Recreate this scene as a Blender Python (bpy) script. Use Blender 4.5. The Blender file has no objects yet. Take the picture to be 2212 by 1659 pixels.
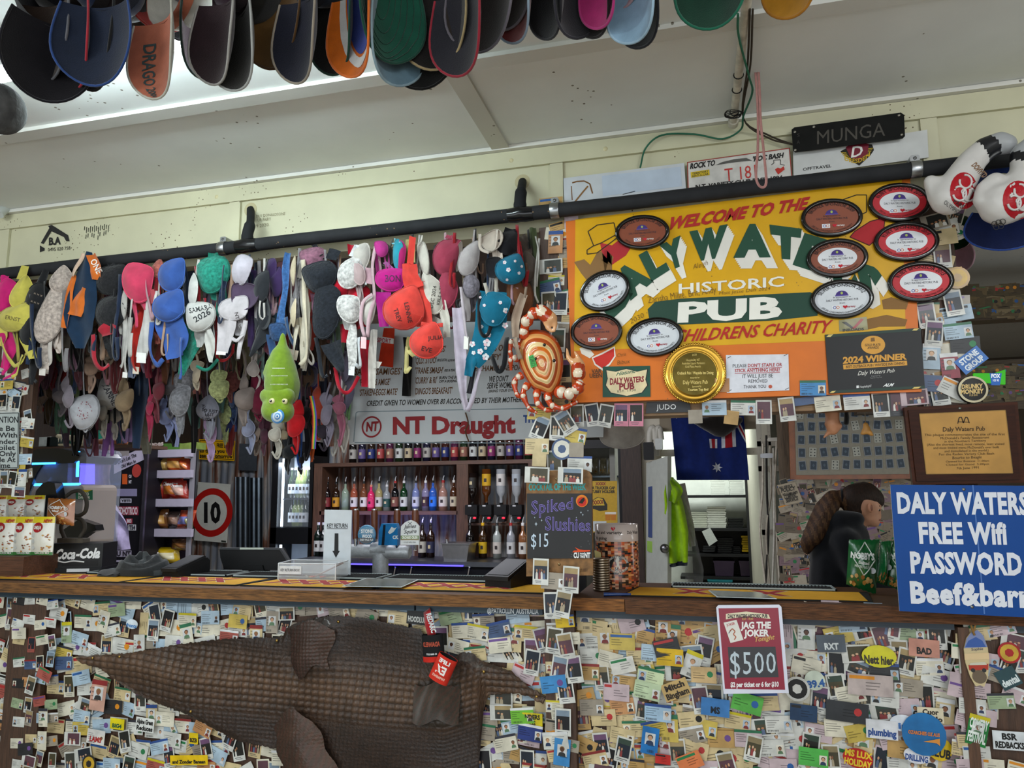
import bpy,bmesh,math,random
from mathutils import Vector,Matrix
from mathutils.bvhtree import BVHTree
from math import sin,cos,pi,radians,sqrt,atan2
C=bpy.context.scene.collection
SC=bpy.context.scene
# ---------------------------------------------------------------- camera, world, light, exposure
IW,IH,FPX=2212.0,1659.0,1600.0
EYE=Vector((0,0,1.48))
_a,_p,_r=radians(14.5),radians(8.3),radians(-0.5)
FW=Vector((-sin(_a)*cos(_p),cos(_a)*cos(_p),sin(_p)))
_rt=Vector((cos(_a),sin(_a),0));_up=_rt.cross(FW)
RT=_rt*cos(_r)+_up*sin(_r);UP=-_rt*sin(_r)+_up*cos(_r)
cam=bpy.data.cameras.new('camera');camo=bpy.data.objects.new('camera',cam);C.objects.link(camo)
cam.sensor_fit='HORIZONTAL';cam.sensor_width=36.0;cam.lens=36.0*FPX/IW
cam.clip_start=0.05;cam.clip_end=100
camo.matrix_world=Matrix(((RT.x,UP.x,-FW.x,EYE.x),(RT.y,UP.y,-FW.y,EYE.y),(RT.z,UP.z,-FW.z,EYE.z),(0,0,0,1)))
SC.camera=camo
vs=SC.view_settings
vs.view_transform='Standard';vs.look='None';vs.gamma=1.0;vs.use_curve_mapping=False
vs.exposure=-0.43
SC.cycles.max_bounces=6;SC.cycles.diffuse_bounces=3;SC.cycles.glossy_bounces=3
SC.cycles.transmission_bounces=4;SC.cycles.transparent_max_bounces=8
SC.cycles.caustics_reflective=False;SC.cycles.caustics_refractive=False
w=bpy.data.worlds.new('daylight');SC.world=w;w.use_nodes=True
w.node_tree.nodes['Background'].inputs[0].default_value=(0.80,0.90,1.0,1)
w.node_tree.nodes['Background'].inputs[1].default_value=1.0
def area(name,loc,aim,sx,sy,power,col=(1,1,1)):
 l=bpy.data.lights.new(name,'AREA');l.shape='RECTANGLE';l.size=sx;l.size_y=sy
 l.energy=power;l.color=col
 o=bpy.data.objects.new(name,l);C.objects.link(o);o.location=loc
 o.rotation_euler=(Vector(aim)-Vector(loc)).to_track_quat('-Z','Y').to_euler()
 return o
 # daylight falling in through the open veranda side behind the photographer
area('veranda_daylight',(-0.4,-3.7,1.6),(-0.4,2.6,1.35),9.5,2.3,104,(0.93,0.97,1.0))
# unseen fill lamp added to brighten the ceiling, as if bounced off outside ground
area('ceiling_fill',(-1.2,-3.4,0.12),(-1.2,1.2,2.78),9.0,1.6,95,(0.93,0.99,1.0))
# fluorescent battens: main room (behind the caps), bar, kitchen; added fill lamps among them
area('tube_light_main',(-1.42,1.62,2.70),(-1.42,1.62,0),1.2,0.06,12,(0.84,0.97,0.97))
area('fill_rear_left',(-2.6,-0.6,2.70),(-2.6,1.4,0),1.2,0.25,46,(0.88,0.98,0.97))  # unseen lamp added behind the camera for general brightness
area('fill_rear_right',(1.6,-0.4,2.70),(1.4,1.6,0),1.2,0.25,42,(0.94,0.97,0.97))  # second added lamp, spreads the frontal light on the right
area('bar_ceiling_light',(-2.6,4.6,2.68),(-2.6,5.6,0),2.6,0.5,105,(0.92,0.93,1.0))
area('bar_front_light',(-1.6,3.6,2.70),(-1.6,4.4,0),2.4,0.2,30,(0.92,0.94,1.0))
area('kitchen_light',(-0.55,8.3,2.6),(-0.55,8.6,0),1.6,0.8,85,(0.92,1.0,0.96))
area('back_room_fill',(3.6,3.4,1.4),(1.6,4.4,2.4),1.0,1.6,26,(0.95,1.0,1.0))  # unseen lamp added to brighten the back room ceiling
area('back_room_light',(1.6,6.2,2.6),(1.6,6.2,0),1.2,0.4,22,(1.0,0.93,0.85))
# ---------------------------------------------------------------- helpers
def ray(px,py):
 return FW+RT*((px-IW/2)/FPX)+UP*((IH/2-py)/FPX)
def P(px,py,Y):
 d=ray(px,py);return EYE+d*(Y/d.y)
def PZ(px,py,Z):
 d=ray(px,py);return EYE+d*((Z-EYE.z)/d.z)
def PX(px,py,X):
 d=ray(px,py);return EYE+d*(X/d.x)
def mpp(px,py,Y):
 return(P(px+1,py,Y)-P(px,py,Y)).length
_lin={}
def hx(h,k=1.0):
 if isinstance(h,(tuple,list)):return tuple(h)
 key=(h,k)
 if key not in _lin:
  h2=h.lstrip('#');h2=''.join(c*2 for c in h2) if len(h2)==3 else h2;v=[]
  for i in(0,2,4):
   s=int(h2[i:i+2],16)/255.0
   v.append((s/12.92 if s<=0.04045 else((s+0.055)/1.055)**2.4)*k)
  _lin[key]=(v[0],v[1],v[2],1.0)
 return _lin[key]
class MB:
 """collects shapes that become ONE mesh; every face keeps the colour of its pigment"""
 def __init__(s):s.v=[];s.f=[];s.c=[];s.m=[]
 def add(s,vs_,fs,col,sm=False):
  b=len(s.v);s.v+=[tuple(x) for x in vs_];col=hx(col)
  for f in fs:s.f.append(tuple(i+b for i in f));s.c.append(col);s.m.append(sm)
  return s
 def join(s,o):
  b=len(s.v);s.v+=o.v;s.f+=[tuple(i+b for i in f) for f in o.f];s.c+=o.c;s.m+=o.m;return s
 def quad(s,a,b,c,d,col):return s.add([a,b,c,d],[(0,1,2,3)],col)
 def poly(s,pts,col):return s.add(pts,[tuple(range(len(pts)))],col)
 def prism(s,pts,off,col,side=None):
  n=len(pts);off=Vector(off);a=[Vector(p) for p in pts];b=[p+off for p in a]
  s.add(a,[tuple(range(n))],col)
  s.add(a+b,[tuple(range(2*n-1,n-1,-1))]+[(i,i+n,(i+1)%n+n,(i+1)%n) for i in range(n)],side or col);return s
 def box(s,lo,hi,col):
  x0,y0,z0=lo;x1,y1,z1=hi
  return s.add([(x0,y0,z0),(x1,y0,z0),(x1,y1,z0),(x0,y1,z0),(x0,y0,z1),(x1,y0,z1),(x1,y1,z1),(x0,y1,z1)],
  [(0,3,2,1),(4,5,6,7),(0,1,5,4),(1,2,6,5),(2,3,7,6),(3,0,4,7)],col)
 def obox(s,c,ax,ay,az,col):
  c,ax,ay,az=map(Vector,(c,ax,ay,az))
  p=[c+ax*i+ay*j+az*k for k in(-1,1) for(i,j) in((-1,-1),(1,-1),(1,1),(-1,1))]
  return s.add(p,[(0,3,2,1),(4,5,6,7),(0,1,5,4),(1,2,6,5),(2,3,7,6),(3,0,4,7)],col)
 def rbox(s,lo,hi,r,col,n=3):
  x0,y0,z0=lo;x1,y1,z1=hi;pts=[]
  for(cx,cz,a0) in((x1-r,z1-r,0),(x0+r,z1-r,90),(x0+r,z0+r,180),(x1-r,z0+r,270)):
   for i in range(n+1):
    t=radians(a0+90*i/n);pts.append((cx+r*cos(t),y0,cz+r*sin(t)))
  return s.prism(pts,(0,y1-y0,0),col)
 def tube(s,pts,r,col,n=8,cap=True,sm=True):
  pts=[Vector(p) for p in pts];m=len(pts);vs_=[]
  rr=r if isinstance(r,(list,tuple)) else[r]*m;nrm=None
  for i,p in enumerate(pts):
   t=(pts[min(i+1,m-1)]-pts[max(i-1,0)])
   t=t.normalized() if t.length>1e-9 else Vector((0,0,1))
   if nrm is None:nrm=t.orthogonal().normalized()
   nrm=(nrm-t*nrm.dot(t));nrm=nrm.normalized() if nrm.length>1e-6 else t.orthogonal().normalized()
   bn=t.cross(nrm)
   vs_+=[p+(nrm*cos(2*pi*k/n)+bn*sin(2*pi*k/n))*rr[i] for k in range(n)]
  fs=[(i*n+k,i*n+(k+1)%n,(i+1)*n+(k+1)%n,(i+1)*n+k) for i in range(m-1) for k in range(n)]
  s.add(vs_,fs,col,sm)
  if cap:
   s.add(vs_[:n],[tuple(range(n-1,-1,-1))],col);s.add(vs_[-n:],[tuple(range(n))],col)
  return s
 def lathe(s,prof,c,col,n=16,axis=(0,0,1),sm=True):
  ax=Vector(axis).normalized();u=ax.orthogonal().normalized();w_=ax.cross(u);c=Vector(c);vs_=[]
  for(r,h) in prof:vs_+=[c+ax*h+(u*cos(2*pi*k/n)+w_*sin(2*pi*k/n))*r for k in range(n)]
  fs=[(i*n+k,i*n+(k+1)%n,(i+1)*n+(k+1)%n,(i+1)*n+k) for i in range(len(prof)-1) for k in range(n)]
  return s.add(vs_,fs,col,sm)
 def grid(s,f,nu,nv,col,sm=True,close=False):
  vs_=[f(i/nu,j/nv) for j in range(nv+1) for i in range(nu+1)];b=len(s.v);s.v+=[tuple(v) for v in vs_]
  for j in range(nv):
   for i in range(nu):
    q=(j*(nu+1)+i,j*(nu+1)+i+1,(j+1)*(nu+1)+i+1,(j+1)*(nu+1)+i)
    s.f.append(tuple(x+b for x in q));s.c.append(hx(col((i+.5)/nu,(j+.5)/nv) if callable(col) else col));s.m.append(sm)
  return s
 def ell(s,c,rx,ry,rz,col,n=12,m=8):
  c=Vector(c)
  return s.grid(lambda u,v:c+Vector((rx*cos(2*pi*u)*sin(pi*v),ry*sin(2*pi*u)*sin(pi*v),rz*cos(pi*v))),n,m,col)
 def disc(s,c,u,v,col,n=20):
  c,u,v=map(Vector,(c,u,v))
  return s.poly([c+u*cos(2*pi*k/n)+v*sin(2*pi*k/n) for k in range(n)],col)
 def ribbon(s,pts,wid,nrm,col,th=0.0015,sm=True):
  pts=[Vector(p) for p in pts];m=len(pts);vs_=[]
  ww=wid if isinstance(wid,(list,tuple)) else[wid]*m
  for i,p in enumerate(pts):
   t=pts[min(i+1,m-1)]-pts[max(i-1,0)];t=t.normalized() if t.length>1e-9 else Vector((0,0,1))
   nn=Vector(nrm[i] if isinstance(nrm,list) else nrm);sd=t.cross(nn)
   sd=sd.normalized() if sd.length>1e-6 else t.orthogonal().normalized()
   nn=sd.cross(t).normalized()
   a,b=p-sd*ww[i]/2,p+sd*ww[i]/2
   vs_+=[a+nn*th/2,b+nn*th/2,b-nn*th/2,a-nn*th/2]
  fs=[(i*4+k,i*4+(k+1)%4,i*4+4+(k+1)%4,i*4+4+k) for i in range(m-1) for k in range(4)]
  fs+=[(3,2,1,0),tuple((m-1)*4+k for k in range(4))]
  return s.add(vs_,fs,col,sm)
_mats={}
def fin(name,rough=0.7,metal=0.0,nz=0.0,ns=30.0,bump=0.0,bs=80.0,spec=0.5,coat=0.0,sheen=0.0,alpha=1.0,trans=0.0,stretch=None,coords='Object',tint=None,flecks=0,gain=1.0):
 """a finish; the pigment comes from the faces, wear and grain from noise"""
 if name in _mats:return _mats[name]
 m=bpy.data.materials.new(name);m.use_nodes=True;nt=m.node_tree;N=nt.nodes;L=nt.links
 b=N['Principled BSDF'];at=N.new('ShaderNodeAttribute');at.attribute_name='Col'
 col=at.outputs['Color']
 b.inputs['Roughness'].default_value=rough;b.inputs['Metallic'].default_value=metal
 b.inputs['Specular IOR Level'].default_value=spec;b.inputs['Coat Weight'].default_value=coat
 b.inputs['Sheen Weight'].default_value=sheen;b.inputs['Alpha'].default_value=alpha
 b.inputs['Transmission Weight'].default_value=trans
 src=None
 if nz or bump or flecks:
  g=N.new('ShaderNodeNewGeometry');mp=N.new('ShaderNodeMapping');L.new(g.outputs['Position'],mp.inputs['Vector'])
  if stretch:mp.inputs['Scale'].default_value=stretch
  src=mp.outputs['Vector']
 if nz:
  t=N.new('ShaderNodeTexNoise');t.inputs['Scale'].default_value=ns;t.inputs['Detail'].default_value=5;L.new(src,t.inputs['Vector'])
  r=N.new('ShaderNodeMapRange');r.inputs['From Min'].default_value=0.3;r.inputs['From Max'].default_value=0.7
  r.inputs['To Min'].default_value=gain*(1-nz);r.inputs['To Max'].default_value=gain*(1+nz*0.35);L.new(t.outputs['Fac'],r.inputs['Value'])
  x=N.new('ShaderNodeVectorMath');x.operation='SCALE';L.new(col,x.inputs[0]);L.new(r.outputs[0],x.inputs['Scale']);col=x.outputs[0]
 if flecks:
  v=N.new('ShaderNodeTexVoronoi');v.inputs['Scale'].default_value=flecks;L.new(src,v.inputs['Vector'])
  t2=N.new('ShaderNodeTexNoise');t2.inputs['Scale'].default_value=4.0;L.new(src,t2.inputs['Vector'])
  mm=N.new('ShaderNodeMath');mm.operation='MULTIPLY';L.new(t2.outputs['Fac'],mm.inputs[0]);mm.inputs[1].default_value=0.22
  lt=N.new('ShaderNodeMath');lt.operation='LESS_THAN';L.new(v.outputs['Distance'],lt.inputs[0]);L.new(mm.outputs[0],lt.inputs[1])
  sb=N.new('ShaderNodeMath');sb.operation='MULTIPLY';L.new(lt.outputs[0],sb.inputs[0])
  gt=N.new('ShaderNodeMath');gt.operation='GREATER_THAN';L.new(t2.outputs['Fac'],gt.inputs[0]);gt.inputs[1].default_value=0.585;L.new(gt.outputs[0],sb.inputs[1])
  mx=N.new('ShaderNodeMix');mx.data_type='RGBA';L.new(sb.outputs[0],mx.inputs['Factor']);L.new(col,mx.inputs['A']);mx.inputs['B'].default_value=hx(tint or '#4a3c28');col=mx.outputs['Result']
 L.new(col,b.inputs['Base Color'])
 if bump:
  t=N.new('ShaderNodeTexNoise');t.inputs['Scale'].default_value=bs;t.inputs['Detail'].default_value=4;L.new(src,t.inputs['Vector'])
  bp=N.new('ShaderNodeBump');bp.inputs['Strength'].default_value=bump;bp.inputs['Distance'].default_value=0.004
  L.new(t.outputs['Fac'],bp.inputs['Height']);L.new(bp.outputs['Normal'],b.inputs['Normal'])
 _mats[name]=m;return m
def emitter(name,col,strength):
 if name in _mats:return _mats[name]
 m=bpy.data.materials.new(name);m.use_nodes=True;b=m.node_tree.nodes['Principled BSDF']
 b.inputs['Base Color'].default_value=(0.02,0.02,0.02,1);b.inputs['Emission Color'].default_value=hx(col);b.inputs['Emission Strength'].default_value=strength
 _mats[name]=m;return m
PAPER=fin('printed_paper',0.55,nz=0.10,ns=45)
CARDM=fin('plastic_card',0.36,nz=0.26,ns=22,coat=0.06,spec=0.35)
MATTE=fin('matte_paint',0.75,nz=0.08,ns=12)
SATIN=fin('satin_paint',0.45,spec=0.3,nz=0.08,ns=18)
GLOSS=fin('gloss_plastic',0.16)
FABRIC=fin('fabric',0.95,gain=0.8,nz=0.22,ns=26,bump=0.25,bs=420,spec=0.15,sheen=0.25)
LACE=fin('lace',0.9,gain=0.9,nz=0.5,ns=85,bump=0.9,bs=110,spec=0.2,sheen=0.2)
FELT=fin('plush',1.0,nz=0.18,ns=70,bump=0.5,bs=500,spec=0.05,sheen=0.5)
METAL=fin('brushed_metal',0.34,metal=1.0,nz=0.12,ns=25)
CHROME=fin('chrome',0.12,metal=1.0)
FOIL=fin('foil_bag',0.24,metal=0.0,bump=0.35,bs=38,spec=0.9,coat=0.4)
WOOD=fin('old_timber',0.5,nz=0.45,ns=9,bump=0.35,bs=40,stretch=(1.2,14,16))
WOODV=fin('old_timber_upright',0.55,nz=0.45,ns=9,bump=0.35,bs=40,stretch=(14,14,1.2))
RUBBER=fin('rubber',0.85,nz=0.2,ns=40,spec=0.3)
SKIN=fin('skin',0.55,nz=0.06,ns=60)
GLASS=fin('clear_glass',0.03,trans=1.0)
CLEAR=fin('clear_plastic',0.10,alpha=0.22,spec=0.8)
_labels={}
def tag(o,label,cat,group=None,kind=None):
 o['label']=label;o['category']=cat
 if group:o['group']=group
 if kind:o['kind']=kind
 _labels.setdefault(label.lower(),[]).append((o.name,group));return o
def thing(name,label,cat,loc,group=None):
 o=bpy.data.objects.new(name,None);C.objects.link(o);o.location=Vector(loc);o.empty_display_size=0.05
 _loc[o.name]=Vector(loc)
 return tag(o,label,cat,group)
_loc={}
def obj(name,mb,mat,parent=None,label=None):
 """link mb as ONE mesh object; its origin is the middle of its underside"""
 me=bpy.data.meshes.new(name);v=mb.v
 xs=[p[0] for p in v];ys=[p[1] for p in v];zs=[p[2] for p in v]
 og=Vector(((min(xs)+max(xs))/2,(min(ys)+max(ys))/2,min(zs)))
 me.from_pydata([(p[0]-og.x,p[1]-og.y,p[2]-og.z) for p in v],[],mb.f)
 a=me.attributes.new('Col','FLOAT_COLOR','FACE');flat=[]
 for c in mb.c:flat+=c
 a.data.foreach_set('color',flat);me.polygons.foreach_set('use_smooth',mb.m)
 me.materials.append(mat);me.update()
 o=bpy.data.objects.new(name,me);C.objects.link(o);_loc[o.name]=og
 if parent is not None:
  o.parent=parent;o.location=og-_loc[parent.name]
 else:o.location=og
 if label:o['label']=label
 return o
def one(name,mb,mat,label,cat,group=None):return tag(obj(name,mb,mat),label,cat,group)
def struct(name,mb,mat,label=None,parent=None):
 o=obj(name,mb,mat,parent);o['kind']='structure'
 if label and parent is None:o['label']=label
 return o
 # lettering: glyph outlines of Blender's own font, in four weights
GL={}
CH=''.join(chr(i) for i in range(33,127))+'\u00a9\u2022'
def _glyphs():
 tmp=[]
 for wt,off in enumerate((-0.012,0.0,0.018,0.045,0.08)):
  for ch in CH:
   cu=bpy.data.curves.new('g','FONT');cu.body=ch;cu.offset=off;cu.resolution_u=2
   o=bpy.data.objects.new('g',cu);C.objects.link(o);tmp.append((wt,ch,o))
 wid=[]
 for ch in CH+' ':
  cu=bpy.data.curves.new('g','FONT');cu.body='H'+ch+'H';cu.resolution_u=1
  o=bpy.data.objects.new('g',cu);C.objects.link(o);wid.append((ch,o))
 cu=bpy.data.curves.new('g','FONT');cu.body='HH';cu.resolution_u=1;hh=bpy.data.objects.new('g',cu);C.objects.link(hh)
 dg=bpy.context.evaluated_depsgraph_get()
 def rd(o):
  e=o.evaluated_get(dg);me=e.to_mesh();r=([(v.co.x,v.co.y) for v in me.vertices],[tuple(p.vertices) for p in me.polygons]);e.to_mesh_clear();return r
 h0=rd(hh)[0];whh=max(v[0] for v in h0)-min(v[0] for v in h0)
 adv={}
 for ch,o in wid:
  v=rd(o)[0];adv[ch]=max(x[0] for x in v)-min(x[0] for x in v)-whh
 cap=max(v[1] for v in h0)
 for wt,ch,o in tmp:
  v,f=rd(o);GL[(wt,ch)]=([(x/cap,y/cap) for x,y in v],f,adv[ch]/cap)
 for _,_,o in tmp:d=o.data;bpy.data.objects.remove(o);bpy.data.curves.remove(d)
 for _,o in wid+[(0,hh)]:d=o.data;bpy.data.objects.remove(o);bpy.data.curves.remove(d)
 GL['sp']=adv[' ']/cap
_glyphs()
def txt(mb,s,f,col,wt=1,sp=0.0,shear=0.0,warp=None):
 """letters through the map f(u, v): u 0..1 along the line, v 0 baseline .. 1 cap height"""
 x=0.0;lay=[]
 for ch in s:
  if ch==' ' or(wt,ch) not in GL:x+=GL['sp']+sp;continue
  lay.append((x,ch));x+=GL[(wt,ch)][2]+sp
 tot=max(x-sp,1e-6)
 for x0,ch in lay:
  v,fs,ad=GL[(wt,ch)]
  mb.add([f((x0+(px+shear*py))/tot,py) for px,py in v],fs,col)
 return tot
def qmap(a,b,d,Y,c=None):
 def f(u,v):
  if c is None:x=a[0]+(b[0]-a[0])*u+(d[0]-a[0])*v;y=a[1]+(b[1]-a[1])*u+(d[1]-a[1])*v
  else:
   lx,ly=a[0]+(b[0]-a[0])*u,a[1]+(b[1]-a[1])*u;tx,ty=d[0]+(c[0]-d[0])*u,d[1]+(c[1]-d[1])*u
   x=lx+(tx-lx)*v;y=ly+(ty-ly)*v
  return P(x,y,Y)
 return f
def vmap(o,ux,uy):
 o,ux,uy=Vector(o),Vector(ux),Vector(uy)
 return lambda u,v:o+ux*u+uy*v
def pmap(a,b,d):return lambda u,v:(a[0]+(b[0]-a[0])*u+(d[0]-a[0])*v,a[1]+(b[1]-a[1])*u+(d[1]-a[1])*v)
def onto(mb,Y):
 t=BVHTree.FromPolygons([Vector(v) for v in mb.v],mb.f)
 def f(px,py,lift=.0012):
  d=ray(px,py).normalized();h=t.ray_cast(P(px,py,Y-.3),d)[0]
  return(h if h else P(px,py,Y))-d*lift
 return f
def pp(pts,Y):return[P(x,y,Y) for x,y in pts]
def spl(pts,n=6):
 pts=[Vector(p) for p in pts]
 if len(pts)<3:return pts
 q=[pts[0]*2-pts[1]]+pts+[pts[-1]*2-pts[-2]];out=[]
 for i in range(1,len(q)-2):
  for k in range(n):
   t=k/n;a,b,c,d=q[i-1:i+3]
   out.append(0.5*((2*b)+(c-a)*t+(2*a-5*b+4*c-d)*t*t+(3*b-3*c+d-a)*t**3))
 return out+[pts[-1]]
def blob(balls,voxel=0.01,smooth=6):
 """one continuous surface around chains of balls: list of chains [(x,y,z,r),...]"""
 bm=bmesh.new()
 for ch in balls:
  if len(ch)==1:
   x,y,z,r=ch[0];bmesh.ops.create_icosphere(bm,subdivisions=3,radius=r,matrix=Matrix.Translation((x,y,z)))
  for(a,b) in zip(ch,ch[1:]):
   d=(Vector(a[:3])-Vector(b[:3])).length;st=max(2,int(d/(0.35*min(a[3],b[3])))+1);st=min(st,14)
   for k in range(st+1):
    t=k/st;q=[a[i]+(b[i]-a[i])*t for i in range(4)]
    bmesh.ops.create_icosphere(bm,subdivisions=2,radius=q[3],matrix=Matrix.Translation(q[:3]))
 me=bpy.data.meshes.new('b');bm.to_mesh(me);bm.free()
 o=bpy.data.objects.new('b',me);C.objects.link(o)
 r=o.modifiers.new('r','REMESH');r.mode='VOXEL';r.voxel_size=voxel
 if smooth:s_=o.modifiers.new('s','SMOOTH');s_.factor=0.5;s_.iterations=smooth
 dg=bpy.context.evaluated_depsgraph_get();e=o.evaluated_get(dg);m2=e.to_mesh()
 mb=MB();mb.v=[tuple(v.co) for v in m2.vertices];mb.f=[tuple(p.vertices) for p in m2.polygons]
 e.to_mesh_clear();bpy.data.objects.remove(o);bpy.data.meshes.remove(me)
 mb.c=[(1,1,1,1)]*len(mb.f);mb.m=[True]*len(mb.f);return mb
def paint(mb,fn):
 for i,f in enumerate(mb.f):
  c=Vector((0,0,0))
  for k in f:c+=Vector(mb.v[k])
  mb.c[i]=hx(fn(c/len(f)))
 return mb
 # ================================================================= the setting
ZC=2.785
def X_(px,Y,py=1100):return P(px,py,Y).x
CREAM='#cbc7a9'
PAINT=fin('cream_wall_paint',0.6,nz=0.10,ns=6,bump=0.12,bs=30,flecks=55,tint='#5a4a30')
CEILP=fin('ceiling_paint',0.6,nz=0.07,ns=3.5,bump=0.25,bs=18,flecks=30,tint='#7a7468')
m=MB();m.box((-7,-4,-0.1),(4.6,10,0),'#b4ac9f');struct('floor',m,fin('concrete',0.7,nz=0.2,ns=4))
m=MB();m.box((-7,-4,ZC),(4.6,2.68,ZC+0.06),'#e4e6e4')
ceil_main=struct('ceiling',m,CEILP)
m=MB();m.box((-7,2.68,ZC-0.03),(0.9,9.6,ZC+0.05),'#4b3b2e');struct('ceiling_bar',m,WOOD)
m=MB();m.box((0.9,2.68,ZC-0.03),(4.6,9.6,ZC+0.05),'#a9a8a2');struct('ceiling_back_room',m,CEILP)
m=MB();m.box((-7.1,-4,0),(-7,9.6,ZC+0.05),'#b9b29a');struct('wall_left',m,PAINT)
m=MB();m.box((4.6,-4,0),(4.7,9.6,ZC+0.05),'#b9b29a');struct('wall_right',m,PAINT)
# ceiling cover battens
m=MB();m.box((-6.9,1.975,ZC-0.014),(4.5,2.035,ZC),'#d2d1cb');struct('trim_1',m,CEILP)
m=MB();m.box((-0.735,2.035,ZC-0.012),(-0.668,2.60,ZC),'#c6c3ba');struct('trim_2',m,CEILP)
m=MB();m.box((-6.9,2.565,ZC-0.016),(4.5,2.60,ZC-0.001),'#dedcd4');struct('trim_3',m,CEILP)
# cream header over the bar
m=MB();m.box((-6.9,2.60,2.44),(4.5,2.68,ZC-0.003),CREAM)
hd=struct('wall_header',m,PAINT)
m=MB();m.box((-6.9,2.585,2.70),(4.5,2.599,2.768),CREAM);struct('trim_4',m,PAINT)
for k,(a,b) in enumerate(((2,27),(497,520),(1189,1217),(2003,2040))):
 m=MB();m.box((X_(a,2.59,430),2.588,2.442),(X_(b,2.59,430),2.599,2.699),CREAM);struct('trim_%d'%(k+5),m,PAINT)
m=MB()
for px_ in(468,1105,1310):
 c=P(px_,425-px_*0.02,2.585);m.lathe([(0.0,0.003),(0.006,0.003),(0.009,0)],(c.x,2.585,2.73),'#cfc59c',10,(0,-1,0))
obj('nail_cover',m,PAINT)['kind']='structure'
# writing and marks on the header: digger silhouette, B.A and its phone number, tally scratches, pencil note
K='#1e1d1c'
m=MB();Yh=2.5975
for q in([(104,488),(112,486),(147,508),(150,521),(143,521),(138,512),(112,500),(109,497)],[(108,490),(112,498),(94,527),(88,525)],[(86,530),(96,536),(96,541),(86,545),(86,536)]):
 m.poly(pp(q,Yh),K)
txt(m,'B.A',qmap((105,529),(130,527),(105,514),Yh),K,3)
txt(m,'0495 020 758',qmap((103,543),(152,539),(103,536),Yh),K,1)
for i in range(13):
 x=182+i*4.3;y=489-i*0.5+(i*7%5);h=8+(i*5%9);m.quad(*pp([(x,y),(x+1.4,y),(x+1.0-0.6,y+h),(x-0.6,y+h)],Yh),K)
 if i%3:m.quad(*pp([(x-1,y+h+3),(x+.3,y+h+3),(x-.6,y+h+12),(x-1.8,y+h+12)],Yh),K)
obj('lettering',m,MATTE,None)['kind']='structure'
m=MB()
for s,a,b,t in(('DLY DONALDSONS',(553,470),(616,464),(553,464)),('UR FAIRY',(556,479),(585,476),(556,472)),('9 2020.',(553,492),(582,488),(553,485))):
 txt(m,s,qmap(a,b,t,Yh),'#6d6448',0)
obj('lettering',m,MATTE,None)['kind']='structure'
# front of the bar, corner post and its return on the far left
m=MB();m.box((-6.5,2.604,0),(4.2,2.66,1.06),'#4a3020');struct('wall_bar_front',m,WOODV)
BROWN='#4b3223'
px0,px1=-0.553,-0.452
m=MB();m.box((px0,2.555,0),(px1,2.68,2.44),BROWN);struct('post_middle',m,WOODV)
m=MB();m.box((-2.835,2.57,0),(-2.655,2.70,1.07),BROWN);struct('post_left_base',m,WOODV)
m=MB();m.box((-3.30,2.575,P(30,1070,2.575).z),(-2.825,2.60,2.44),BROWN);struct('post_left',m,WOODV)
m=MB();m.box((0.705,2.545,0),(0.735,2.66,1.07),'#5a3c28');m.box((0.735,2.56,0),(1.6,2.66,1.06),BROWN);struct('post_right_base',m,WOODV)
m=MB();m.box((X_(1990,2.575,700),2.575,1.10),(X_(2078,2.575,700),2.70,2.44),BROWN);struct('post_right',m,WOODV)
m=MB();m.box((-5.4,2.7,0),(-5.3,6.9,2.75),'#2e231b');struct('wall_bar_left',m,WOODV)
# timber beam under the painted board
m=MB();m.box((px1,2.575,1.735),(0.655,2.68,1.80),'#8a6a48');struct('beam_1',m,WOOD)
# back wall of the bar: rusty corrugated iron
def rust():
 m=bpy.data.materials.new('rusty_corrugated_iron');m.use_nodes=True;nt=m.node_tree;N=nt.nodes;L=nt.links;b=N['Principled BSDF']
 g=N.new('ShaderNodeNewGeometry');mp=N.new('ShaderNodeMapping');mp.inputs['Scale'].default_value=(7,1,0.8);L.new(g.outputs['Position'],mp.inputs['Vector'])
 t=N.new('ShaderNodeTexNoise');t.inputs['Scale'].default_value=2.2;t.inputs['Detail'].default_value=7;L.new(mp.outputs[0],t.inputs['Vector'])
 r=N.new('ShaderNodeValToRGB');L.new(t.outputs['Fac'],r.inputs[0]);e=r.color_ramp.elements
 e[0].position=0.40;e[0].color=hx('#6a7078');e[1].position=0.66;e[1].color=hx('#4a2a1c')
 n=r.color_ramp.elements.new(0.50);n.color=hx('#8a8680');n=r.color_ramp.elements.new(0.57);n.color=hx('#6a4430')
 L.new(r.outputs[0],b.inputs['Base Color']);b.inputs['Roughness'].default_value=0.62;b.inputs['Metallic'].default_value=0.25
 return m
RUST=rust()
m=MB();xl,xr=-7.0,X_(1245,6.95)
nn=int((xr-xl)/0.019)
m.grid(lambda u,v:Vector((xl+(xr-xl)*u,6.95+0.012*sin((xl+(xr-xl)*u)*2*pi/0.076*0.9),0.0+2.76*v)),nn,1,'#888888')
struct('wall_back',m,RUST)
m=MB();m.box((xl,6.97,0),(xr,7.05,2.76),'#3a2c22');struct('wall_back_core',m,WOODV)
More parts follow.
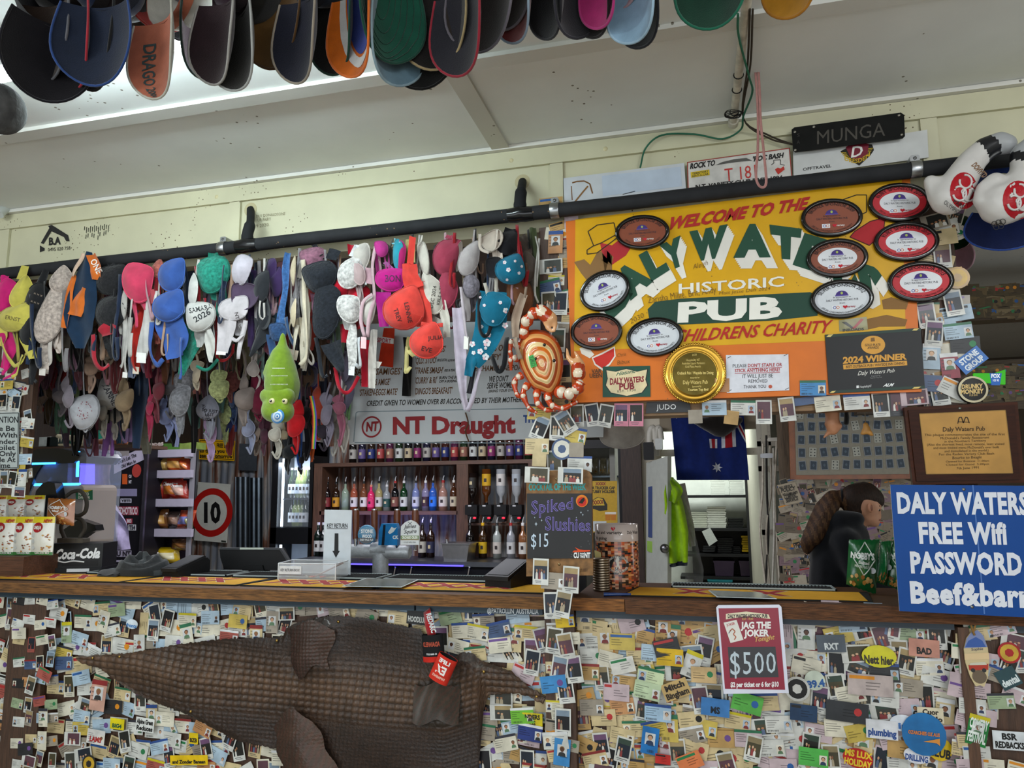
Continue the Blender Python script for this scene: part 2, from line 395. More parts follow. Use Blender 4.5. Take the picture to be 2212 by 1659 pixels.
# dark timber frame of the cold room and the kitchen doorway
YB=6.9
def fr(name,a,b,z0,z1,col,Y0=YB,Y1=YB+0.1,mat=WOODV):m=MB();m.box((X_(a,Y0),Y0,z0),(X_(b,Y0),Y1,z1),col);return struct(name,m,mat)
fr('wall_cold_room_jamb',1236,1255,0,2.76,'#2a2422');fr('post_doorway',1344,1388,0,2.76,'#3a2a22',6.8)
m=MB();m.box((X_(1255,YB),YB,2.02),(X_(1344,YB),YB+.1,2.76),'#4a3a2e');struct('beam_2',m,WOOD)
fr('wall_doorway_jamb',1388,1432,0,2.76,'#cfc7b4',6.88,7.0,PAINT)
m=MB();m.box((X_(1432,YB),6.88,2.02),(X_(1645,YB),6.98,2.76),'#8a7d68');struct('beam_3',m,PAINT)
m=MB();m.box((X_(1432,YB),6.9,1.79),(X_(1645,YB),6.97,1.85),'#d6cfbc');struct('beam_4',m,PAINT)
# kitchen beyond the doorway
m=MB();m.box((X_(1300,9.4),9.4,0),(X_(1900,9.4),9.5,2.76),'#e6eae2');struct('wall_kitchen',m,MATTE)
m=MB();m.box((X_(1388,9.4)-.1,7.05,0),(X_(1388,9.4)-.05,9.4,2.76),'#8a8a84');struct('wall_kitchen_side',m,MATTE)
m=MB();m.box((X_(1245,7.9),7.9,0),(X_(1360,7.9),7.95,2.76),'#d9dcd4');struct('wall_cold_room',m,MATTE)
m=MB();m.box((X_(1655,6.3),6.3,0),(X_(1655,6.3)+.05,9.4,2.76),'#b8b4a4');struct('wall_kitchen_right',m,MATTE)
# partition clad with pinned notes to the right, behind the person
m=MB();m.box((X_(1690,5.6),5.6,0),(X_(1960,5.6),5.68,2.05),'#6a5844');struct('wall_partition',m,WOODV)
# beams hung with notes in the back room, and its far wall
YR=4.6
m=MB();m.box((0.95,YR,P(2150,690,YR).z),(3.6,YR+0.12,P(2150,622,YR).z),'#4a3826');struct('beam_5',m,WOOD)
m=MB();m.box((0.95,YR+.5,P(2150,885,YR+.5).z),(3.8,YR+.6,P(2150,778,YR+.5).z),'#43331f');struct('beam_6',m,WOOD)
m=MB();m.box((0.9,8.2,0),(4.6,8.3,2.76),'#4a4034');struct('wall_back_room',m,MATTE)
# ================================================================= painted welcome board and what is fixed to it
YS=2.545
def flat(pts,Y,th,col,side=None):
 m=MB();m.prism(pp(pts,Y),(0,th,0),col,side);return m
def shp(m,pts,Y,col):m.poly(pp(pts,Y),col)
def letq(m,ch,q,Y,col,wt=2,off=(0,0)):
 v,fs,_=GL[(wt,ch)];x0=min(a for a,b in v);x1=max(a for a,b in v);y0=min(b for a,b in v);y1=max(b for a,b in v)
 f=qmap(q[0],q[1],q[3],Y,q[2]);out=[]
 for a,b in v:
  u,w_=(a-x0)/(x1-x0),(b-y0)/(y1-y0)
  out.append(f(u,w_))
 if off!=(0,0):
  dx=mpp(1600,600,Y);out=[p+Vector((off[0]*dx,0,-off[1]*dx)) for p in out]
 m.add(out,fs,col)
board=thing('welcome_board','large orange and yellow painted board welcoming people to the historic pub','sign',P(1600,865,YS+.01))
m=flat([(1222,478),(1966,384),(1991,846),(1237,870)],YS,0.022,'#d8701e');obj('panel',m,fin('flaking_paint',0.42,spec=.3,nz=0.12,ns=9,flecks=60,tint='#7a5a3a',bump=0.1,bs=25),board)
m=MB();y1=YS-.0006
m.poly(pp([(1243,474),(1948,387),(1957,735),(1785,736),(1570,745),(1240,758)],y1),'#dca60c')
obj('yellow_field',m,fin('yellow_paint',0.42,spec=.3,nz=0.10,ns=9,flecks=70,tint='#8a6a2a'),board)
m=MB();y2=YS-.0012
for q in([(1240,566),(1262,560),(1275,572),(1290,545),(1322,552),(1322,600),(1268,606),(1255,590)],[(1290,545),(1310,540),(1325,555),(1318,590),(1296,588)],[(1905,648),(1925,642),(1962,652),(1958,668),(1908,668)],[(1868,690),(1915,680),(1960,690),(1955,705),(1900,706),(1875,712)]):
 m.poly(pp(q,y2),'#8a6436')
 # hats and hearts
for q,c in(([(1296,524),(1322,530),(1345,512),(1366,530),(1352,552),(1322,572),(1300,545)],'#b3222a'),([(1846,500),(1880,478),(1912,470),(1908,505),(1878,530),(1836,512)],'#b3222a'),([(1278,772),(1300,762),(1328,748),(1330,770),(1318,788),(1302,801),(1284,788)],'#e8e0d4'),([(1281,774),(1302,765),(1326,752),(1327,769),(1316,785),(1302,796),(1287,786)],'#c8281e'),([(1252,752),(1270,750),(1284,766),(1274,774),(1256,764)],'#e8e0d4')):
 m.poly(pp(q,y2),c);y2-=.0002
def line(m,pts,w_,Y,col):
 for a,b in zip(pts,pts[1:]):
  d=Vector((b[0]-a[0],b[1]-a[1]));n=Vector((-d.y,d.x)).normalized()*w_/2;m.quad(*pp([(a[0]-n.x,a[1]-n.y),(b[0]-n.x,b[1]-n.y),(b[0]+n.x,b[1]+n.y),(a[0]+n.x,a[1]+n.y)],Y),col)
line(m,[(1282,530),(1270,500),(1290,486),(1326,481),(1332,506),(1300,524),(1280,532),(1268,540),(1268,549),(1290,546),(1335,512)],2,y2,'#2a2010')
line(m,[(1818,432),(1850,421),(1872,421),(1872,458),(1850,468)],2,y2,'#2a2010');line(m,[(1836,512),(1846,500),(1880,478),(1912,470),(1908,505),(1878,530),(1836,512)],2,y2,'#4a1010')
# green band under PUB
shp(m,[(1399,668),(1415,652),(1470,645),(1750,631),(1768,640),(1766,682),(1660,693),(1473,701),(1403,693)],y2,'#1f4234')
obj('painted_figures',m,MATTE,board)
m=MB();y3=y2-.0006
LQ=(('D',[(1322,690),(1385,632),(1330,585),(1270,640)]),('A',[(1362,650),(1412,607),(1368,556),(1322,596)]),('L',[(1408,608),(1447,583),(1420,528),(1379,551)]),
('Y',[(1445,585),(1482,571),(1470,508),(1424,530)]),('W',[(1497,566),(1562,556),(1572,484),(1489,500)]),('A',[(1584,557),(1665,556),(1658,483),(1594,484)]),
('T',[(1672,558),(1724,562),(1732,494),(1662,485)]),('E',[(1712,572),(1768,590),(1788,518),(1738,503)]),('R',[(1770,592),(1822,622),(1850,550),(1796,523)]),('S',[(1828,622),(1872,652),(1912,592),(1862,560)]))
for k in range(6,0,-1):
 for ch,q in LQ:letq(m,ch,q,y3-.00004*(7-k),'#e9e4da',4,(k*2.3*(1 if ch not in 'DLY' else 1),k*4.4))
y3-=.0008
for ch,q in LQ:letq(m,ch,q,y3-.0003,'#1d4a36',4)
txt(m,'HISTORIC',qmap((1463,634),(1695,618),(1463,614),y3,(1695,597)),'#ece8dc',2)
txt(m,'PUB',qmap((1460,695),(1686,685),(1462,656),y3,(1686,642)),'#f0ece2',3)
txt(m,'WELCOME TO THE',qmap((1440,496),(1740,451),(1447,471),y3,(1745,427)),'#b3221e',3,shear=.2)
txt(m,'CHILDRENS CHARITY',qmap((1450,739),(1789,718),(1457,714),y3,(1794,692)),'#b3221e',2,shear=.2)
for s,a,b,t in(('Aleigh',(1497,582),(1530,572),(1496,571)),('Zarisha Millie, Brit, Andy',(1400,655),(1548,632),(1396,641)),('Matt Jesse Deft 2024',(1552,637),(1664,626),(1552,630)),('2030',(1362,700),(1392,685),(1358,690)),('Chris',(1332,772),(1352,768),(1332,764)),('Bibux',(1332,788),(1360,784),(1332,779))):
 txt(m,s,qmap(a,b,t,y3),'#6a4a18',0,shear=.15)
txt(m,'VAR',qmap((1278,806),(1299,805),(1278,798),y3),'#4a3a2a',2);txt(m,'UEEN',qmap((1273,816),(1301,815),(1273,807),y3),'#4a3a2a',2)
obj('lettering',m,MATTE,board)
# oval sponsor plaques
def oval(cx,cy,rx,ry,ang,kind,year):
 Y=YS-.004;t0=radians(ang);ca,sa=cos(t0),sin(t0)
 def at(x,y,dy):q=(cx+x*ca+y*sa,cy+x*sa*1.0-y*ca);p=P(q[0],q[1],Y);p.y-=dy;return p
 # px: x right, y up, turned by ang (screen degrees, clockwise positive)
 lab={'Bronze':'brown','Silver':'silver','Ruby':'red'}[kind]
 o=thing('sponsor_plaque','black framed %s oval plaque reading %s SPONSOR %d on the board'%(lab,kind.upper(),year),'plaque',at(0,-ry,0),'oval sponsor plaques on the welcome board')
 m=MB();n=44;prof=((1.0,-.004),(1.0,.010),(.965,.017),(.925,.014),(.905,.017),(.87,.012),(.84,.006))
 m.grid(lambda u,v:(lambda k:at(rx*prof[k][0]*cos(2*pi*u)*(1 if k<2 else 1),ry*(prof[k][0]-(0 if k<2 else(1-prof[k][0])*.45))*sin(2*pi*u),prof[k][1]))(int(round(v*6))),n,6,'#15120f')
 obj('frame',m,GLOSS,o)
 face={'Bronze':'#8a4a34','Silver':'#c9ccd2','Ruby':'#c02430'}[kind];fx,fy=rx*.86,ry*.80
 m=MB();m.poly([at(fx*cos(2*pi*k/40),fy*sin(2*pi*k/40),.008) for k in range(40)],face)
 inner=kind=='Ruby' or year==2011
 if inner:m.poly([at(fx*.74*cos(2*pi*k/36),fy*.66*sin(2*pi*k/36),.0085) for k in range(36)],'#dfe0e4')
 elif kind=='Silver':m.poly([at(fx*.9*cos(2*pi*k/36),fy*.86*sin(2*pi*k/36),.0084) for k in range(36)],'#d6d9de')
 fp=obj('face',m,METAL if kind=='Bronze' and False else SATIN,o)
 m=MB();ink='#2a1a18' if kind=='Bronze' else('#3a0c10' if kind=='Ruby' else '#2c2c30')
 def arc(s,r0,r1,a0,a1,c,wt,flip=False):
  def f(u,v):
   a=radians(a0+(a1-a0)*u);r=r0+(r1-r0)*v;return at(fx*r*cos(a),fy*(r*sin(a)),.0092)
  txt(m,s,f,c,wt)
 arc('%s SPONSOR %d'%(kind.upper(),year),.80,.965,158,22,ink,2)
 arc("SPECIAL CHILDREN'S CHRISTMAS PARTY",.93,.83,212,328,ink,1)
 def row(s,y,h,hw,c,wt=1):txt(m,s,lambda u,v:at(-hw+2*hw*u,y+h*v,.0092),c,wt)
 row('In appreciation to',ry*.06,ry*.085,rx*.28,'#3a3444');row('DALY WATERS HISTORIC PUB',-ry*.10,ry*.10,rx*.50,'#34303c');row('from',-ry*.24,ry*.07,rx*.09,'#3a3444')
 m.poly([at(rx*.19*cos(pi*k/12),ry*.20+ry*.22*sin(pi*k/12),.0091) for k in range(13)],'#43307a')
 m.poly([at(rx*.04*cos(2*pi*k/8),ry*.30+ry*.07*sin(2*pi*k/8),.0095) for k in range(8)],'#a8b860')
 m.poly([at(x,y,.0091) for x,y in((-rx*.21,ry*.20),(-rx*.21,ry*.15),(rx*.21,ry*.15),(rx*.21,ry*.20))],'#5a4a9a')
 bx=-rx*.20
 m.poly([at(x,y,.0090) for x,y in((bx-rx*.13,-ry*.32),(bx-rx*.13,-ry*.53),(bx+rx*.13,-ry*.53),(bx+rx*.13,-ry*.32))],'#e6e6ea')
 for dx,c in((-.05,'#3a4a9a'),(.05,'#d07a4a')):
  for k in range(10):
   a,b=2*pi*k/10,2*pi*(k+1)/10
   m.poly([at(bx+rx*(dx+.055*cos(a)),-ry*(.425-.075*sin(a)),.0094),at(bx+rx*(dx+.055*cos(b)),-ry*(.425-.075*sin(b)),.0094),at(bx+rx*(dx+.036*cos(b)),-ry*(.425-.05*sin(b)),.0094),at(bx+rx*(dx+.036*cos(a)),-ry*(.425-.05*sin(a)),.0094)],c)
 m.poly([at(rx*(.08+x),-ry*(.42-y),.0093) for x,y in((0,-.10),(.07,0.0),(.07,.06),(.035,.08),(0,.05),(-.035,.08),(-.07,.06),(-.07,0.0))],'#c02030')
 txt(m,'variety',lambda u,v:at(rx*(.13+.27*u),-ry*.46+ry*.09*v,.0093),'#a02030' if inner or kind=='Silver' else '#f0e8e4',2)
 obj('lettering',m,MATTE,o)
for a in((1388,503,59,37,-4,'Bronze',2008),(1796,472,67,41,-3,'Bronze',2009),(1808,559,67,42,-4,'Bronze',2011),(1818,647,69,42,-4,'Silver',2012),(1942,439,68,42,-2,'Ruby',2017),
(1957,523,71,43,-3,'Ruby',2016),(1988,610,72,44,-3,'Ruby',2015),(1307,629,56,42,-24,'Silver',2013),(1289,717,56,40,-3,'Bronze',2007),(1415,729,62,42,-7,'Silver',2014)):oval(*a)
# brass presentation plate
o=thing('brass_plate','round brass award plate with engraved lines in the middle of the orange strip','plate',P(1500,874,YS));c=P(1500,807,YS);R0=68*mpp(1500,807,YS)
m=MB();m.lathe([(R0*.70,.004),(R0*.74,.004),(R0*.76,.009),(R0*.80,.006),(R0*.93,.012),(R0*.96,.014),(R0,.010),(R0,.002)],c,'#c99a3e',72,(0,-1,0));obj('rim',m,fin('brass',0.2,metal=1.0,nz=.1,ns=30),o)
m=MB()
for k in range(72):a=2*pi*k/72;m.ell(c+Vector((R0*.975*cos(a),-.0135,R0*.975*sin(a))),.0035,.0035,.0035,'#d8b050',6,4)
obj('beaded_edge',m,fin('brass',0.2),o)
m=MB();m.lathe([(0,.0042),(R0*.71,.0042)],c,'#6a5a28',48,(0,-1,0));obj('centre',m,fin('dark_brass',0.22,metal=0.9,nz=.35,ns=24),o)
m=MB()
for s,x,y,w_,h,wt in(('2020',1500,767,10,4,1),('Hospitality NT',1497,778,30,5,1),('Australian Liquor Marketers',1498,785,50,5,1),('Gold Plate Awards',1497,792,34,5,1),('Outback Pub / Wayside Inn Dining',1502,806,78,6,2),('Awarded to',1501,816,20,4,1),('Daly Waters Pub',1502,826,54,8,1),('Sponsored by',1505,835,20,4,1),('Tourism Top End',1508,842,44,5,2)):
 txt(m,s,qmap((x-w_/2,y+h/2),(x+w_/2,y+h/2-1),(x-w_/2,y-h/2),YS-.0052),'#d9c27a',wt)
obj('engraving',m,fin('brass',0.2),o)
def notice(name,label,cat,pts,Y,th,col,mat=None,group=None):
 m=flat(pts,Y,th,col);return m,Y-.0005
 # white laminated request
m=flat([(1568,767),(1703,765),(1705,843),(1570,849)],YS-.003,.0015,'#dcdce4');y=YS-.0038
for s,a,b,t,c,wt in(('PLEASE',(1582,794),(1613,793),(1582,787),'#2a2a30',1),("DON'T STAPLE OR",(1615,793),(1689,791),(1615,786),'#b02026',2),('STICK ANYTHING HERE!',(1587,804),(1685,802),(1587,797),'#b02026',2),('IT WILL JUST BE',(1603,817),(1670,815),(1603,809),'#2a2a30',1),('REMOVED',(1616,827),(1658,826),(1616,820),'#2a2a30',1),('THANK YOU',(1606,839),(1655,838),(1606,832),'#2a2a30',1)):
 txt(m,s,qmap(a,b,t,y),c,wt)
for a,b in(((1615,1689),795),((1587,1685),806)):m.quad(*pp([(a[0],b),(a[1],b-2),(a[1],b-1),(a[0],b+1)],y),'#b02026')
m.disc(P(1664,835,y),(.006,0,0),(0,0,.006),'#c05030',12)
for x,yy in((1575,772),(1697,767),(1576,844),(1700,840)):m.quad(*pp([(x-4,yy+1),(x+4,yy-3),(x+4,yy-1.5),(x-4,yy+2.5)],y),'#55555a')
one('request_notice',m,PAPER,'white sheet asking people not to staple or stick anything here','notice')
# small green pub card
m=flat([(1302,792),(1404,790),(1405,857),(1302,858)],YS-.003,.001,'#0f4a38');y=YS-.0036
sh=[(1310,800),(1330,803),(1353,797),(1376,803),(1398,798),(1394,820),(1398,832),(1386,848),(1354,855),(1320,848),(1309,832),(1313,818)]
m.poly(pp([(1353+(a-1353)*1.05,826+(b-826)*1.05) for a,b in sh],y),'#1a1a1a');m.poly(pp(sh,y-.0002),'#e2cfa4')
txt(m,'Historic',qmap((1330,812),(1372,805),(1332,804),y-.0004),'#1f5a44',2,shear=.25);txt(m,'DALY WATERS',qmap((1317,831),(1391,824),(1317,818),y-.0004,(1391,813)),'#8a1f2a',3);txt(m,'PUB',qmap((1337,842),(1370,840),(1337,829),y-.0004),'#8a1f2a',3);txt(m,'EST. 1930',qmap((1333,848),(1374,845),(1333,843),y-.0004),'#3a3020',1)
one('pub_card',m,CARDM,'small green card with a cream shield reading DALY WATERS PUB on the orange strip','card')
# black award sign
m=flat([(1782,723),(1989,708),(1998,839),(1791,850)],YS-.006,.005,'#1b1b1d');y=YS-.0066
for q in([(1782,723),(1989,708),(1990,714),(1783,729)],[(1791,844),(1998,833),(1998,839),(1791,850)]):m.poly(pp(q,y),'#20382f')
for q in([(1790,723),(1800,722),(1794,728),(1785,728)],[(1975,710),(1986,709),(1980,714),(1970,714)],[(1797,845),(1806,844),(1800,849),(1792,849)],[(1975,836),(1990,835),(1984,839),(1970,840)]):m.poly(pp(q,y-.0002),'#d8c070')
gold='#d69a3a';m.disc(P(1886,745,y-.0003),(26*mpp(1886,745,y),0,0),(0,0,22*mpp(1886,745,y)),gold,28)
txt(m,'GOLD PLATE',qmap((1868,748),(1902,747),(1868,743),y-.0006),'#3a2810',2);txt(m,'AWARDS',qmap((1874,754),(1898,753),(1874,749),y-.0006),'#3a2810',2);m.quad(*pp([(1881,730),(1889,729),(1890,737),(1881,738)],y-.0006),'#7a5420')
txt(m,'2024 WINNER',qmap((1821,785),(1957,776),(1821,772),y-.0004,(1957,764)),gold,3)
m.poly(pp([(1821,788),(1959,779),(1960,789),(1822,798)],y-.0002),gold);txt(m,'BEST OUTBACK PUB / WAYSIDE INN DINING',qmap((1827,795.5),(1954,787),(1827,790),y-.0006,(1954,781.5)),'#4a3212',2)
txt(m,'Daly Waters Pub',qmap((1852,811),(1932,804),(1852,802),y-.0004,(1932,796)),'#e6e2da',1,shear=.35)
for s,a,b,h in(('Presented by',(1882,814),(1902,812),3),('Tourism Top End',(1879,818),(1905,816),3)):txt(m,s,qmap(a,b,(a[0],a[1]-h),y-.0004),'#8a8a8a',1)
m.quad(*pp([(1850,833),(1855,832.6),(1855,838),(1850,838.4)],y-.0003),'#e8e8e8');txt(m,'HospitalityNT',qmap((1857,838),(1883,836),(1857,833),y-.0004),'#e8e8e8',1);txt(m,'ALM',qmap((1908,835),(1928,834),(1910,829),y-.0004),'#e8e8e8',3,shear=.3)
one('award_sign',m,SATIN,'black and gold award sign reading 2024 WINNER at the lower right of the board','sign')
# two stickers
m=flat([(1812,692),(1872,684),(1875,712),(1813,716)],YS-.002,.0006,'#8a8458');y=YS-.0026
m.poly(pp([(1818,696),(1828,695),(1846,709),(1840,710)],y),'#1c1c1c');m.poly(pp([(1840,710),(1848,709),(1866,690),(1860,688)],y),'#a02830');txt(m,'INROADS',qmap((1820,716),(1866,713),(1820,711),y),'#20201c',3)
one('sticker',m,CARDM,'olive sticker with a black and red tick above the black award sign','sticker')
m=flat([(1397,869),(1490,867),(1492,890),(1395,893)],2.568,.002,'#38383a');txt(m,'JUDO',qmap((1419,885),(1461,884),(1419,874),2.5672),'#e6e6e6',1)
one('name_strip',m,SATIN,'dark grey strip reading JUDO on the beam under the board','sign')
# number plates standing on the pipe above the board
YP=2.575
def screws(m,pts,Y,col='#8a8a86'):
 for x,yy in pts:m.lathe([(0,.003),(.004,.002),(.005,0)],P(x,yy,Y),col,8,(0,-1,0))
pl=thing('number_plate','dirty black plate reading MUNGA above the white plates','number plate',P(1832,320,YP-.02))
y=YP-.022;m=MB();a=[(1710,280),(1716,275),(1946,243),(1953,248),(1955,294),(1950,299),(1718,329),(1713,325)]
m.prism(pp(a,y),(0,.002,0),'#171716');obj('plate',m,fin('dusty_enamel',.6,nz=.35,ns=20,spec=.12),pl)
m=MB();txt(m,'MUNGA',qmap((1762,312),(1912,293),(1762,284),y-.0012,(1912,264)),'#4a4640',1);txt(m,'S',qmap((1721,296),(1728,295),(1721,289),y-.001),'#3a3834',1);txt(m,'A',qmap((1721,311),(1728,310),(1721,304),y-.001),'#3a3834',1)
obj('raised_letters',m,SATIN,pl);m=MB();screws(m,[(1717,285),(1758,274),(1942,249),(1948,291),(1718,324)],y,'#b0aca4');obj('screw',m,METAL,pl)
pl=thing('number_plate','white plate reading T 181 with red border and a small red heart','number plate',P(1600,412,YP))
m=flat([(1484,350),(1706,319),(1712,389),(1486,416)],YP,.002,'#d6d2cc');obj('plate',m,fin('worn_enamel',.45,nz=.2,ns=30),pl)
m=MB();y=YP-.0012
for q in([(1484,350),(1706,319),(1706.3,321),(1484,352)],[(1706,319),(1712,389),(1710,389),(1704,319)],[(1484,350),(1486,416),(1488,416),(1486,350)]):m.poly(pp(q,y),'#a04038')
txt(m,'ROCK TO',qmap((1490,365),(1544,357),(1490,354),y,(1544,346)),'#1c1a1a',3,shear=.2);txt(m,"'ROC BASH",qmap((1625,349),(1692,340),(1625,339),y,(1692,330)),'#1c1a1a',3,shear=.2)
txt(m,'T 181',qmap((1566,392),(1640,382),(1564,365),y,(1638,355)),'#c03a34',1)
m.quad(*pp([(1492,372),(1532,366),(1533,378),(1493,384)],y),'#d8b820');txt(m,'TERRITORY',qmap((1495,378),(1530,372),(1495,373.5),y-.0004),'#2a2a2a',2);txt(m,'RENT-A-CAR',qmap((1495,383),(1530,377.5),(1495,379),y-.0004),'#2a2a2a',2)
txt(m,'N.T. VARIETY CLUB BASH 1994',qmap((1502,408),(1690,386),(1502,400),y,(1690,379)),'#2a2624',3)
m.poly(pp([(1545,357),(1560,350),(1585,344),(1612,341),(1625,347),(1600,349),(1570,353)],y),'#5a5854');m.poly(pp([(1674,366),(1680,362),(1686,364),(1693,359),(1695,366),(1681,377)],y-.0003),'#c03428');line(m,[(1666,356),(1672,352),(1671,346),(1686,345),(1686,355),(1695,357)],1.4,y,'#3a3634')
obj('lettering',m,MATTE,pl)
m=flat([(1713,327),(2003,280),(2006,340),(1714,380)],YP+.003,.002,'#cfd0ce');y=YP+.0022
txt(m,'OFFTRAVEL',qmap((1734,369),(1796,361),(1734,363),y,(1796,355)),'#2c2c2c',2)
m.poly(pp([(1815,327),(1832,318),(1852,310),(1884,312),(1888,324),(1880,336),(1856,358),(1836,345)],y),'#1e1a12')
for k in range(5):line(m,[(1817+k*2,330+k*3),(1828+k*2,330+k*3)],1.3,y-.0002,'#c8a828');line(m,[(1872-k*2,322+k*3.4),(1886-k*2,320+k*3.4)],1.3,y-.0002,'#c8a828')
m.poly(pp([(1827,318),(1838,311),(1853,308),(1868,309),(1877,311),(1874,333),(1856,348),(1836,338)],y-.0003),'#7a1d30');letq(m,'D',[(1838,341),(1862,337),(1866,313),(1842,317)],y-.0006,'#eeeae4',2)
f_=[(1824,345),(1842,355),(1860,356),(1880,336)]
txt(m,'DRESDEN',lambda u,v:P(*[((1-u)**3*f_[0][i]+3*u*(1-u)**2*f_[1][i]*1.0+3*u*u*(1-u)*f_[2][i]+u**3*f_[3][i])-(9*v if i else 0)*1.0 for i in(0,1)],y-.0006),'#d8b020',2)
one('number_plate',m,SATIN,'long white plate with a maroon shield reading DRESDEN behind the black plate','number plate')
m=flat([(1217,385),(1478,352),(1482,410),(1219,440)],YP+.002,.002,'#c9cdd2');y=YP+.0012
m.poly(pp([(1300,380),(1470,360),(1473,402),(1302,424)],y),'#bcc8d8');line(m,[(1236,395),(1246,392),(1262,391),(1274,397),(1280,418)],3,y,'#7a5430');line(m,[(1242,436),(1258,416),(1270,402)],3.4,y,'#8a6238');line(m,[(1234,402),(1236,432)],2,y,'#7a5430');line(m,[(1345,420),(1372,413)],1.6,y,'#6a6a6c')
one('number_plate',m,SATIN,'blank whitish plate with brown stains above the pipe, left of the T 181 plate','number plate')
# blue metal sign, timber plaque, red raffle poster
Yb=2.47
bs=thing('metal_sign','blue metal sign with the WiFi password in white block letters','sign',P(2080,1330,Yb))
m=flat([(1923,1047),(2290,1050),(2300,1338),(1943,1320)],Yb,.004,'#004088','#c8c8c8');obj('panel',m,fin('enamel_sheet',.4,nz=.08,ns=6,spec=.2),bs)
m=MB();y=Yb-.0012;wl='#d8dae2'
for s,a,b,t,c in(('DALY WATERS',(1938,1107),(2222,1110),(1935,1066),(2219,1066)),('FREE Wifi',(1985,1172),(2176,1174),(1982,1130),(2173,1131)),('PASSWORD',(1967,1236),(2209,1241),(1964,1194),(2206,1197)),('Beef&barra',(1966,1301),(2252,1312),(1963,1258),(2249,1266))):txt(m,s,qmap(a,b,t,y,c),wl,3,sp=.05)
for q in([(2100,1048),(2103,1048),(2128,1326),(2125,1326)],):m.poly(pp(q,y+.0003),'#4a70b0')
obj('lettering',m,MATTE,bs);m=MB();screws(m,[(2082,1057),(2100,1311)],Yb,'#9a9690');m.v=[(Vector(v)-P(2082,1057,Yb))*1+P(2082,1057,Yb) for v in m.v];obj('bolt',m,METAL,bs)
Yq=2.535
pq=thing('timber_plaque','varnished timber plaque with engraved gold plate above the blue sign','plaque',P(2090,1045,Yq))
m=flat([(1953,880),(2198,868),(2214,1043),(1972,1047)],Yq,.02,'#43200f','#43200f')
m2=MB();m2.prism(pp([(1962,886),(2192,875),(2204,1036),(1980,1040)],Yq-.006),(0,.006,0),'#361809')
m.join(m2);obj('backboard',m,fin('varnished_timber',.28,nz=.35,ns=9,stretch=(2,20,20),spec=.1),pq)
m=flat([(1986,894),(2172,886),(2188,1022),(2001,1024)],Yq-.0075,.0015,'#a87c38');obj('engraved_plate',m,fin('gold_plate',.4,metal=.15,spec=.3,nz=.15,ns=20),pq)
m=MB();y=Yq-.0085
line(m,[(1986,894),(2172,886),(2188,1022),(2001,1024),(1986,894)],1.5,y+.0006,'#8a6a34')
for s,x,yy,w_,h,wt in(('Daly Waters Pub',2082,931,92,9,2),('This plaque commemorates the site of the first',2084,941,174,5,1),("McDonald's Family Restaurant",2084,948,106,5,1),('in the Northern Territory',2085,955,90,5,1),('(Also the shortest lived, most remote, least visited',2086,962,168,5,1),("and most limited menu McDonald's ever built",2087,969,142,5,1),('and demolished in the world.)',2088,976,96,5,1),('For the Redex Variety Club Bash',2088,983,120,5,1),('Bourke to Beagle',2089,991,64,6,1),('Opened for Business  11.00am',2090,998,94,4,1),('Closed for Good  5.00pm',2090,1005,94,4,1),('7th June 1991',2091,1013,50,5,1)):
 txt(m,s,qmap((x-w_/2,yy+1),(x+w_/2,yy-1),(x-w_/2,yy+1-h),y),'#4a3212',wt)
line(m,[(2069,915),(2072,902),(2077,901),(2081,914),(2086,901),(2090,902),(2094,914)],2,y,'#2a1c10');line(m,[(2070,911),(2094,912)],1.2,y,'#2a1c10')
obj('engraving',m,MATTE,pq)
m=MB();screws(m,[(2074,882)],Yq-.006);obj('screw',m,METAL,pq)
YJ=2.515
m=flat([(1547,1312),(1552,1307),(1683,1306),(1688,1311),(1704,1497),(1563,1499)],YJ,.001,'#d6d6e4');y=YJ-.0006
m.poly(pp([(1552,1314),(1681,1313),(1696,1490),(1566,1488)],y),'#8a1530')
m.poly(pp([(1568,1326),(1612,1321),(1660,1327),(1664,1337),(1612,1331),(1568,1338)],y-.0003),'#dccfb0');txt(m,'DALY WATERS HISTORIC PUB',qmap((1572,1335),(1658,1334),(1572,1327),y-.0006,(1657,1327)),'#2a2420',3);txt(m,'EST 1930',qmap((1603,1339.5),(1627,1339),(1603,1335),y-.0005),'#c8a050',2)
m.poly(pp([(1563,1345),(1591,1339),(1606,1382),(1578,1389)],y-.0003),'#d8d4cc');txt(m,'JOKER',qmap((1570,1353),(1588,1349),(1569,1348),y-.0006),'#b02028',2)
line(m,[(1576,1364),(1582,1358),(1588,1364),(1584,1370),(1590,1376),(1586,1382)],2.4,y-.0006,'#b06040');line(m,[(1580,1360),(1574,1368)],1.6,y-.0006,'#3a4a6a')
txt(m,'JAG THE',qmap((1602,1357.5),(1665,1357),(1602,1344),y-.0004),'#e4e0dc',3);txt(m,'JOKER',qmap((1609,1374.5),(1660,1374),(1609,1361),y-.0004),'#e4e0dc',3);txt(m,'Tonight',qmap((1629,1387),(1672,1381),(1628,1377),y-.0004),'#c8a050',2,shear=.3)
m.poly(pp([(1572,1398),(1675,1397),(1682,1463),(1577,1464)],y-.0003),'#2e2c30')
txt(m,'$500',qmap((1576,1458),(1678,1453),(1574,1408),y-.0006,(1676,1410)),'#b8c4cc',1,sp=.08);txt(m,'$2 per ticket or 6 for $10',qmap((1578,1484),(1682,1483),(1578,1474),y-.0004),'#e4e0e0',3)
one('raffle_poster',m,fin('laminated_paper',.3,nz=.06,ns=20),'crimson laminated raffle poster reading $500 hanging from the counter edge','poster')
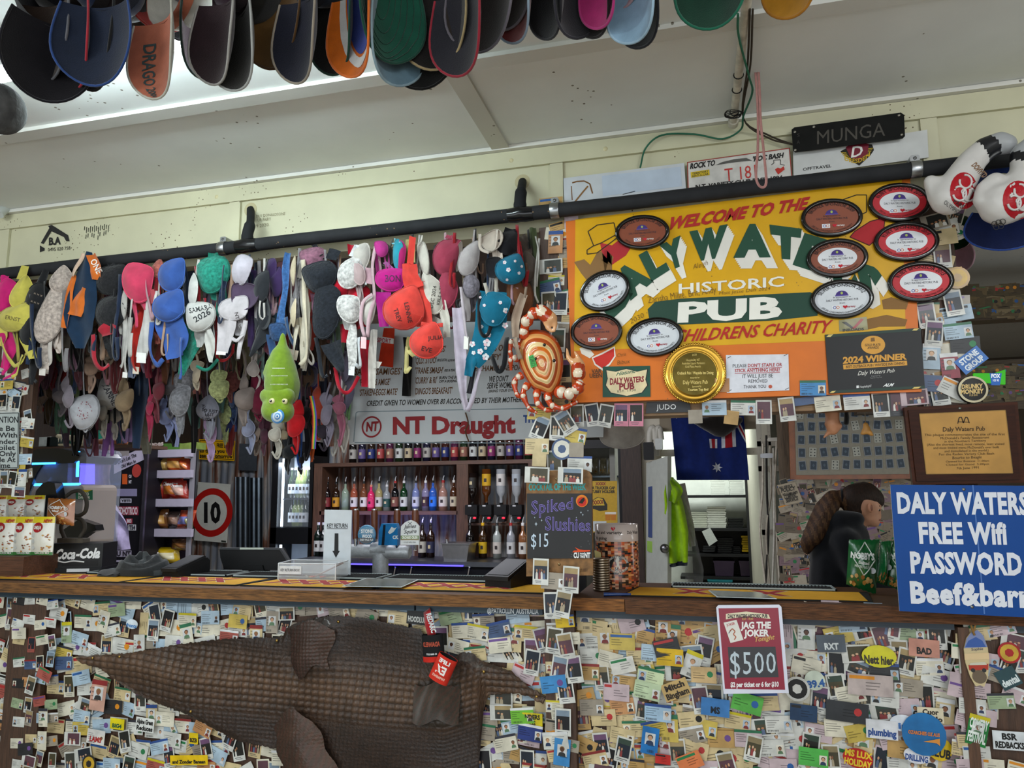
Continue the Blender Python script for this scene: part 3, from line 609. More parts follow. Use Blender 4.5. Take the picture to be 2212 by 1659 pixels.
# ================================================================= garments hanging from the pipe
YG=2.50
def dome(m,c,u,v,n,dep,col,rim=None,nr=7,na=24,ph=0.0,tip=0.0):
 """a moulded cup: teardrop outline pointing towards its strap, shell bulging along n, edge piped"""
 ct,st=cos(tip),sin(tip)
 def ol(t,s):
  a,b=cos(t),sin(t)
  x=a*(1-.50*max(0.0,b)**1.4);y=b*(1.22 if b>0 else.92)-.10
  return u*(s*(x*ct-y*st))+v*(s*(x*st+y*ct))
 def f(a,r):
  t=2*pi*a;h=dep*max(0.0,1-r**2.0)**0.85*(1+.10*sin(3*t+ph+r*3)*r)
  q=-v.normalized()*dep*.22*(1-r*r)
  return c+ol(t,r)+n*h+q
 m.grid(f,na,nr,col)
 cc=hx(rim or col);k=.72 if ph>3 else 1.25;cc=tuple(min(1,q*k) for q in cc[:3])+(1,)
 e=[c+ol(2*pi*k/na,1.0) for k in range(na+1)]
 m.tube(e,max(0.0016,u.length*.035),cc,5,False)
 e=[c+ol(pi+pi*k/10,.97)+n*dep*.10 for k in range(11)]
 m.tube(e,max(0.0016,u.length*.04),cc,5,False)
def cupat(m,x,y,rx,ry,ang,Y,col,yaw=0.0,dep=.62,rim=None,tip=None):
 rr=random.Random(int(x*7+y*13));tip=radians(rr.choice((-70,-40,-15,20,45,70))) if tip is None else tip
 k=mpp(x,y,Y);a=radians(ang);yw=radians(yaw)
 e1=Vector((cos(yw),sin(yw),0));n=Vector((sin(yw),-cos(yw),-.12)).normalized();up=Vector((0,0,1))
 u=(e1*cos(a)-up*sin(a))*rx*k;v=(e1*sin(a)+up*cos(a))*ry*k
 dome(m,P(x,y,Y),u,v,n,dep*min(rx,ry)*k*.86,col,rim,ph=rr.uniform(0,6),tip=tip)
def cloth(m,pts,wd,Y,col,seed=0,nu=6,amp=.006,folds=1.0):
 """hanging fabric along px line pts with px widths wd, gently folded"""
 q=spl([Vector((a,b,0)) for a,b in pts],5);n=len(q);rnd=random.Random(seed);ph=rnd.uniform(0,6);ph2=rnd.uniform(1,3)
 def wat(t):
  x=t*(len(wd)-1);i=min(int(x),len(wd)-2);return wd[i]+(wd[i+1]-wd[i])*(x-i)
 rows=[]
 for i,p in enumerate(q):
  d=q[min(i+1,n-1)]-q[max(i-1,0)];d=d.normalized() if d.length>1e-6 else Vector((0,1,0));s=Vector((-d.y,d.x,0));t=i/(n-1);rows.append((p,s,wat(t),t))
 def f(u,v):
  p,s,w_,t=rows[int(round(v*(n-1)))];z=p+s*(u-.5)*w_
  r=P(z.x,z.y,Y);r.y+=amp*sin(2*pi*u*folds+ph+v*ph2*2)+amp*.5*sin(v*9+ph);return r
 m.grid(f,nu,n-1,col)
def tape(m,pts,w_,Y,col,seed=0):
 rnd=random.Random(seed);q=spl([Vector((a,b,0)) for a,b in pts],5);k=mpp(q[0].x,q[0].y,Y);ph=rnd.uniform(0,6)
 w3=[P(p.x,p.y,Y)+Vector((0,.006*sin(i*.5+ph),0)) for i,p in enumerate(q)]
 nr=[Vector((.5*sin(i*.35+ph),-1,.0)).normalized() for i in range(len(q))]
 m.ribbon(w3,w_*k,nr,col,.0014)
SA=lambda x,y:(x/2.962,540+y/2.962)
SB=lambda x,y:(560+x/3.456,480+y/3.456)
ngar=[0]
def garment(S,label,cat,name,dsl,Y=YG,mat=FABRIC,group='garments hanging from the bar pipe',base=None,cupname='cup'):
 """dsl: pieces split by ';' - c cup, s strap, b cloth, g tag, w writing (crop coordinates)"""
 sc=1/2.962 if S is SA else 1/3.456;ngar[0]+=1;sd=ngar[0]*17;pcs=[p.split() for p in dsl.split(';') if p.strip()]
 acc=MB();first=pcs[0];x0,y0=S(*(map(float,(base or(first[2:4] if first[0]=='c' else first[3:5])))))
 o=thing(name,label,cat,P(x0,y0,Y),group);col='#888888';yy=Y
 for i,p in enumerate(pcs):
  k=p[0];col=p[1] if p[1]!='-' else col;a=p[2:];m=MB();mt=mat;yy=Y-.004*(i%3)
  if mat is LACE and k=='s':mt=FABRIC
  if k=='c':
   x,y,rx,ry=map(float,a[:4]);ang=float(a[4]) if len(a)>4 else 0;yaw=float(a[5]) if len(a)>5 else random.Random(sd+i).uniform(-25,25);dep=float(a[6]) if len(a)>6 else.62
   q=S(x,y);cupat(m,q[0],q[1],rx*sc,ry*sc,ang,yy-.012,col,yaw,dep);acc.join(m);obj(cupname,m,mt,o)
  elif k=='b':
   wd=[float(t)*sc for t in a[0].split(',')];wd=wd if len(wd)>1 else wd*2;v=list(map(float,a[1:]));cloth(m,[S(*v[j:j+2]) for j in range(0,len(v),2)],wd,yy,col,sd+i);acc.join(m);obj('band',m,mt,o)
  elif k=='s':
   v=list(map(float,a[1:]));tape(m,[S(*v[j:j+2]) for j in range(0,len(v),2)],float(a[0])*sc,yy-.006,col,sd+i);obj('strap',m,FABRIC,o)
  elif k=='g':
   x,y=map(float,a[:2]);w_=float(a[2]) if len(a)>2 else 40;h_=float(a[3]) if len(a)>3 else 50;m.prism(pp([S(x-w_/2,y-h_/2),S(x+w_/2,y-h_/2+5),S(x+w_/2-3,y+h_/2),S(x-w_/2-3,y+h_/2-4)],yy-.012),(0,.0008,0),col);obj('care_tag',m,PAPER,o)
  elif k=='w':
   x,y,h_,an=map(float,a[:4]);s=' '.join(a[4:]).replace('_',' ');L=h_*.82*len(s);ca,sa=cos(radians(an)),sin(radians(an))
   pm=pmap(S(x,y),S(x+L*ca,y+L*sa),S(x+h_*sa,y-h_*ca));on=onto(acc,Y);txt(m,s,lambda u,v:on(*pm(u,v)),col,2);obj('handwriting',m,MATTE,o)
 nc=[p for p in pcs if p[0]=='c']
 if cat=='bra' and nc and len(pcs)<9:
  r=random.Random(sd);c0=nc[-1];x,y,rx,ry=map(float,c0[2:6]);col=[p[1] for p in pcs if p[0]=='c' and p[1]!='-'][-1];hc=hx(col)
  for t in range(2):
   kk=r.choice((.55,.8,1.25));cc=tuple(min(.9,q*kk+.01) for q in hc[:3])+(1,);m=MB();L=r.uniform(90,250);sx=x+r.uniform(-.8,.8)*rx;dx=r.uniform(-40,40)
   if t:tape(m,[S(sx,y+ry*.5),S(sx+dx,y+ry*.7+L*.6),S(sx+dx*.6+14,y+ry*.7+L),S(sx+dx*.3+34,y+ry*.6+L*.7),S(sx+20,y+ry*.5)],15*sc,Y+.006,cc,sd+t)
   else:cloth(m,[S(sx,y+ry*.4),S(sx+dx*.5,y+ry*.6+L*.5),S(sx+dx,y+ry*.6+L*.95)],[rx*.9*sc,rx*.8*sc,rx*.35*sc],Y+.008,cc,sd)
   obj('strap' if t else 'band',m,FABRIC,o)
 garment.acc=acc;return o
G=garment
# ---- front row, from the far left to the middle post
G(SA,'hot pink padded bra hanging at the left end of the pipe','bra','bra','c #e0267e 45 290 55 95 8 20; b - 60,40 20 160 30 240; b - 110,90,40 30 520 60 620 20 760; s - 16 5 560 60 700 20 800; s - 14 120 690 90 790 20 830',base=(20,110))
G(SA,'yellow satin bra with ERNST written on its lower cup','bra','bra','c #dccf60 140 270 50 85 18 25; c - 100 430 108 72 -4 0; b - 30,70,60 140 500 170 580 205 700; s - 18 10 560 45 680 90 740 140 720 155 660; s - 16 150 670 110 780 70 810; b - 50,60 150 100 145 190; w #6a6030 30 440 24 12 ERNST',base=(145,110),Y=YG-.02)
G(SA,'small black floral bra hanging between the yellow and white lace ones','bra','bra','c #232326 240 310 58 88 12 20; c - 215 490 62 100 14 20; b - 50,70,30 240 580 215 700 195 860; s - 14 190 600 205 800 240 850; b - 40,60 290 130 260 220; w #8a7a6a 215 280 14 20 x_x_x; w #8a7a6a 195 330 14 20 x_x_x',base=(280,110))
G(SA,'dusty white lace bra covered in scroll pattern','bra','bra','c #c6b6ac 395 190 58 70 20 20; c - 330 410 75 155 14 15 .45; b - 60,50 300 560 285 640 275 790; s #d6ccc4 20 270 540 268 690 300 730 322 690 330 560; g #d8d0c8 272 780',mat=LACE,base=(430,100),Y=YG-.01)
G(SA,'navy blue and orange singlet with ONE printed in white on its strap','sports top','singlet','b #14304c 40,120,190,200,160,60 560 10 545 150 530 300 510 420 515 520 520 630; b #e0742c 60,70,60 590 30 615 120 610 190; b #e0742c 60,80,90 545 245 500 340 480 420; b #e0742c 30,50,40 470 160 440 330 420 500; s #e8c8b0 20 530 20 500 90 470 170; w #e8e4e0 575 70 40 62 ONE',base=(560,5),Y=YG-.045)
G(SA,'black lace bra with two round cups hanging beside the navy singlet','bra','bra','c #242427 712 185 96 84 0 10; c - 712 390 94 94 0 5; b - 60,90,60 690 480 700 560 740 690; b - 50 700 60 720 110',mat=LACE,base=(710,60))
G(SA,'coral pink padded bra edged with red lace','bra','bra','c #dd4668 885 200 82 118 -14 15; b #b02838 60,90,70 640 530 700 500 720 470; s #b02838 22 590 540 600 680 650 760 690 730; b #b85058 50,70 960 260 990 340',base=(890,80),Y=YG-.03)
G(SA,'off white bra with JIM written on its cup','bra','bra','c #cfcac4 802 335 40 90 0 -35; s - 26 790 420 800 560 790 700 765 750; s - 22 830 430 815 600 800 740 800 815; s - 18 810 130 805 250; w #3c3a3a 790 340 26 80 JIM; g #e0dcd8 800 800 30 40',base=(810,90))
G(SA,'red satin bra band hanging between two white bras','bra','bra','b #b8281e 40,70,60,40 930 330 890 470 850 570 870 780; s - 18 840 570 850 690 870 780; b - 80,60 880 300 860 380; g #cfc0b0 870 770',base=(930,250),Y=YG+.005)
G(SA,'white bra wing tapering down to a square tag','bra','bra','b #d6d2ce 40,70,80,70 975 290 950 400 930 550 905 690; g #e6e4e0 905 690 60 70; s - 16 1000 260 990 360 1000 440; s #c07070 12 960 300 970 450',base=(985,250),Y=YG-.02)
G(SA,'salmon lace bra folded behind the blue bustier','bra','bra','c #b8685c 1005 130 50 60 30; b - 70,60,30 1000 230 985 310 1010 600; s - 14 1000 300 980 500 1000 560',mat=LACE,base=(1010,80),Y=YG+.02)
G(SA,'cornflower blue longline bustier with underwired cups','bustier','bustier','b #3c5ea8 170,190,180,120,110 1080 400 1085 470 1120 560 1120 650 1130 690; c - 1105 155 82 95 0 5; c - 1085 355 98 88 -6 5; b - 80,90 1140 60 1130 150; s - 24 965 460 965 600 975 700 1010 738 1050 700; s - 16 1160 560 1160 720 1145 830; g #1a1a1a 1150 840 26 30; s #8aa0d8 9 1040 240 1120 255 1175 190 1165 100; s #8aa0d8 9 1000 440 1090 445 1170 400 1165 310',base=(1120,60),Y=YG-.045)
G(SA,'white bra with SAMARA 2026 written on its round cup','bra','bra','c #d8d6d2 1240 255 50 92 0 -30; c - 1278 420 92 88 0 5; b #cfccc6 40,70,50,20 1320 500 1345 580 1350 660 1355 720; s - 14 1270 60 1250 160; w #24262a 1212 405 30 -12 SAMARA; w #24262a 1250 465 36 -30 2026',base=(1260,40),Y=YG-.04)
G(SA,'teal lace bra with a long green wing','bra','bra','c #2a927e 1360 150 96 112 12 10; b #1c7a66 140,130,90,40 1240 480 1235 570 1200 680 1160 800; s - 18 1260 745 1320 765 1400 700; b - 60,90 1370 20 1370 80; s #6ab8a8 8 1310 80 1290 180; s #6ab8a8 8 1400 90 1420 190',mat=LACE,base=(1360,20),Y=YG-.015)
G(SA,'white bra with a dark plum inner cup and wide square band','bra','bra','c #d2cad6 1550 120 78 92 0 -15; c #55445c 1560 290 86 82 0 5 -.3; b #d0c8cc 110,120,70 1480 340 1450 480 1430 660; c #d6ced2 1500 370 100 70 0 0 .3; s - 26 1570 450 1545 560 1530 700; s - 20 1470 560 1520 580 1560 540; w #4a4444 1500 400 22 78 NT_2024; g #e6e2e0 1415 660 60 26',base=(1570,30),Y=YG-.035)
G(SA,'red strapped bra looping under the white and plum one','bra','bra','b #a8242a 40,60,40 1410 300 1385 400 1380 520; s - 18 1375 520 1390 680 1440 705 1490 640; s - 14 1490 600 1480 660',base=(1430,240),Y=YG+.01)
G(SA,'black moulded bra with deep scooped cups next to the plum one','bra','bra','c #2b2d32 1675 230 60 92 0 -10; c - 1690 400 60 98 -10 -20 -.4; b - 60,100,60,20 1740 430 1700 520 1650 590 1595 680; s - 14 1720 60 1700 140',base=(1710,50),Y=YG-.02)
G(SA,'purple satin bra hanging behind the black moulded one','bra','bra','c #44305e 1770 200 45 90; b - 80,60,40 1640 130 1620 330 1600 620; s - 16 1610 420 1600 640; c - 1740 120 40 70',base=(1690,40),Y=YG+.025)
G(SA,'blue lace bra twisted into a rope beside the green toy','bra','bra','b #3f6aa2 40,50,36,44,60 1850 20 1830 140 1820 260 1800 380 1790 470; c #28466e 1775 520 60 55 20 0 .4; s #2c4c74 24 1830 430 1860 560 1880 610',mat=LACE,base=(1850,10),Y=YG-.03)
G(SA,'cream bra with long twisted straps right of the green toy','bra','bra','c #d4c4a6 1880 130 36 90 0 -45; c - 1882 400 40 82 0 -45; s #d8ccb4 24 1935 60 1945 260 1960 500 1950 680 1925 740; b #d6ccb8 36,50,60,30 1940 240 1960 420 1950 620 1940 760; s - 20 1900 480 1890 600 1870 680; b #d8c4b0 70,50 1885 640 1870 700',base=(1920,20),Y=YG-.035)
G(SB,'dusty mauve and black lace bra near the pipe','bra','bra','c #946478 400 265 90 80 -18 15; b #9c6a80 80,60,50 430 540 420 620 415 680; s #1e1e22 8 320 320 400 290 480 240; s #1e1e22 8 330 360 410 330 490 270; b - 60 410 200 440 180',mat=LACE,base=(420,190))
G(SB,'large black embossed lace bra with a pointed wing','bra','bra','c #20242c 450 400 120 112 -20 10; c - 500 650 100 200 6 15 .4; b - 160,120,70,40 540 900 570 1000 600 1080 610 1120; b - 90,80 560 200 540 280; s - 26 420 860 450 1040 480 1150 505 1140',mat=LACE,base=(550,180),Y=YG-.04)
G(SB,'white ruched bra strap hanging left of the black lace one','bra','bra','b #d2cac0 30,50,60,50,30 320 420 340 600 360 800 345 980 335 1110; s - 16 370 940 400 1000 390 1060 360 1010; b - 40 330 220 310 420',base=(330,200),Y=YG-.005)
G(SB,'bright red lace bra behind the white lace crescent','bra','bra','c #c4142c 590 480 72 104 -12 0; c - 740 560 80 110 0 0; b #b0142a 90,60 640 760 640 900; b - 100,90,60 790 880 800 1040 800 1230; s - 26 560 1080 600 1230 660 1270 740 1150; b - 50,40 690 170 680 240',base=(690,160),Y=YG-.005)
G(SB,'white lace bra with crescent cups and a tagged lace band','bra','bra','c #d6d3d0 690 370 88 120 24 10; c - 672 640 78 108 -22 15; b - 50,80,70,44 690 760 690 880 700 1000 690 1100; g #d8dce0 690 1110 44 70; s - 22 745 860 750 1000 745 1080 725 1060; b - 60,90 730 170 720 260; s - 14 760 300 800 400 800 470',mat=LACE,base=(740,160),Y=YG-.05)
G(SB,'pale pink ribbon straps dangling in front of the white bra','bra','bra','s #d6b4bc 26 870 160 850 330 855 540 830 680 810 860; s - 24 850 540 770 600 760 720 790 860; g #e0b8bc 780 900 40 90; b #c8a0aa 70,80 830 340 820 460; c #c0a8a8 740 380 44 84 -14',base=(865,150),Y=YG-.055)
G(SB,'white bra with a long plain band beside the pink ribbons','bra','bra','c #cfc8c0 825 650 56 112 10 -15; b - 50,60,60,50 850 800 850 950 845 1100 840 1240; c - 760 260 60 110 10; s - 14 810 160 820 300; b - 60,40 880 1040 880 1090',base=(810,160),Y=YG-.03)
G(SB,'magenta padded bra with BON written across the cup','bra','bra','c #c8188a 985 425 112 84 10 5; b #b01c84 120,110,70 930 520 930 640 930 780; c #c83a94 910 195 46 60 -10; b #b468a4 120,100 970 350 990 330; w #4a1040 935 445 50 0 BON',base=(910,150),Y=YG-.045)
G(SB,'olive grey bra showing its black inner cup','bra','bra','c #4c463e 950 250 68 74 -14 0 -.4; s - 14 1000 130 980 200; b - 40 930 320 920 360',base=(990,130),Y=YG-.02)
G(SB,'cyan and pink bikini top tied in a bow','bikini top','bikini_top','c #2f9fb4 1035 230 44 112 0 -20; c #b4246c 1060 240 32 110 0 0; s #8ad4e4 10 990 160 1030 150 1060 155; s #8ad4e4 10 1010 120 1020 180 1050 230',base=(1035,120),Y=YG-.03)
G(SB,'yellow strapped bra mostly hidden behind the coral one','bra','bra','s #d6c87c 32 1110 130 1100 300; b #d8cc88 60,70 1140 150 1130 300; b - 60,70,40 1140 860 1130 940 1160 1000; s - 30 1105 930 1095 1060 1100 1120 1130 1080; g #e4e2d8 1125 250 30 80',base=(1150,110),Y=YG-.01)
G(SB,'large coral orange bra with handwriting on both round cups','bra','bra','c #e8483e 1085 640 158 150 8 0; c - 1255 885 128 124 8 0; b - 110,120,150 1120 310 1125 400 1160 500; b - 60,110,120 1200 440 1225 620 1240 780; s - 30 1210 760 1300 770 1375 770; b - 50 1150 110 1120 310; w #4a1a1a 1000 650 32 70 TREV; w #4a1a1a 1080 600 32 78 LENNIE; w #4a1a1a 1205 955 34 15 EVE; w #4a1a1a 1262 880 28 -5 JULIA',base=(1150,110),Y=YG-.075)
G(SB,'ivory bra with DEC 2024 written down its cup','bra','bra','c #dad4c8 1225 260 52 140 -16 -30; c - 1290 530 80 150 -12 10; b - 40,70,50 1370 560 1385 700 1400 860; b - 60,80 1345 720 1330 750; s - 14 1220 100 1200 180; w #54504a 1295 645 26 -80 DEC_2024; w #54504a 1345 620 22 -80 KELS_+_TRAY',base=(1215,100),Y=YG-.04)
G(SB,'dusty rose two cup bra hanging right of the ivory one','bra','bra','c #aa4058 1405 250 100 140 14 10; c - 1395 510 80 140 10 15 .5; b - 60,70 1430 100 1420 130; s - 12 1440 100 1470 200',base=(1430,80),Y=YG-.025)
G(SB,'grey and beige bra with open underwired cups under the pipe','bra','bra','c #7a6e66 1490 250 32 110 10 -30 -.3; c #c4bcbc 1570 270 74 128 18 10; b #b8b0b0 40,60,50 1530 500 1545 620 1550 740; s - 16 1610 60 1600 160',base=(1590,60),Y=YG-.03)
G(SB,'long pale mauve bra whose strap hangs over the menu board','bra','bra','b #cabece 70,80,90,80,50,40 1480 640 1490 800 1500 960 1510 1120 1520 1280 1540 1400; s - 34 1550 1410 1600 1300 1630 1150 1650 1040; s #d0c4cc 20 1500 480 1530 700 1550 880; b #26242a 30,40 1600 1080 1570 1280; g #e2e0d8 1545 900 34 100',base=(1490,420),Y=YG-.05)
G(SB,'grey mesh bra with black piping left of the teal floral one','bra','bra','b #a49ca0 60,80,60 1550 420 1540 560 1510 660; s #1e1c20 14 1590 400 1560 560 1480 590 1510 680; c #86808a 1580 470 60 90 0; s #1e1c20 12 1530 700 1545 860',mat=LACE,base=(1560,330),Y=YG-.02)
G(SB,'beige moulded bra showing its inside next to the ribbed black one','bra','bra','c #d0c2b4 1735 135 90 78 -28 -10 -.35; s #d8cabc 26 1650 90 1650 190 1720 230; s - 20 1780 60 1760 190 1700 220',base=(1760,40),Y=YG-.05)
G(SB,'ribbed black bra bunched under the right end of the pipe','bra','bra','c #17151a 1855 150 84 92 0 10; b - 80,100 1880 50 1870 100',base=(1870,40),Y=YG-.03)
G(SB,'teal bustier printed with small white flowers','bustier','bustier','b #0f6e8c 200,240,230,180,120 1750 520 1740 640 1720 780 1660 940 1590 1060; b - 90,70,60 1600 1000 1575 1080 1565 1150; c - 1880 350 112 110 12 10; c - 1760 640 110 130 0 0 .4; c #1d1b20 1750 330 72 80 0 -15 -.4; s #c8c0b4 26 1680 450 1730 620 1760 740; s #c8c0b4 26 1770 400 1765 560 1770 740; s #1a1a1e 26 1640 520 1650 800 1700 840 1750 690; s - 34 1740 1000 1780 1110 1830 1060 1850 860',base=(1880,240),Y=YG-.065)
tbacc=garment.acc
G(SB,'brown satin bra behind the teal floral bustier','bra','bra','c #7c4e32 1940 560 100 150 0 15; b - 60,80,60 1930 260 1940 340 1960 430; s - 16 1990 300 2000 480',base=(1930,200),Y=YG)
G(SB,'beige elastic bra strap ending beside the crab','bra','bra','b #b8a08c 60,70,50 1980 540 1920 700 1910 860; s #a8927e 34 1910 860 1925 940 1945 1020; s - 18 1990 480 1980 560',base=(1985,460),Y=YG-.05)
G(SB,'dark taupe bra at the right end of the pipe','bra','bra','c #5c5048 2010 330 60 110 0; b - 60,70,50 1960 100 2000 200 2010 280; s #6a5e54 14 2040 420 2030 600',base=(1980,80),Y=YG+.02)
G(SB,'camouflage print strap hanging beside the middle post','strap','strap','b #4c5638 50,56,50,40 2040 40 2050 200 2070 400 2080 600; s #1c1c1a 20 2010 60 2020 200',base=(2040,30),Y=YG+.03,cupname='cup')
G(SB,'white cord bundle hanging beside the camouflage strap','cord','cord','s #c2beb6 16 2090 120 2070 300 2060 520 2080 600; s - 12 2060 100 2090 250 2070 480',base=(2070,90),Y=YG-.01)
# flowers on the teal bustier belong to its print
fl=MB();rnd=random.Random(5);on=onto(tbacc,YG-.065)
for(x,y,r) in((1832,300,16),(1860,355,20),(1910,290,12),(1940,380,14),(1960,330,12),(1850,430,12),(1710,840,24),(1700,900,34),(1650,965,26),(1690,1005,30),(1590,910,26),(1600,975,18),(1660,780,16),(1840,660,24),(1800,600,16),(1835,770,26),(1745,740,12),(1680,620,14),(1690,940,14),(1650,560,12)):
 cx_,cy_=SB(x,y);Yf=YG-.065-.045 if y>470 or x<1800 else YG-.065-.062
 for k in range(5):
  a=2*pi*k/5+x;q=(cx_+r*.5/3.456*cos(a),cy_+r*.5/3.456*sin(a));kk=r/3.456*.42
  fl.poly([on(q[0]+kk*cos(t),q[1]+kk*sin(t),.002) for t in[2*pi*j/7 for j in range(7)]],'#d4d8dc' if(x+k)%3 else '#dcb4bc')
_b=[o for o in bpy.data.objects if o.get('label','').startswith('teal bustier')][0]
obj('flower_print',fl,MATTE,_b)
# ---- second row, greyer with dust, hanging lower and further in
BACK=[
(230,700,800,70,960,'#b87080','pink bikini briefs below the black floral bra','brief'),(165,640,760,40,900,'#c06a7a','rose pink briefs on the far left of the lower row','brief'),(250,880,960,50,1040,'#9a8478','brown grey briefs hanging below the pink ones','brief'),
(330,560,700,60,880,'#8e2a3c','crimson bra under the white scroll lace one','bra'),(400,520,640,40,830,'#b02c24','scarlet bra with long straps left of the navy singlet','bra'),(470,560,660,36,900,'#7088b4','powder blue strap hanging under the navy singlet','bra'),(520,620,700,40,880,'#c08a98','pale pink bra under the hem of the navy singlet','bra'),
(540,660,1030,96,1150,'#c0c0c6','large white bra cup dotted with small red flowers','dots'),(440,760,940,50,1120,'#9c929c','grey lilac bra left of the dotted cup','bra'),(580,620,760,34,900,'#c8a894','peach ribbed band above the dotted cup','bra'),
(700,700,915,86,1000,'#aeaaa6','grey white bra with SHANE and ZANNE written on it','shane'),(750,640,790,66,830,'#a4a09a','grey cup with an exclamation mark above the SHANE one','bra'),(800,760,960,50,1140,'#9a8468','tan bra beside the SHANE cup','bra'),(690,560,640,50,720,'#7c6c5c','leopard brown bra below the black round cups','bra'),
(660,960,1040,40,1190,'#b0a89c','dust grey bra below the SHANE cup','bra'),(745,980,1060,36,1200,'#c6c0b8','stringy off white bra hanging low by the SHANE cup','bra'),
(900,740,930,60,1270,'#22324a','long navy nightie reaching down to the shelf','long'),(960,860,1010,36,1210,'#b83a5a','raspberry bra right of the navy nightie','bra'),(1015,760,900,46,1090,'#843c46','wine red bra right of the raspberry one','bra'),(1085,680,860,50,1060,'#6c6a70','slate grey bra below the blue bustier','bra'),(1060,960,1060,40,1210,'#8e98c4','bluish white bra lit by the slush machine','bra'),
(1155,830,960,66,1180,'#8a8a90','grey mesh bra below the blue bustier hem','bra'),(1130,1020,1090,36,1260,'#9aa0c8','lilac white briefs hanging lowest near the shelf','brief'),(1260,720,800,40,880,'#cdbfa8','beige buckle band under the SAMARA cup','bra'),(1250,880,1000,34,1300,'#141416','black lace garter dangling over the chip rack','long'),
(1330,760,1010,64,1200,'#a6a8b8','pale lilac bra full of handwriting','note'),(1350,1120,1180,40,1340,'#c2a4cc','pink lilac bra hanging over the yellow sign','bra'),(1405,780,890,54,960,'#aab27a','dull lime lace bra left of the maroon one','bra'),(1442,960,1055,52,1230,'#b8c48a','lime green lace bra with bright green edge','bra'),
(1480,740,840,50,960,'#7a4440','rust red bra behind the lime lace ones','bra'),(1490,900,960,34,1100,'#2c3c5c','dark blue bra right of the lime lace','bra'),(1572,770,950,60,1110,'#948680','taupe bra left of the green toy','bra'),(1620,620,760,34,920,'#d0c4c0','cream wing with three care tags above the taupe bra','bra'),(1655,820,960,62,1080,'#6e1a34','maroon bra beside the green toy','bra'),
(1590,1060,1140,36,1290,'#a2a8c4','lavender grey bra below the taupe one','bra'),(1640,1090,1180,36,1300,'#8a7a70','mushroom brown bra left of the toy snout','bra'),(1690,1120,1190,36,1300,'#5a3444','dark plum bra below the toy','bra'),(1760,1100,1180,36,1320,'#c2bcb0','bone white bra hanging from below the toy snout','bra'),(1815,1120,1190,32,1310,'#8c7c64','khaki bra below the toy','bra'),
(1890,1060,1120,52,1290,'#c0141e','bright red bra with long red straps below the toy','bra'),(1925,960,1040,50,1380,'#2c5cb0','royal blue bra hanging below the red one','bra'),(1960,900,1050,46,1330,'#1c1a20','black bra right of the toy','bra'),(2040,920,1010,52,1200,'#a8402c','brick red bra under the can shelf','bra'),(2010,1020,1090,30,1340,'#d0602c','orange strap beside the rainbow strap','bra'),
(2090,950,1050,50,1240,'#8e8698','grey mauve bra right of the brick red one','bra'),(2130,960,1060,40,1300,'#b8b4ae','loose white strap bra beside the shelf top','bra'),(2170,930,1010,36,1240,'#a8647a','dusty pink bra beside the menu board','bra'),(2060,1100,1160,34,1270,'#342c38','aubergine bra hanging over the fridge','bra'),(2190,990,1090,30,1280,'#c8c0b8','white bow strap next to the menu board','bra'),
(1850,1200,1290,40,1420,'#15161a','black bra hanging lowest in front of the fridge','bra'),(1930,1290,1340,24,1420,'#26242a','thin black string hanging in front of the fridge','bra'),(380,840,940,30,1050,'#a49aa0','ash grey string left of the dotted cup','bra')]
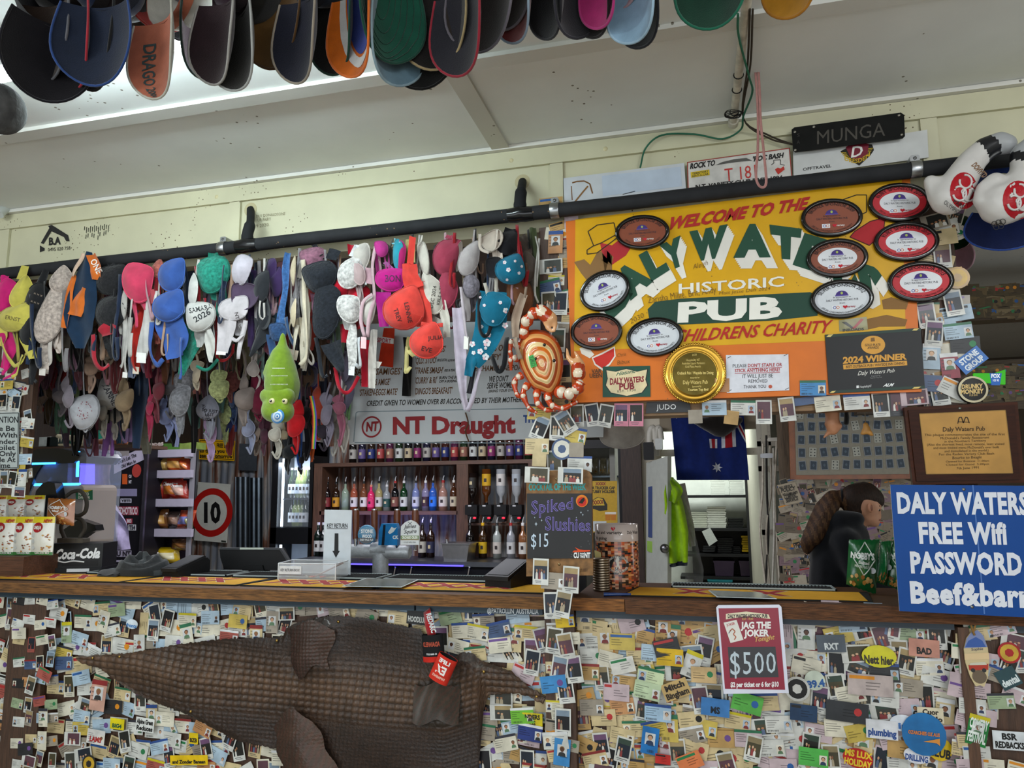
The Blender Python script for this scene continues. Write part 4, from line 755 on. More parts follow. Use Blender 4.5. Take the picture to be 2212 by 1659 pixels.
for i,(x,y0,yc,sz,y1,col,words,kd) in enumerate(BACK):
 r=random.Random(100+i);Yb_=2.72+.16*r.random()+(.10 if y0>850 else 0)
 S=(lambda x_,y_:(x_/2.962,540+y_/2.962));sc_=1/2.962
 top=y0-r.uniform(60,160)
 o=thing('briefs' if kd=='brief' else('nightie' if kd=='long' else 'bra'),words,'underwear' if kd in('brief','long') else 'bra',P(*S(x,top),Yb_),'dusty garments in the second row')
 m=MB();sw=r.uniform(-25,25)
 if kd=='long':
  cloth(m,[S(x+sw*.5,top),S(x+20,y0+40),S(x,yc),S(x-sz*.4,y1)],[v*sc_ for v in(sz*.5,sz*1.1,sz*1.7,sz*.8)],Yb_,col,i);obj('body',m,FABRIC,o)
  m=MB();tape(m,[S(x+sw,top-40),S(x,y0),S(x-10,yc)],5,Yb_-.01,col,i);obj('strap',m,FABRIC,o);continue
 if kd=='brief':
  cloth(m,[S(x-sz,yc-20),S(x,yc+10),S(x+sz,yc-16)],[v*sc_ for v in(30,sz*1.3,30)],Yb_,col,i);obj('body',m,FABRIC,o)
  m=MB();cloth(m,[S(x,yc),S(x+8,(yc+y1)/2),S(x-4,y1)],[sz*.9*sc_,sz*.5*sc_,sz*.7*sc_],Yb_-.004,col,i+3);obj('gusset',m,FABRIC,o)
  m=MB();tape(m,[S(x-sz,yc-20),S(x-6,top),S(x+sz,yc-16)],3.5,Yb_-.008,col,i);obj('strap',m,FABRIC,o);continue
 wt_=LACE if 'lace' in words or 'mesh' in words else FABRIC
 ry=sz*r.uniform(1.0,1.35) if kd=='bra' else sz
 cupat(m,*S(x,yc),sz*sc_,ry*sc_,r.uniform(-25,25),Yb_-.02,col,r.uniform(-30,30),.6);cm=MB().join(m);obj('cup',m,wt_,o)
 if kd=='bra':
  m=MB();cupat(m,*S(x+sz*r.uniform(-.5,.5),yc-ry*1.4),sz*.85*sc_,ry*.8*sc_,r.uniform(-20,20),Yb_,col,r.uniform(-40,40),.5);obj('cup',m,wt_,o)
 m=MB();cloth(m,[S(x+sw*.4,yc+ry*.3),S(x+sw,(yc+y1)/2+20),S(x+sw*.3,y1)],[sz*1.1*sc_,sz*.9*sc_,sz*.5*sc_],Yb_+.005,col,i+7);obj('band',m,wt_,o)
 m=MB();tape(m,[S(x+sw,top),S(x,y0),S(x-4,yc-ry*.5)],4.5,Yb_-.008,col,i);obj('strap',m,FABRIC,o)
 m=MB();tape(m,[S(x+sw,yc+ry*.6),S(x+sw+20,(yc+y1)/2),S(x+sw*.5,y1+14),S(x-sz*.4,y1-30)],4.0,Yb_-.012,col,i+11);obj('strap',m,FABRIC,o)
 if kd=='dots':
  m=MB();on=onto(cm,Yb_)
  for k in range(26):
   a,q=r.uniform(0,6.28),sqrt(r.random())*.8;e=S(x+cos(a)*q*sz*.7,yc+sin(a)*q*ry*.8);m.poly([on(e[0]+1.3*cos(t),e[1]+1.3*sin(t),.002) for t in range(6)],'#8a5058')
  obj('dot_print',m,MATTE,o)
 if kd in('shane','note'):
  m=MB();on=onto(cm,Yb_)
  for s,px_,py_,h_,an in((('ZANNE',x-50,yc-50,38,62),('SHANE',x+35,yc-30,34,84),('&',x+5,yc,30,60)) if kd=='shane' else(('SO JUST A',x-40,yc+20,18,8),('LAST',x-20,yc+50,18,4),('SUMMER',x-40,yc+80,18,6),('AUG 2023',x-40,yc-20,18,70))):
   L=h_*.8*len(s);ca,sa=cos(radians(an)),sin(radians(an));pm=pmap(S(px_,py_),S(px_+L*ca,py_+L*sa),S(px_+h_*sa,py_-h_*ca));txt(m,s,lambda u,v:on(*pm(u,v)),'#2a2830',2)
  obj('handwriting',m,MATTE,o)
  # third row: the tangle at the back of the bar ceiling, only colour and folds show through the gaps
TN=[('dusty pink','#9a6a72'),('ash grey','#7c7878'),('faded navy','#303a4e'),('oatmeal','#a89c8c'),('charcoal','#2a282c'),('wine','#5a2432'),('mauve','#7a6478'),('off white','#b8b2ac'),('brown','#5e4a3c'),('faded red','#8c3030'),('grey lilac','#8a86a0'),('black','#161518')]
for i in range(132):
 r=random.Random(500+i);lay=i%4;x=10+((i*61)%132)*(750-10)/131+r.uniform(-6,6);Yb_=2.64+.13*lay+r.uniform(0,.06)
 t_=(575,640,720,760)[lay]-x*.06+r.uniform(0,50);ln=r.uniform(120,220);cn,col=TN[(i*7+r.randrange(3))%12];hc=hx(col)
 c2=tuple(min(.9,q*r.choice((.6,.8,1.3)))for q in hc[:3])+(1,)
 if x<70 and lay>1:continue
 if t_+ln>985:ln=985-t_
 o=thing('bra','%s bra deep in the tangle behind the hanging rows'%cn,'bra',P(x,t_,Yb_),'%s bras deep in the tangle'%cn)
 m=MB();cupat(m,x,t_+ln*.45,15+r.random()*8,20+r.random()*10,r.uniform(-30,30),Yb_,col,r.uniform(-30,30));obj('cup',m,FABRIC,o)
 m=MB();cupat(m,x+r.uniform(-8,8),t_+ln*.2,15+r.random()*6,20+r.random()*6,r.uniform(-30,30),Yb_+.01,col,r.uniform(-30,30));obj('cup',m,FABRIC,o)
 m=MB();cloth(m,[(x,t_+ln*.3),(x+r.uniform(-8,8),t_+ln*.75),(x+r.uniform(-10,10),t_+ln)],[22,20,10],Yb_+.012,c2,i);obj('band',m,FABRIC,o)
 m=MB();dx=r.uniform(-14,14);tape(m,[(x+dx,t_+ln*.3),(x+dx*1.5,t_+ln*.8),(x+dx+5,t_+ln),(x+dx*.6+9,t_+ln*.7)],5,Yb_-.02,c2,i);obj('strap',m,FABRIC,o)
 m=MB();tape(m,[(x,t_-40),(x+r.uniform(-6,6),t_),(x,t_+ln*.2)],5,Yb_-.01,col,i);obj('strap',m,FABRIC,o)
 # loose straps and tapes between the bras of the front row
LS=[('white','#cfcac4'),('cream','#cbbd9e'),('black','#1b1a1d'),('red','#a3202a'),('grey','#8d888a'),('nude','#b4937c'),('pale pink','#c79fa8'),('navy','#232f48')]
for i in range(64):
 r=random.Random(1300+i);x=14+i*(1120-14)/63+r.uniform(-6,6);y0=598-.105*x+r.uniform(0,50);L=r.uniform(80,190)*(1 if x<760 else.75);cn,col=LS[(i*5+r.randrange(2))%8];Yb_=YG+r.uniform(-.05,.03)
 o=thing('loose_strap','%s strap dangling loose among the front row of bras'%cn,'strap',P(x,y0,Yb_),'%s loose straps in the front row'%cn);dx=r.uniform(-16,16)
 m=MB();tape(m,[(x,y0),(x+dx*.4,y0+L*.5),(x+dx,y0+L),(x+dx+7,y0+L*1.06),(x+dx+10,y0+L*.8)],r.uniform(4,7),Yb_,col,i);obj('tape',m,FABRIC,o)
 if i%3==0:m=MB();cloth(m,[(x+4,y0+L*.3),(x+dx*.5,y0+L*.7),(x-dx*.3,y0+L*1.05)],[9,17,8],Yb_+.012,tuple(min(.85,q*1.15) for q in hx(col)[:3])+(1,),i);obj('wing',m,LACE,o)
 # rainbow strap
o=thing('strap','rainbow striped strap hanging by the fridge','strap',P(673,850,2.72));
for k,c in enumerate(('#b83030','#d08030','#c8b840','#3a9a50','#3a60b0','#7a409a')):
 m=MB();cloth(m,[(672+k*1.6-4,855),(680+k*1.6-4,900),(678+k*1.6-4,970)],[1.7,1.7],2.72,c,3,1,.002);obj('stripe',m,FABRIC,o)
 # plush crocodile hanging head down
YT=YG-.09
tc=thing('plush_crocodile','green plush toy crocodile hanging head down among the bras','plush toy',P(610,905,YT))
def tb(x,y,r,dy=0):q=SA(x,y);p=P(q[0],q[1],YT);return(p.x,p.y+dy,p.z,r/2.962*mpp(q[0],q[1],YT))
b=blob([[tb(1810,545,16),tb(1808,620,30),tb(1800,680,62),tb(1800,780,92),tb(1805,860,104),tb(1805,900,100)],[tb(1750,720,16,-.03),tb(1728,800,14,-.035)],[tb(1818,720,16,-.035),tb(1838,800,14,-.04)]],.006,8)
paint(b,lambda c:'#6f8c1e');onb=onto(b,YT);obj('body',b,FELT,tc)
b=blob([[tb(1742,940,46,-.03),tb(1800,938,50,-.035),tb(1866,938,46,-.03)],[tb(1775,1030,72,-.025),tb(1830,1035,70,-.025)],[tb(1800,1010,80,-.02)]],.006,8)
paint(b,lambda c:'#76921f');onh=onto(b,YT);hdm=obj('head',b,FELT,tc)
for x,y in((1740,968),(1822,968)):
 q=SA(x,y);c=onh(q[0],q[1],-.001);m=MB();m.lathe([(0,.008),(.009,.006),(.0115,0)],c,'#d8cfa0',14,(0,-1,0));e=obj('eye',m,SATIN,hdm)
 m=MB();m.lathe([(0,.0105),(.0045,.009),(.0046,.005)],c,'#141414',12,(0,-1,0));m.disc(c+Vector((.001,-.011,.001)),(.001,0,0),(0,0,.001),'#f0f0f0',6);obj('pupil',m,GLOSS,hdm)
q=SA(1778,1065);c=onh(q[0],q[1],.004);m=MB()
for k,(R_,cc) in enumerate(((.026,'#3f86c4'),(.0195,'#cfdbe6'),(.0125,'#4a8ac8'),(.0075,'#dde4ea'),(.004,'#2a6aa8'))):m.lathe([(0,.003+k*.0006),(R_,.0025+k*.0006),(R_,0)],c,cc,24,(0,-1,0))
obj('crochet_rosette',m,FELT,tc)
m=MB()
for x0,x1,y in((1745,1820,757),(1737,1838,805),(1732,1840,860)):
 for k in range(14):
  a=SA(x0+(x1-x0)*k/13,y);p=onb(a[0],a[1],.0);m.ell(p,.0015,.0015,.0026,'#dfe0d0',5,4)
obj('stitching',m,FABRIC,tc)
# ================================================================= bar counter and what stands on it
ZT=1.127
def cz(x,y,z=ZT):return PZ(x,y,z)
ct=thing('bar_counter','long timber bar counter with a rough sawn edge, left of the photo covered post','bar counter',(-2,2.78,1.05))
m=MB();m.box((-6.5,2.535,1.092),(-.545,3.04,ZT-.001),'#6a4426');obj('top_board',m,WOOD,ct)
EDGE=fin('rough_sawn_edge',.6,nz=.75,ns=11,bump=.8,bs=60,stretch=(2,20,26))
m=MB();m.box((-6.5,2.525,1.087),(-.545,2.536,ZT),'#8a5c30');obj('front_edge',m,EDGE,ct)
m=MB();m.box((-6.5,2.558,1.0635),(X_(895,2.56,1315),2.585,1.087),'#2f3e49');m2=MB();m2.box((X_(899,2.556,1315),2.555,1.0635),(-.56,2.585,1.087),'#31404b')
obj('metal_strip',m,SATIN,ct);mo=obj('metal_strip',m2,SATIN,ct)
m=MB();txt(m,'@PATROLLIN_AUSTRALIA',qmap((1052,1324),(1163,1326.5),(1052,1314),2.5545,(1163,1316.5)),'#d0d4d8',2);obj('lettering',m,MATTE,ct)
ct=thing('bar_counter','shorter timber bar counter right of the photo covered post','bar counter',(.1,2.78,1.05))
m=MB();m.box((-.45,2.535,1.092),(1.5,3.0,ZT-.001),'#57361f');obj('top_board',m,WOOD,ct)
m=MB();m.box((-.455,2.528,1.087),(X_(1349,2.53,1305),2.536,ZT),'#9a6230');obj('front_edge',m,EDGE,ct)
m=MB();m.box((X_(1351,2.53,1305),2.522,1.082),(1.5,2.536,ZT+.002),'#6e4426');obj('front_edge',m,EDGE,ct)
m=MB();m.box((-.445,2.558,1.060),(.70,2.585,1.083),'#3a434c');m2=MB();m2.box((.74,2.555,1.058),(1.5,2.585,1.08),'#3a4048');obj('metal_strip',m,SATIN,ct);obj('metal_strip',m2,SATIN,ct)
# bar runners
def runner(xa,xb,words,ya=2.605,yb=2.835,xs=(.20,.36,.52,.68)):
 o=thing('bar_runner',words,'bar mat',((xa+xb)/2,ya,ZT));z=ZT+.003
 m=MB();s=.03;m.prism([(xa,ya,z),(xb,ya,z),(xb+s,yb,z),(xa+s,yb,z)],(0,0,-.003),'#1e1c1a');obj('rubber_base',m,RUBBER,o)
 m=MB();z+=.0006;m.quad((xa+.006,ya+.008,z),(xb-.012,ya+.008,z),(xb+s-.03,yb-.008,z),(xa+s+.012,yb-.008,z),'#dca018');obj('yellow_field',m,fin('felt_print',.8,nz=.06,ns=40),o)
 L=xb-xa
 for f in xs:
  for c,g,dz in(('#e2d2a0',.010,.0005),('#a01c20',0,.0010)):
   m=MB() if g else m;cx_=xa+L*f;w_=.05 if len(xs)==4 else.045
   for sg in(1,-1):
    a,b=Vector((cx_-sg*w_,ya+.07,z+dz)),Vector((cx_+sg*w_,yb-.03,z+dz+.0001*sg));hw=.017+g*.5;e=(b-a).normalized()*g*.6
    m.quad(a-e-Vector((hw,0,0)),a-e+Vector((hw,0,0)),b+e+Vector((hw,0,0)),b+e-Vector((hw,0,0)),c)
  obj('printed_cross',m,MATTE,o)
xe=[PZ(x,1270,ZT).x for x in()]
def xf(px,py):return cz(px,py).x
runner(-3.3,xf(238,1262),'yellow bar runner with red crosses at the left end, under the drinks box')
runner(xf(245,1262),xf(494,1269),'yellow bar runner in front of the card terminal and dark cloth')
runner(xf(503,1269),xf(793,1277),'yellow bar runner in front of the till screen and key box')
runner(xf(801,1277),xf(1174,1286),'yellow bar runner ending at the photo covered post')
runner(xf(1338,1293),xf(1893,1307),'long yellow bar runner right of the photo covered post',xs=(.30,.62))
# black drip mats with pale borders
def drip(xa,xb,ya,yb,words):
 o=thing('drip_mat',words,'drip mat',((xa+xb)/2,ya,ZT));m=MB();m.box((xa,ya,ZT),(xb,yb,ZT+.006),'#141414');obj('tray',m,RUBBER,o)
 m=MB();z=ZT+.0066;n=int((xb-xa)/.012)
 for k in range(n):x=xa+.012+(xb-xa-.024)*k/n;m.box((x,ya+.012,ZT+.006),(x+.004,yb-.012,ZT+.0105),'#202020')
 obj('ribs',m,RUBBER,o);m=MB();t=.005
 for lo,hi in(((xa,ya),(xb,ya+t)),((xa,yb-t),(xb,yb)),((xa,ya),(xa+t,yb)),((xb-t,ya),(xb,yb))):m.box((lo[0],lo[1],ZT+.006),(hi[0],hi[1],ZT+.011),'#9aa4a4')
 obj('border',m,SATIN,o)
drip(-2.75,-2.02,2.86,3.03,'black ribbed drip mat behind the left card terminal');drip(-1.99,-1.32,2.86,3.03,'black ribbed drip mat behind the key return box');drip(-1.29,-.70,2.86,3.03,'black ribbed drip mat next to the right card terminal');drip(-.14,.42,2.83,2.95,'black ribbed drip mat on the right counter')
def sheet(pts,words,col,dz=.004,name='laminated_sheet'):
 o=thing(name,words,'sheet',cz(*pts[0]));a=[cz(x,y,ZT+dz+.004) for x,y in pts];m=MB();m.prism(a,(0,0,-.0015),'#c8d0d0');obj('edge',m,SATIN,o)
 c=sum(a,Vector((0,0,0)))/len(a);m=MB();m.poly([c+(p-c)*.94+Vector((0,0,.0006)) for p in a],col);obj('print',m,GLOSS,o)
sheet([(738,1266),(868,1268),(905,1252),(790,1249)],'laminated sheet lying across the runner beside the key sign','#6a6a5c',.008);sheet([(1548,1289),(1678,1293),(1640,1279),(1530,1275)],'laminated sheet lying on the right runner','#76766c',.008)
class Loc:
 def __init__(s,A,B):s.A=Vector(A);d=Vector(B)-s.A;d.z=0;s.L=d.length;s.x=d.normalized();s.y=Vector((-s.x.y,s.x.x,0));s.z=Vector((0,0,1))
 def p(s,u,d,h):return s.A+s.x*u+s.y*d+s.z*h
 def box(s,m,u0,u1,d0,d1,h0,h1,col):m.obox(s.p((u0+u1)/2,(d0+d1)/2,(h0+h1)/2),s.x*(u1-u0)/2,s.y*(d1-d0)/2,s.z*(h1-h0)/2,col)
 def prof(s,m,u0,u1,prof,col):m.prism([s.p(u0,d,h) for d,h in prof],s.x*(u1-u0),col)
 def f(s,u0,u1,d,h0,h1):return lambda u,v:s.p(u0+(u1-u0)*u,d,h0+(h1-h0)*v)
def hgt(px,py_top,A):return(P(px,py_top,Vector(A).y)-Vector(A)).z
# black drinks napkin box
A,B=cz(98,1238),cz(219,1236);q=Loc(A,B);H=hgt(98,1175,A)
o=thing('napkin_box','black box with white script lettering standing at the left end of the counter','box',A)
m=MB();q.box(m,0,q.L,0,.15,.022,H,'#161617');obj('body',m,SATIN,o)
m=MB();q.box(m,-.006,q.L+.004,-.012,.155,0,.022,'#101011');q.box(m,.07,q.L-.02,-.001,.02,.03,.055,'#050505');obj('base',m,SATIN,o)
m=MB();q.box(m,.10,.20,-.0135,-.011,.004,.019,'#d8d8da');obj('price_strip',m,PAPER,o)
m=MB();txt(m,'Coca',q.f(.036,.125,-.0008,H*.48,H*.80),'#e8e8e8',3,shear=.28);txt(m,'-Cola',q.f(.128,.235,-.0008,H*.50,H*.82),'#e8e8e8',3,shear=.28)
m.ribbon(spl([q.p(.04,-.001,H*.44),q.p(.08,-.001,H*.36),q.p(.12,-.001,H*.40),q.p(.17,-.001,H*.36)],6),.006,-q.y,'#e8e8e8',.0006);obj('script_lettering',m,MATTE,o)
# snack pouches on the timber ledge
m=MB();m.box((-3.3,2.70,ZT-.03),(X_(84,2.78,1220),2.99,P(60,1199,2.78).z),'#5a3826');one('timber_ledge',m,WOOD,'dark timber ledge carrying the snack pouches at the far left','ledge')
def pouch(px,yb,yt,w_,Y,lab,k,bands=('#d9c21e','#dcd8cc','#a01c22'),seal=None):
 s=mpp(px,yb,Y);a=P(px-w_/2,yb,Y);o=thing('snack_pouch',lab,'snack pouch',P(px,yb,Y));Wd=w_*s;Ht=(P(px,yt,Y)-P(px,yb,Y)).z;c0=P(px,yb,Y)
 def f(u,v):x=(u-.5)*Wd;bul=.022*(1-(2*u-1)**2)*sin(pi*min(1,v*.92+.04))**.7;return c0+Vector((x,-bul,Ht*v))
 m=MB();m.grid(f,10,12,lambda u,v:bands[0] if v>.82 else('#3a7a3c' if v<.1 and seal else bands[1]));m.grid(lambda u,v:f(1-u,v)+Vector((0,.004,0)),10,12,'#b8b4a8');obj('pouch',m,FOIL,o)
 m=MB();n=18
 m.poly([f(.42+.22*cos(2*pi*i/n),.72+.13*sin(2*pi*i/n))+Vector((0,-.002,0)) for i in range(n)],bands[2])
 txt(m,'OMUJA',lambda u,v:f(.25+.34*u,.68+.08*v)+Vector((0,-.0028,0)),'#e8e0d8',3);txt(m,'NEW!',lambda u,v:f(.62+.3*u,.85+.08*v)+Vector((0,-.002,0)),'#b02020',3)
 r=random.Random(k)
 for i in range(26):
  u,v=.5+r.random()*.42,.1+r.random()*.5
  if u>.55+.25*(v-.1):
   e=r.uniform(.02,.06);an=r.uniform(0,3);m.poly([f(min(.97,u+e*cos(an+t)),v+e*.5*sin(an+t))+Vector((0,-.0022-i*.00002,0)) for t in(0,1.2,3.1,4.4)],r.choice(('#8a4a22','#b87a3a','#6a3420','#c89a50','#a04a20')))
 for i in range(3):m.disc(f(.26,.52-i*.16)+Vector((0,-.002,0)),(Wd*.07,0,0),(0,0,Wd*.07),'#b8b8b4',10)
 if seal:txt(m,seal,lambda u,v:f(.3+.6*u,.035+.05*v)+Vector((0,-.002,0)),'#e8e8e0',2)
 obj('print',m,CARDM,o)
k=0
for px,lab in((-8,'first white and yellow snack pouch of the back row, cut by the left edge'),(32,'middle snack pouch of the back row at the far left'),(71,'snack pouch of the back row nearest the copper nut bag')):k+=1;pouch(px,1122,1070,44,2.92,lab,k)
for px,lab,w_ in((6,'front row snack pouch cut by the left edge, green base',50),(48,'front row snack pouch with a red spot on its base',44),(88,'front row snack pouch beside the black napkin box',50)):k+=1;pouch(px,1199,1116,w_,2.76,lab,k,seal='CRACKER MIX')
# copper nut bag, green nut bags
def nutbag(q4,Y,col,lab,words,accent,lines,thick=.03,group=None):
 o=thing('nut_bag',lab,'snack bag',P((q4[0][0]+q4[1][0])/2,q4[0][1],Y));g=qmap(q4[0],q4[1],q4[3],Y,q4[2])
 def f(u,v,s=1):p=g(u,v);p.y-=s*thick*max(0,sin(pi*u))**.7*max(0,sin(pi*v))**.6*(1+.18*sin(u*9+v*7));p.z+=.002*sin(u*40)*(v>.94 or v<.06);return p
 m=MB();m.grid(f,16,16,col);m.grid(lambda u,v:f(1-u,v,-.6),12,12,col);obj('bag',m,FOIL,o)
 m=MB();E=Vector((0,-.0035,0))
 if accent:
  d=[(.5,.95),(.86,.62),(.5,.30),(.14,.62)]
  for a,b in zip(d,d[1:]+d[:1]):
   pts=[f(a[0]+(b[0]-a[0])*t/6,a[1]+(b[1]-a[1])*t/6)+E for t in range(7)];m.ribbon(pts,.0035,(0,-1,0),accent,.0006)
 for s,u0,u1,v0,v1,c in lines:txt(m,s,lambda u,v:f(u0+(u1-u0)*u,v0+(v1-v0)*v)+E,c,3)
 r=random.Random(words)
 for i in range(16):
  u,v,e=.1+.75*r.random(),.06+.2*r.random(),r.uniform(.03,.07);m.poly([f(u+e*cos(t),v+e*.8*sin(t))+E*(.8+i*.02) for t in(0,1,2,3,4,5)],r.choice(('#b8803a','#c89a58','#8a5a2a','#d8b070')))
 m.disc(f(.8,.42)+E,(.010,0,0),(0,0,.010),'#c8ccd0',14);obj('print',m,CARDM,o);return o
nutbag([(100,1128),(160,1136),(163,1078),(104,1076)],2.80,'#9a5a28','copper foil nut bag propped above the black napkin box',3,'#e0d8d0',(("NOBBY'S",.24,.8,.60,.70,'#f0ece8'),('Salted',.42,.62,.50,.56,'#f0ece8')))
for q4,lab in(([(1828,1262),(1892,1284),(1900,1166),(1834,1166)],'green foil nut bag hanging in front of the person in the dark hoodie'),([(1893,1258),(1915,1266),(1930,1168),(1902,1170)],'green foil nut bag turned sideways between two others'),([(1912,1262),(1975,1290),(1985,1170),(1918,1168)],'green foil nut bag half hidden by the blue sign')):
 Y_=2.84+.02*(q4[0][0]-1828)/80;side='sideways' in lab
 nutbag(q4,Y_,'#0c5a2c',lab,int(q4[0][0]),None if side else '#d8e0d8',() if side else(("NOBBY'S",.06,.82,.62,.74,'#e8ece8'),('Salted',.3,.66,.52,.58,'#d8e0d8'),('MIXED NUTS',.2,.7,.44,.49,'#c0d0c0')))
 # slush machine: black housing, clear bowl lit blue, beige slush
YM=3.22
sm=thing('slush_machine','black slush machine with a clear bowl lit blue and full of beige slush','slush machine',P(150,1236,YM))
def zx(px,py,Y=YM):p=P(px,py,Y);return p.x,p.z
x0,zb=zx(112,1240);x1,zt=zx(209,975);xh,_=zx(40,1000)
m=MB();m.rbox((x0-.02,YM-.10,ZT-.2),(x1+.01,YM+.16,zx(0,1185)[1]),.01,'#121214');m.rbox((xh,YM+.02,ZT-.2),(x0+.03,YM+.2,zx(50,1000)[1]),.03,'#141416');obj('housing',m,GLOSS,sm)
m=MB();top=[(40,1020),(50,985),(80,970),(120,968),(165,976),(172,985),(160,1000),(92,1002),(80,1020),(62,1060),(44,1080)];m.prism(pp(top,YM-.12),(0,.28,0),'#131315');obj('lid',m,GLOSS,sm)
m=MB();m.rbox((zx(90,1180)[0],YM-.11,zx(0,1182)[1]),(zx(210,1180)[0],YM+.13,zx(0,976)[1]),.045,'#d8e4ff');obj('bowl',m,CLEAR,sm)
m=MB();m.rbox((zx(94,1180)[0],YM-.10,zx(0,1179)[1]),(zx(206,1180)[0],YM+.12,zx(0,1050)[1]),.03,'#a08868');obj('slush',m,SATIN,sm)
m=MB();m.box((zx(92,1004)[0],YM-.128,zx(92,1006)[1]),(zx(162,1004)[0],YM-.121,zx(92,1002)[1]),'#4fb0ff');m.tube([P(170,975,YM-.10),P(168,1000,YM-.10),P(167,1030,YM-.10)],.007,'#4fb0ff');m.box((zx(96,1048)[0],YM-.104,zx(100,1050)[1]),(zx(205,1048)[0],YM-.09,zx(100,1045)[1]),'#4fb0ff');obj('led_strip',m,emitter('blue_led','#2f8cff',9),sm)
m=MB();m.quad(P(94,1046,YM+.10),P(205,1046,YM+.10),P(205,990,YM+.10),P(94,990,YM+.10),'#fff');obj('glow_sheet',m,emitter('violet_glow','#6a62ff',2.4),sm)  # glowing sheet added so the inside of the bowl looks lit
m=MB();m.tube([P(105,1060,YM-.02),P(110,1000,YM-.02)],.012,'#b8c0e0');m.tube([P(150,1055,YM),P(152,990,YM)],.01,'#b8c0e0');obj('paddle',m,CLEAR,sm)
m=MB();m.prism(pp([(66,1115),(78,1060),(92,1044),(104,1040),(118,1044),(124,1075),(122,1120),(92,1115)],YM-.16),(0,.05,0),'#0f0f10');m.prism(pp([(128,1150),(170,1122),(205,1134),(208,1146),(190,1150),(150,1178)],YM-.17),(0,.05,0),'#101012');obj('tap_handle',m,GLOSS,sm)
m=flat([(163,1058),(200,1058),(200,1080),(164,1078)],YM-.125,.001,'#1f6a48');txt(m,'MANGO',qmap((169,1070),(192,1070),(169,1064),YM-.1262),'#e8e4d8',3);txt(m,'DAIQUIRI',qmap((169,1077),(194,1077),(169,1072),YM-.1262),'#e8e4d8',3);m.poly(pp([(165,1058),(200,1058),(188,1063),(178,1063)],YM-.1258),'#d8b828');obj('flavour_label',m,PAPER,sm)
area('slush_led_light',P(150,985,YM),P(150,1100,YM),.2,.1,4,(.12,.40,1.0))
m=MB();pts=spl([P(x,y,2.90) for x,y in((143,1072),(158,1062),(176,1062),(187,1082),(184,1105),(168,1114),(150,1108))],6);m.tube(pts,.009,'#3a352e');pts=spl([P(x,y,2.90) for x,y in((140,1164),(132,1140),(140,1122),(158,1118),(178,1124),(183,1142),(172,1162))],6);m.tube(pts,.009,'#3a352e');m.rbox((P(131,1166,2.9).x,2.88,P(131,1172,2.9).z),(P(187,1166,2.9).x,2.92,P(131,1162,2.9).z),.004,'#4a443c')
one('curled_hose',m,RUBBER,'grey brown curled hose standing behind the black napkin box','hose')
# dark crumpled cap on the runner
o=thing('crumpled_cap','crumpled charcoal grey cloth cap lying on the runner','cap',cz(270,1250))
c=cz(278,1248);r=random.Random(3)
def lump(u,v):
 a=2*pi*u;e=sin(pi*v/2);return c+Vector((.135*cos(a)*e*(1+.08*sin(3*a)),.075+.075*sin(a)*e,.075*cos(pi*v/2)**.8*(1+.22*sin(2*a+1)+.15*sin(7*v*3+a*2))+.006))
m=MB();m.grid(lump,30,12,lambda u,v:'#2c2e30' if(int(u*9)+int(v*5))%4 else '#45484a');obj('crown',m,FABRIC,o)
m=MB();m.grid(lambda u,v:c+Vector((-.05-.13*v*(1-.25*(2*u-1)**2),.0+.15*u-.02,.012+.014*sin(u*pi)+.004*sin(v*9))),12,6,'#1f2022');m.grid(lambda u,v:c+Vector((-.05-.13*v*(1-.25*(2*u-1)**2),.0+.15*u-.02,.006+.014*sin(u*pi))),12,6,'#1b1c1e');obj('brim',m,FABRIC,o)
# card terminals
def terminal(A,B,lab,D,H):
 q=Loc(A,B);o=thing('card_terminal',lab,'card terminal',A);m=MB()
 q.prof(m,0,q.L,[(0,0),(D,0),(D,H*.8),(D*.9,H),(D*.8,H),(.0,H*.42)],'#131315');obj('stand',m,SATIN,o)
 m=MB();a=Vector((0,0,0));q.prof(m,.004,q.L-.004,[(-.012,H*.34),(-.012,H*.52),(D*.83,H*1.12),(D*.88,H*1.05),(D*.86,H*.96)],'#19191b');obj('body',m,SATIN,o)
 m=MB();p=lambda u,t:q.p(u,-.012+(D*.83+.012)*t,H*.52+(H*.60)*t+.0015);m.quad(p(.012,.08),p(q.L-.012,.08),p(q.L-.012,.92),p(.012,.92),'#26262b');obj('screen',m,SATIN,o)
terminal(cz(350,1247),cz(385,1249),'black card terminal beside the crumpled dark cap',.17,.075);terminal(cz(1048,1269),cz(1103,1273),'black card terminal near the chalk board',.17,.085)
# till screen seen from behind
ps=thing('till_screen','black till screen seen from behind on the counter','screen',P(545,1240,3.12));Y=3.10
m=MB();m.prism(pp([(474,1187),(608,1184),(622,1215),(605,1232),(484,1230),(476,1205)],Y),(0,.03,0),'#131315');obj('housing',m,SATIN,ps)
m=MB();m.prism(pp([(470,1187),(478,1183),(606,1184),(624,1212),(620,1213),(604,1188)],Y-.008),(0,.02,0),'#3a3b3e');obj('bezel',m,SATIN,ps)
m=MB();m.prism(pp([(526,1222),(566,1221),(572,1240),(520,1240)],Y-.01),(0,.05,0),'#0e0e10');m.box((P(480,1240,Y).x,Y,.861),(P(612,1240,Y).x,Y+.15,P(545,1236,Y).z),'#101012');obj('stand',m,SATIN,ps)
m=flat([(518,1183),(569,1183),(569,1187),(518,1187)],Y-.010,.001,'#b8c0b4');obj('sticker',m,PAPER,ps)
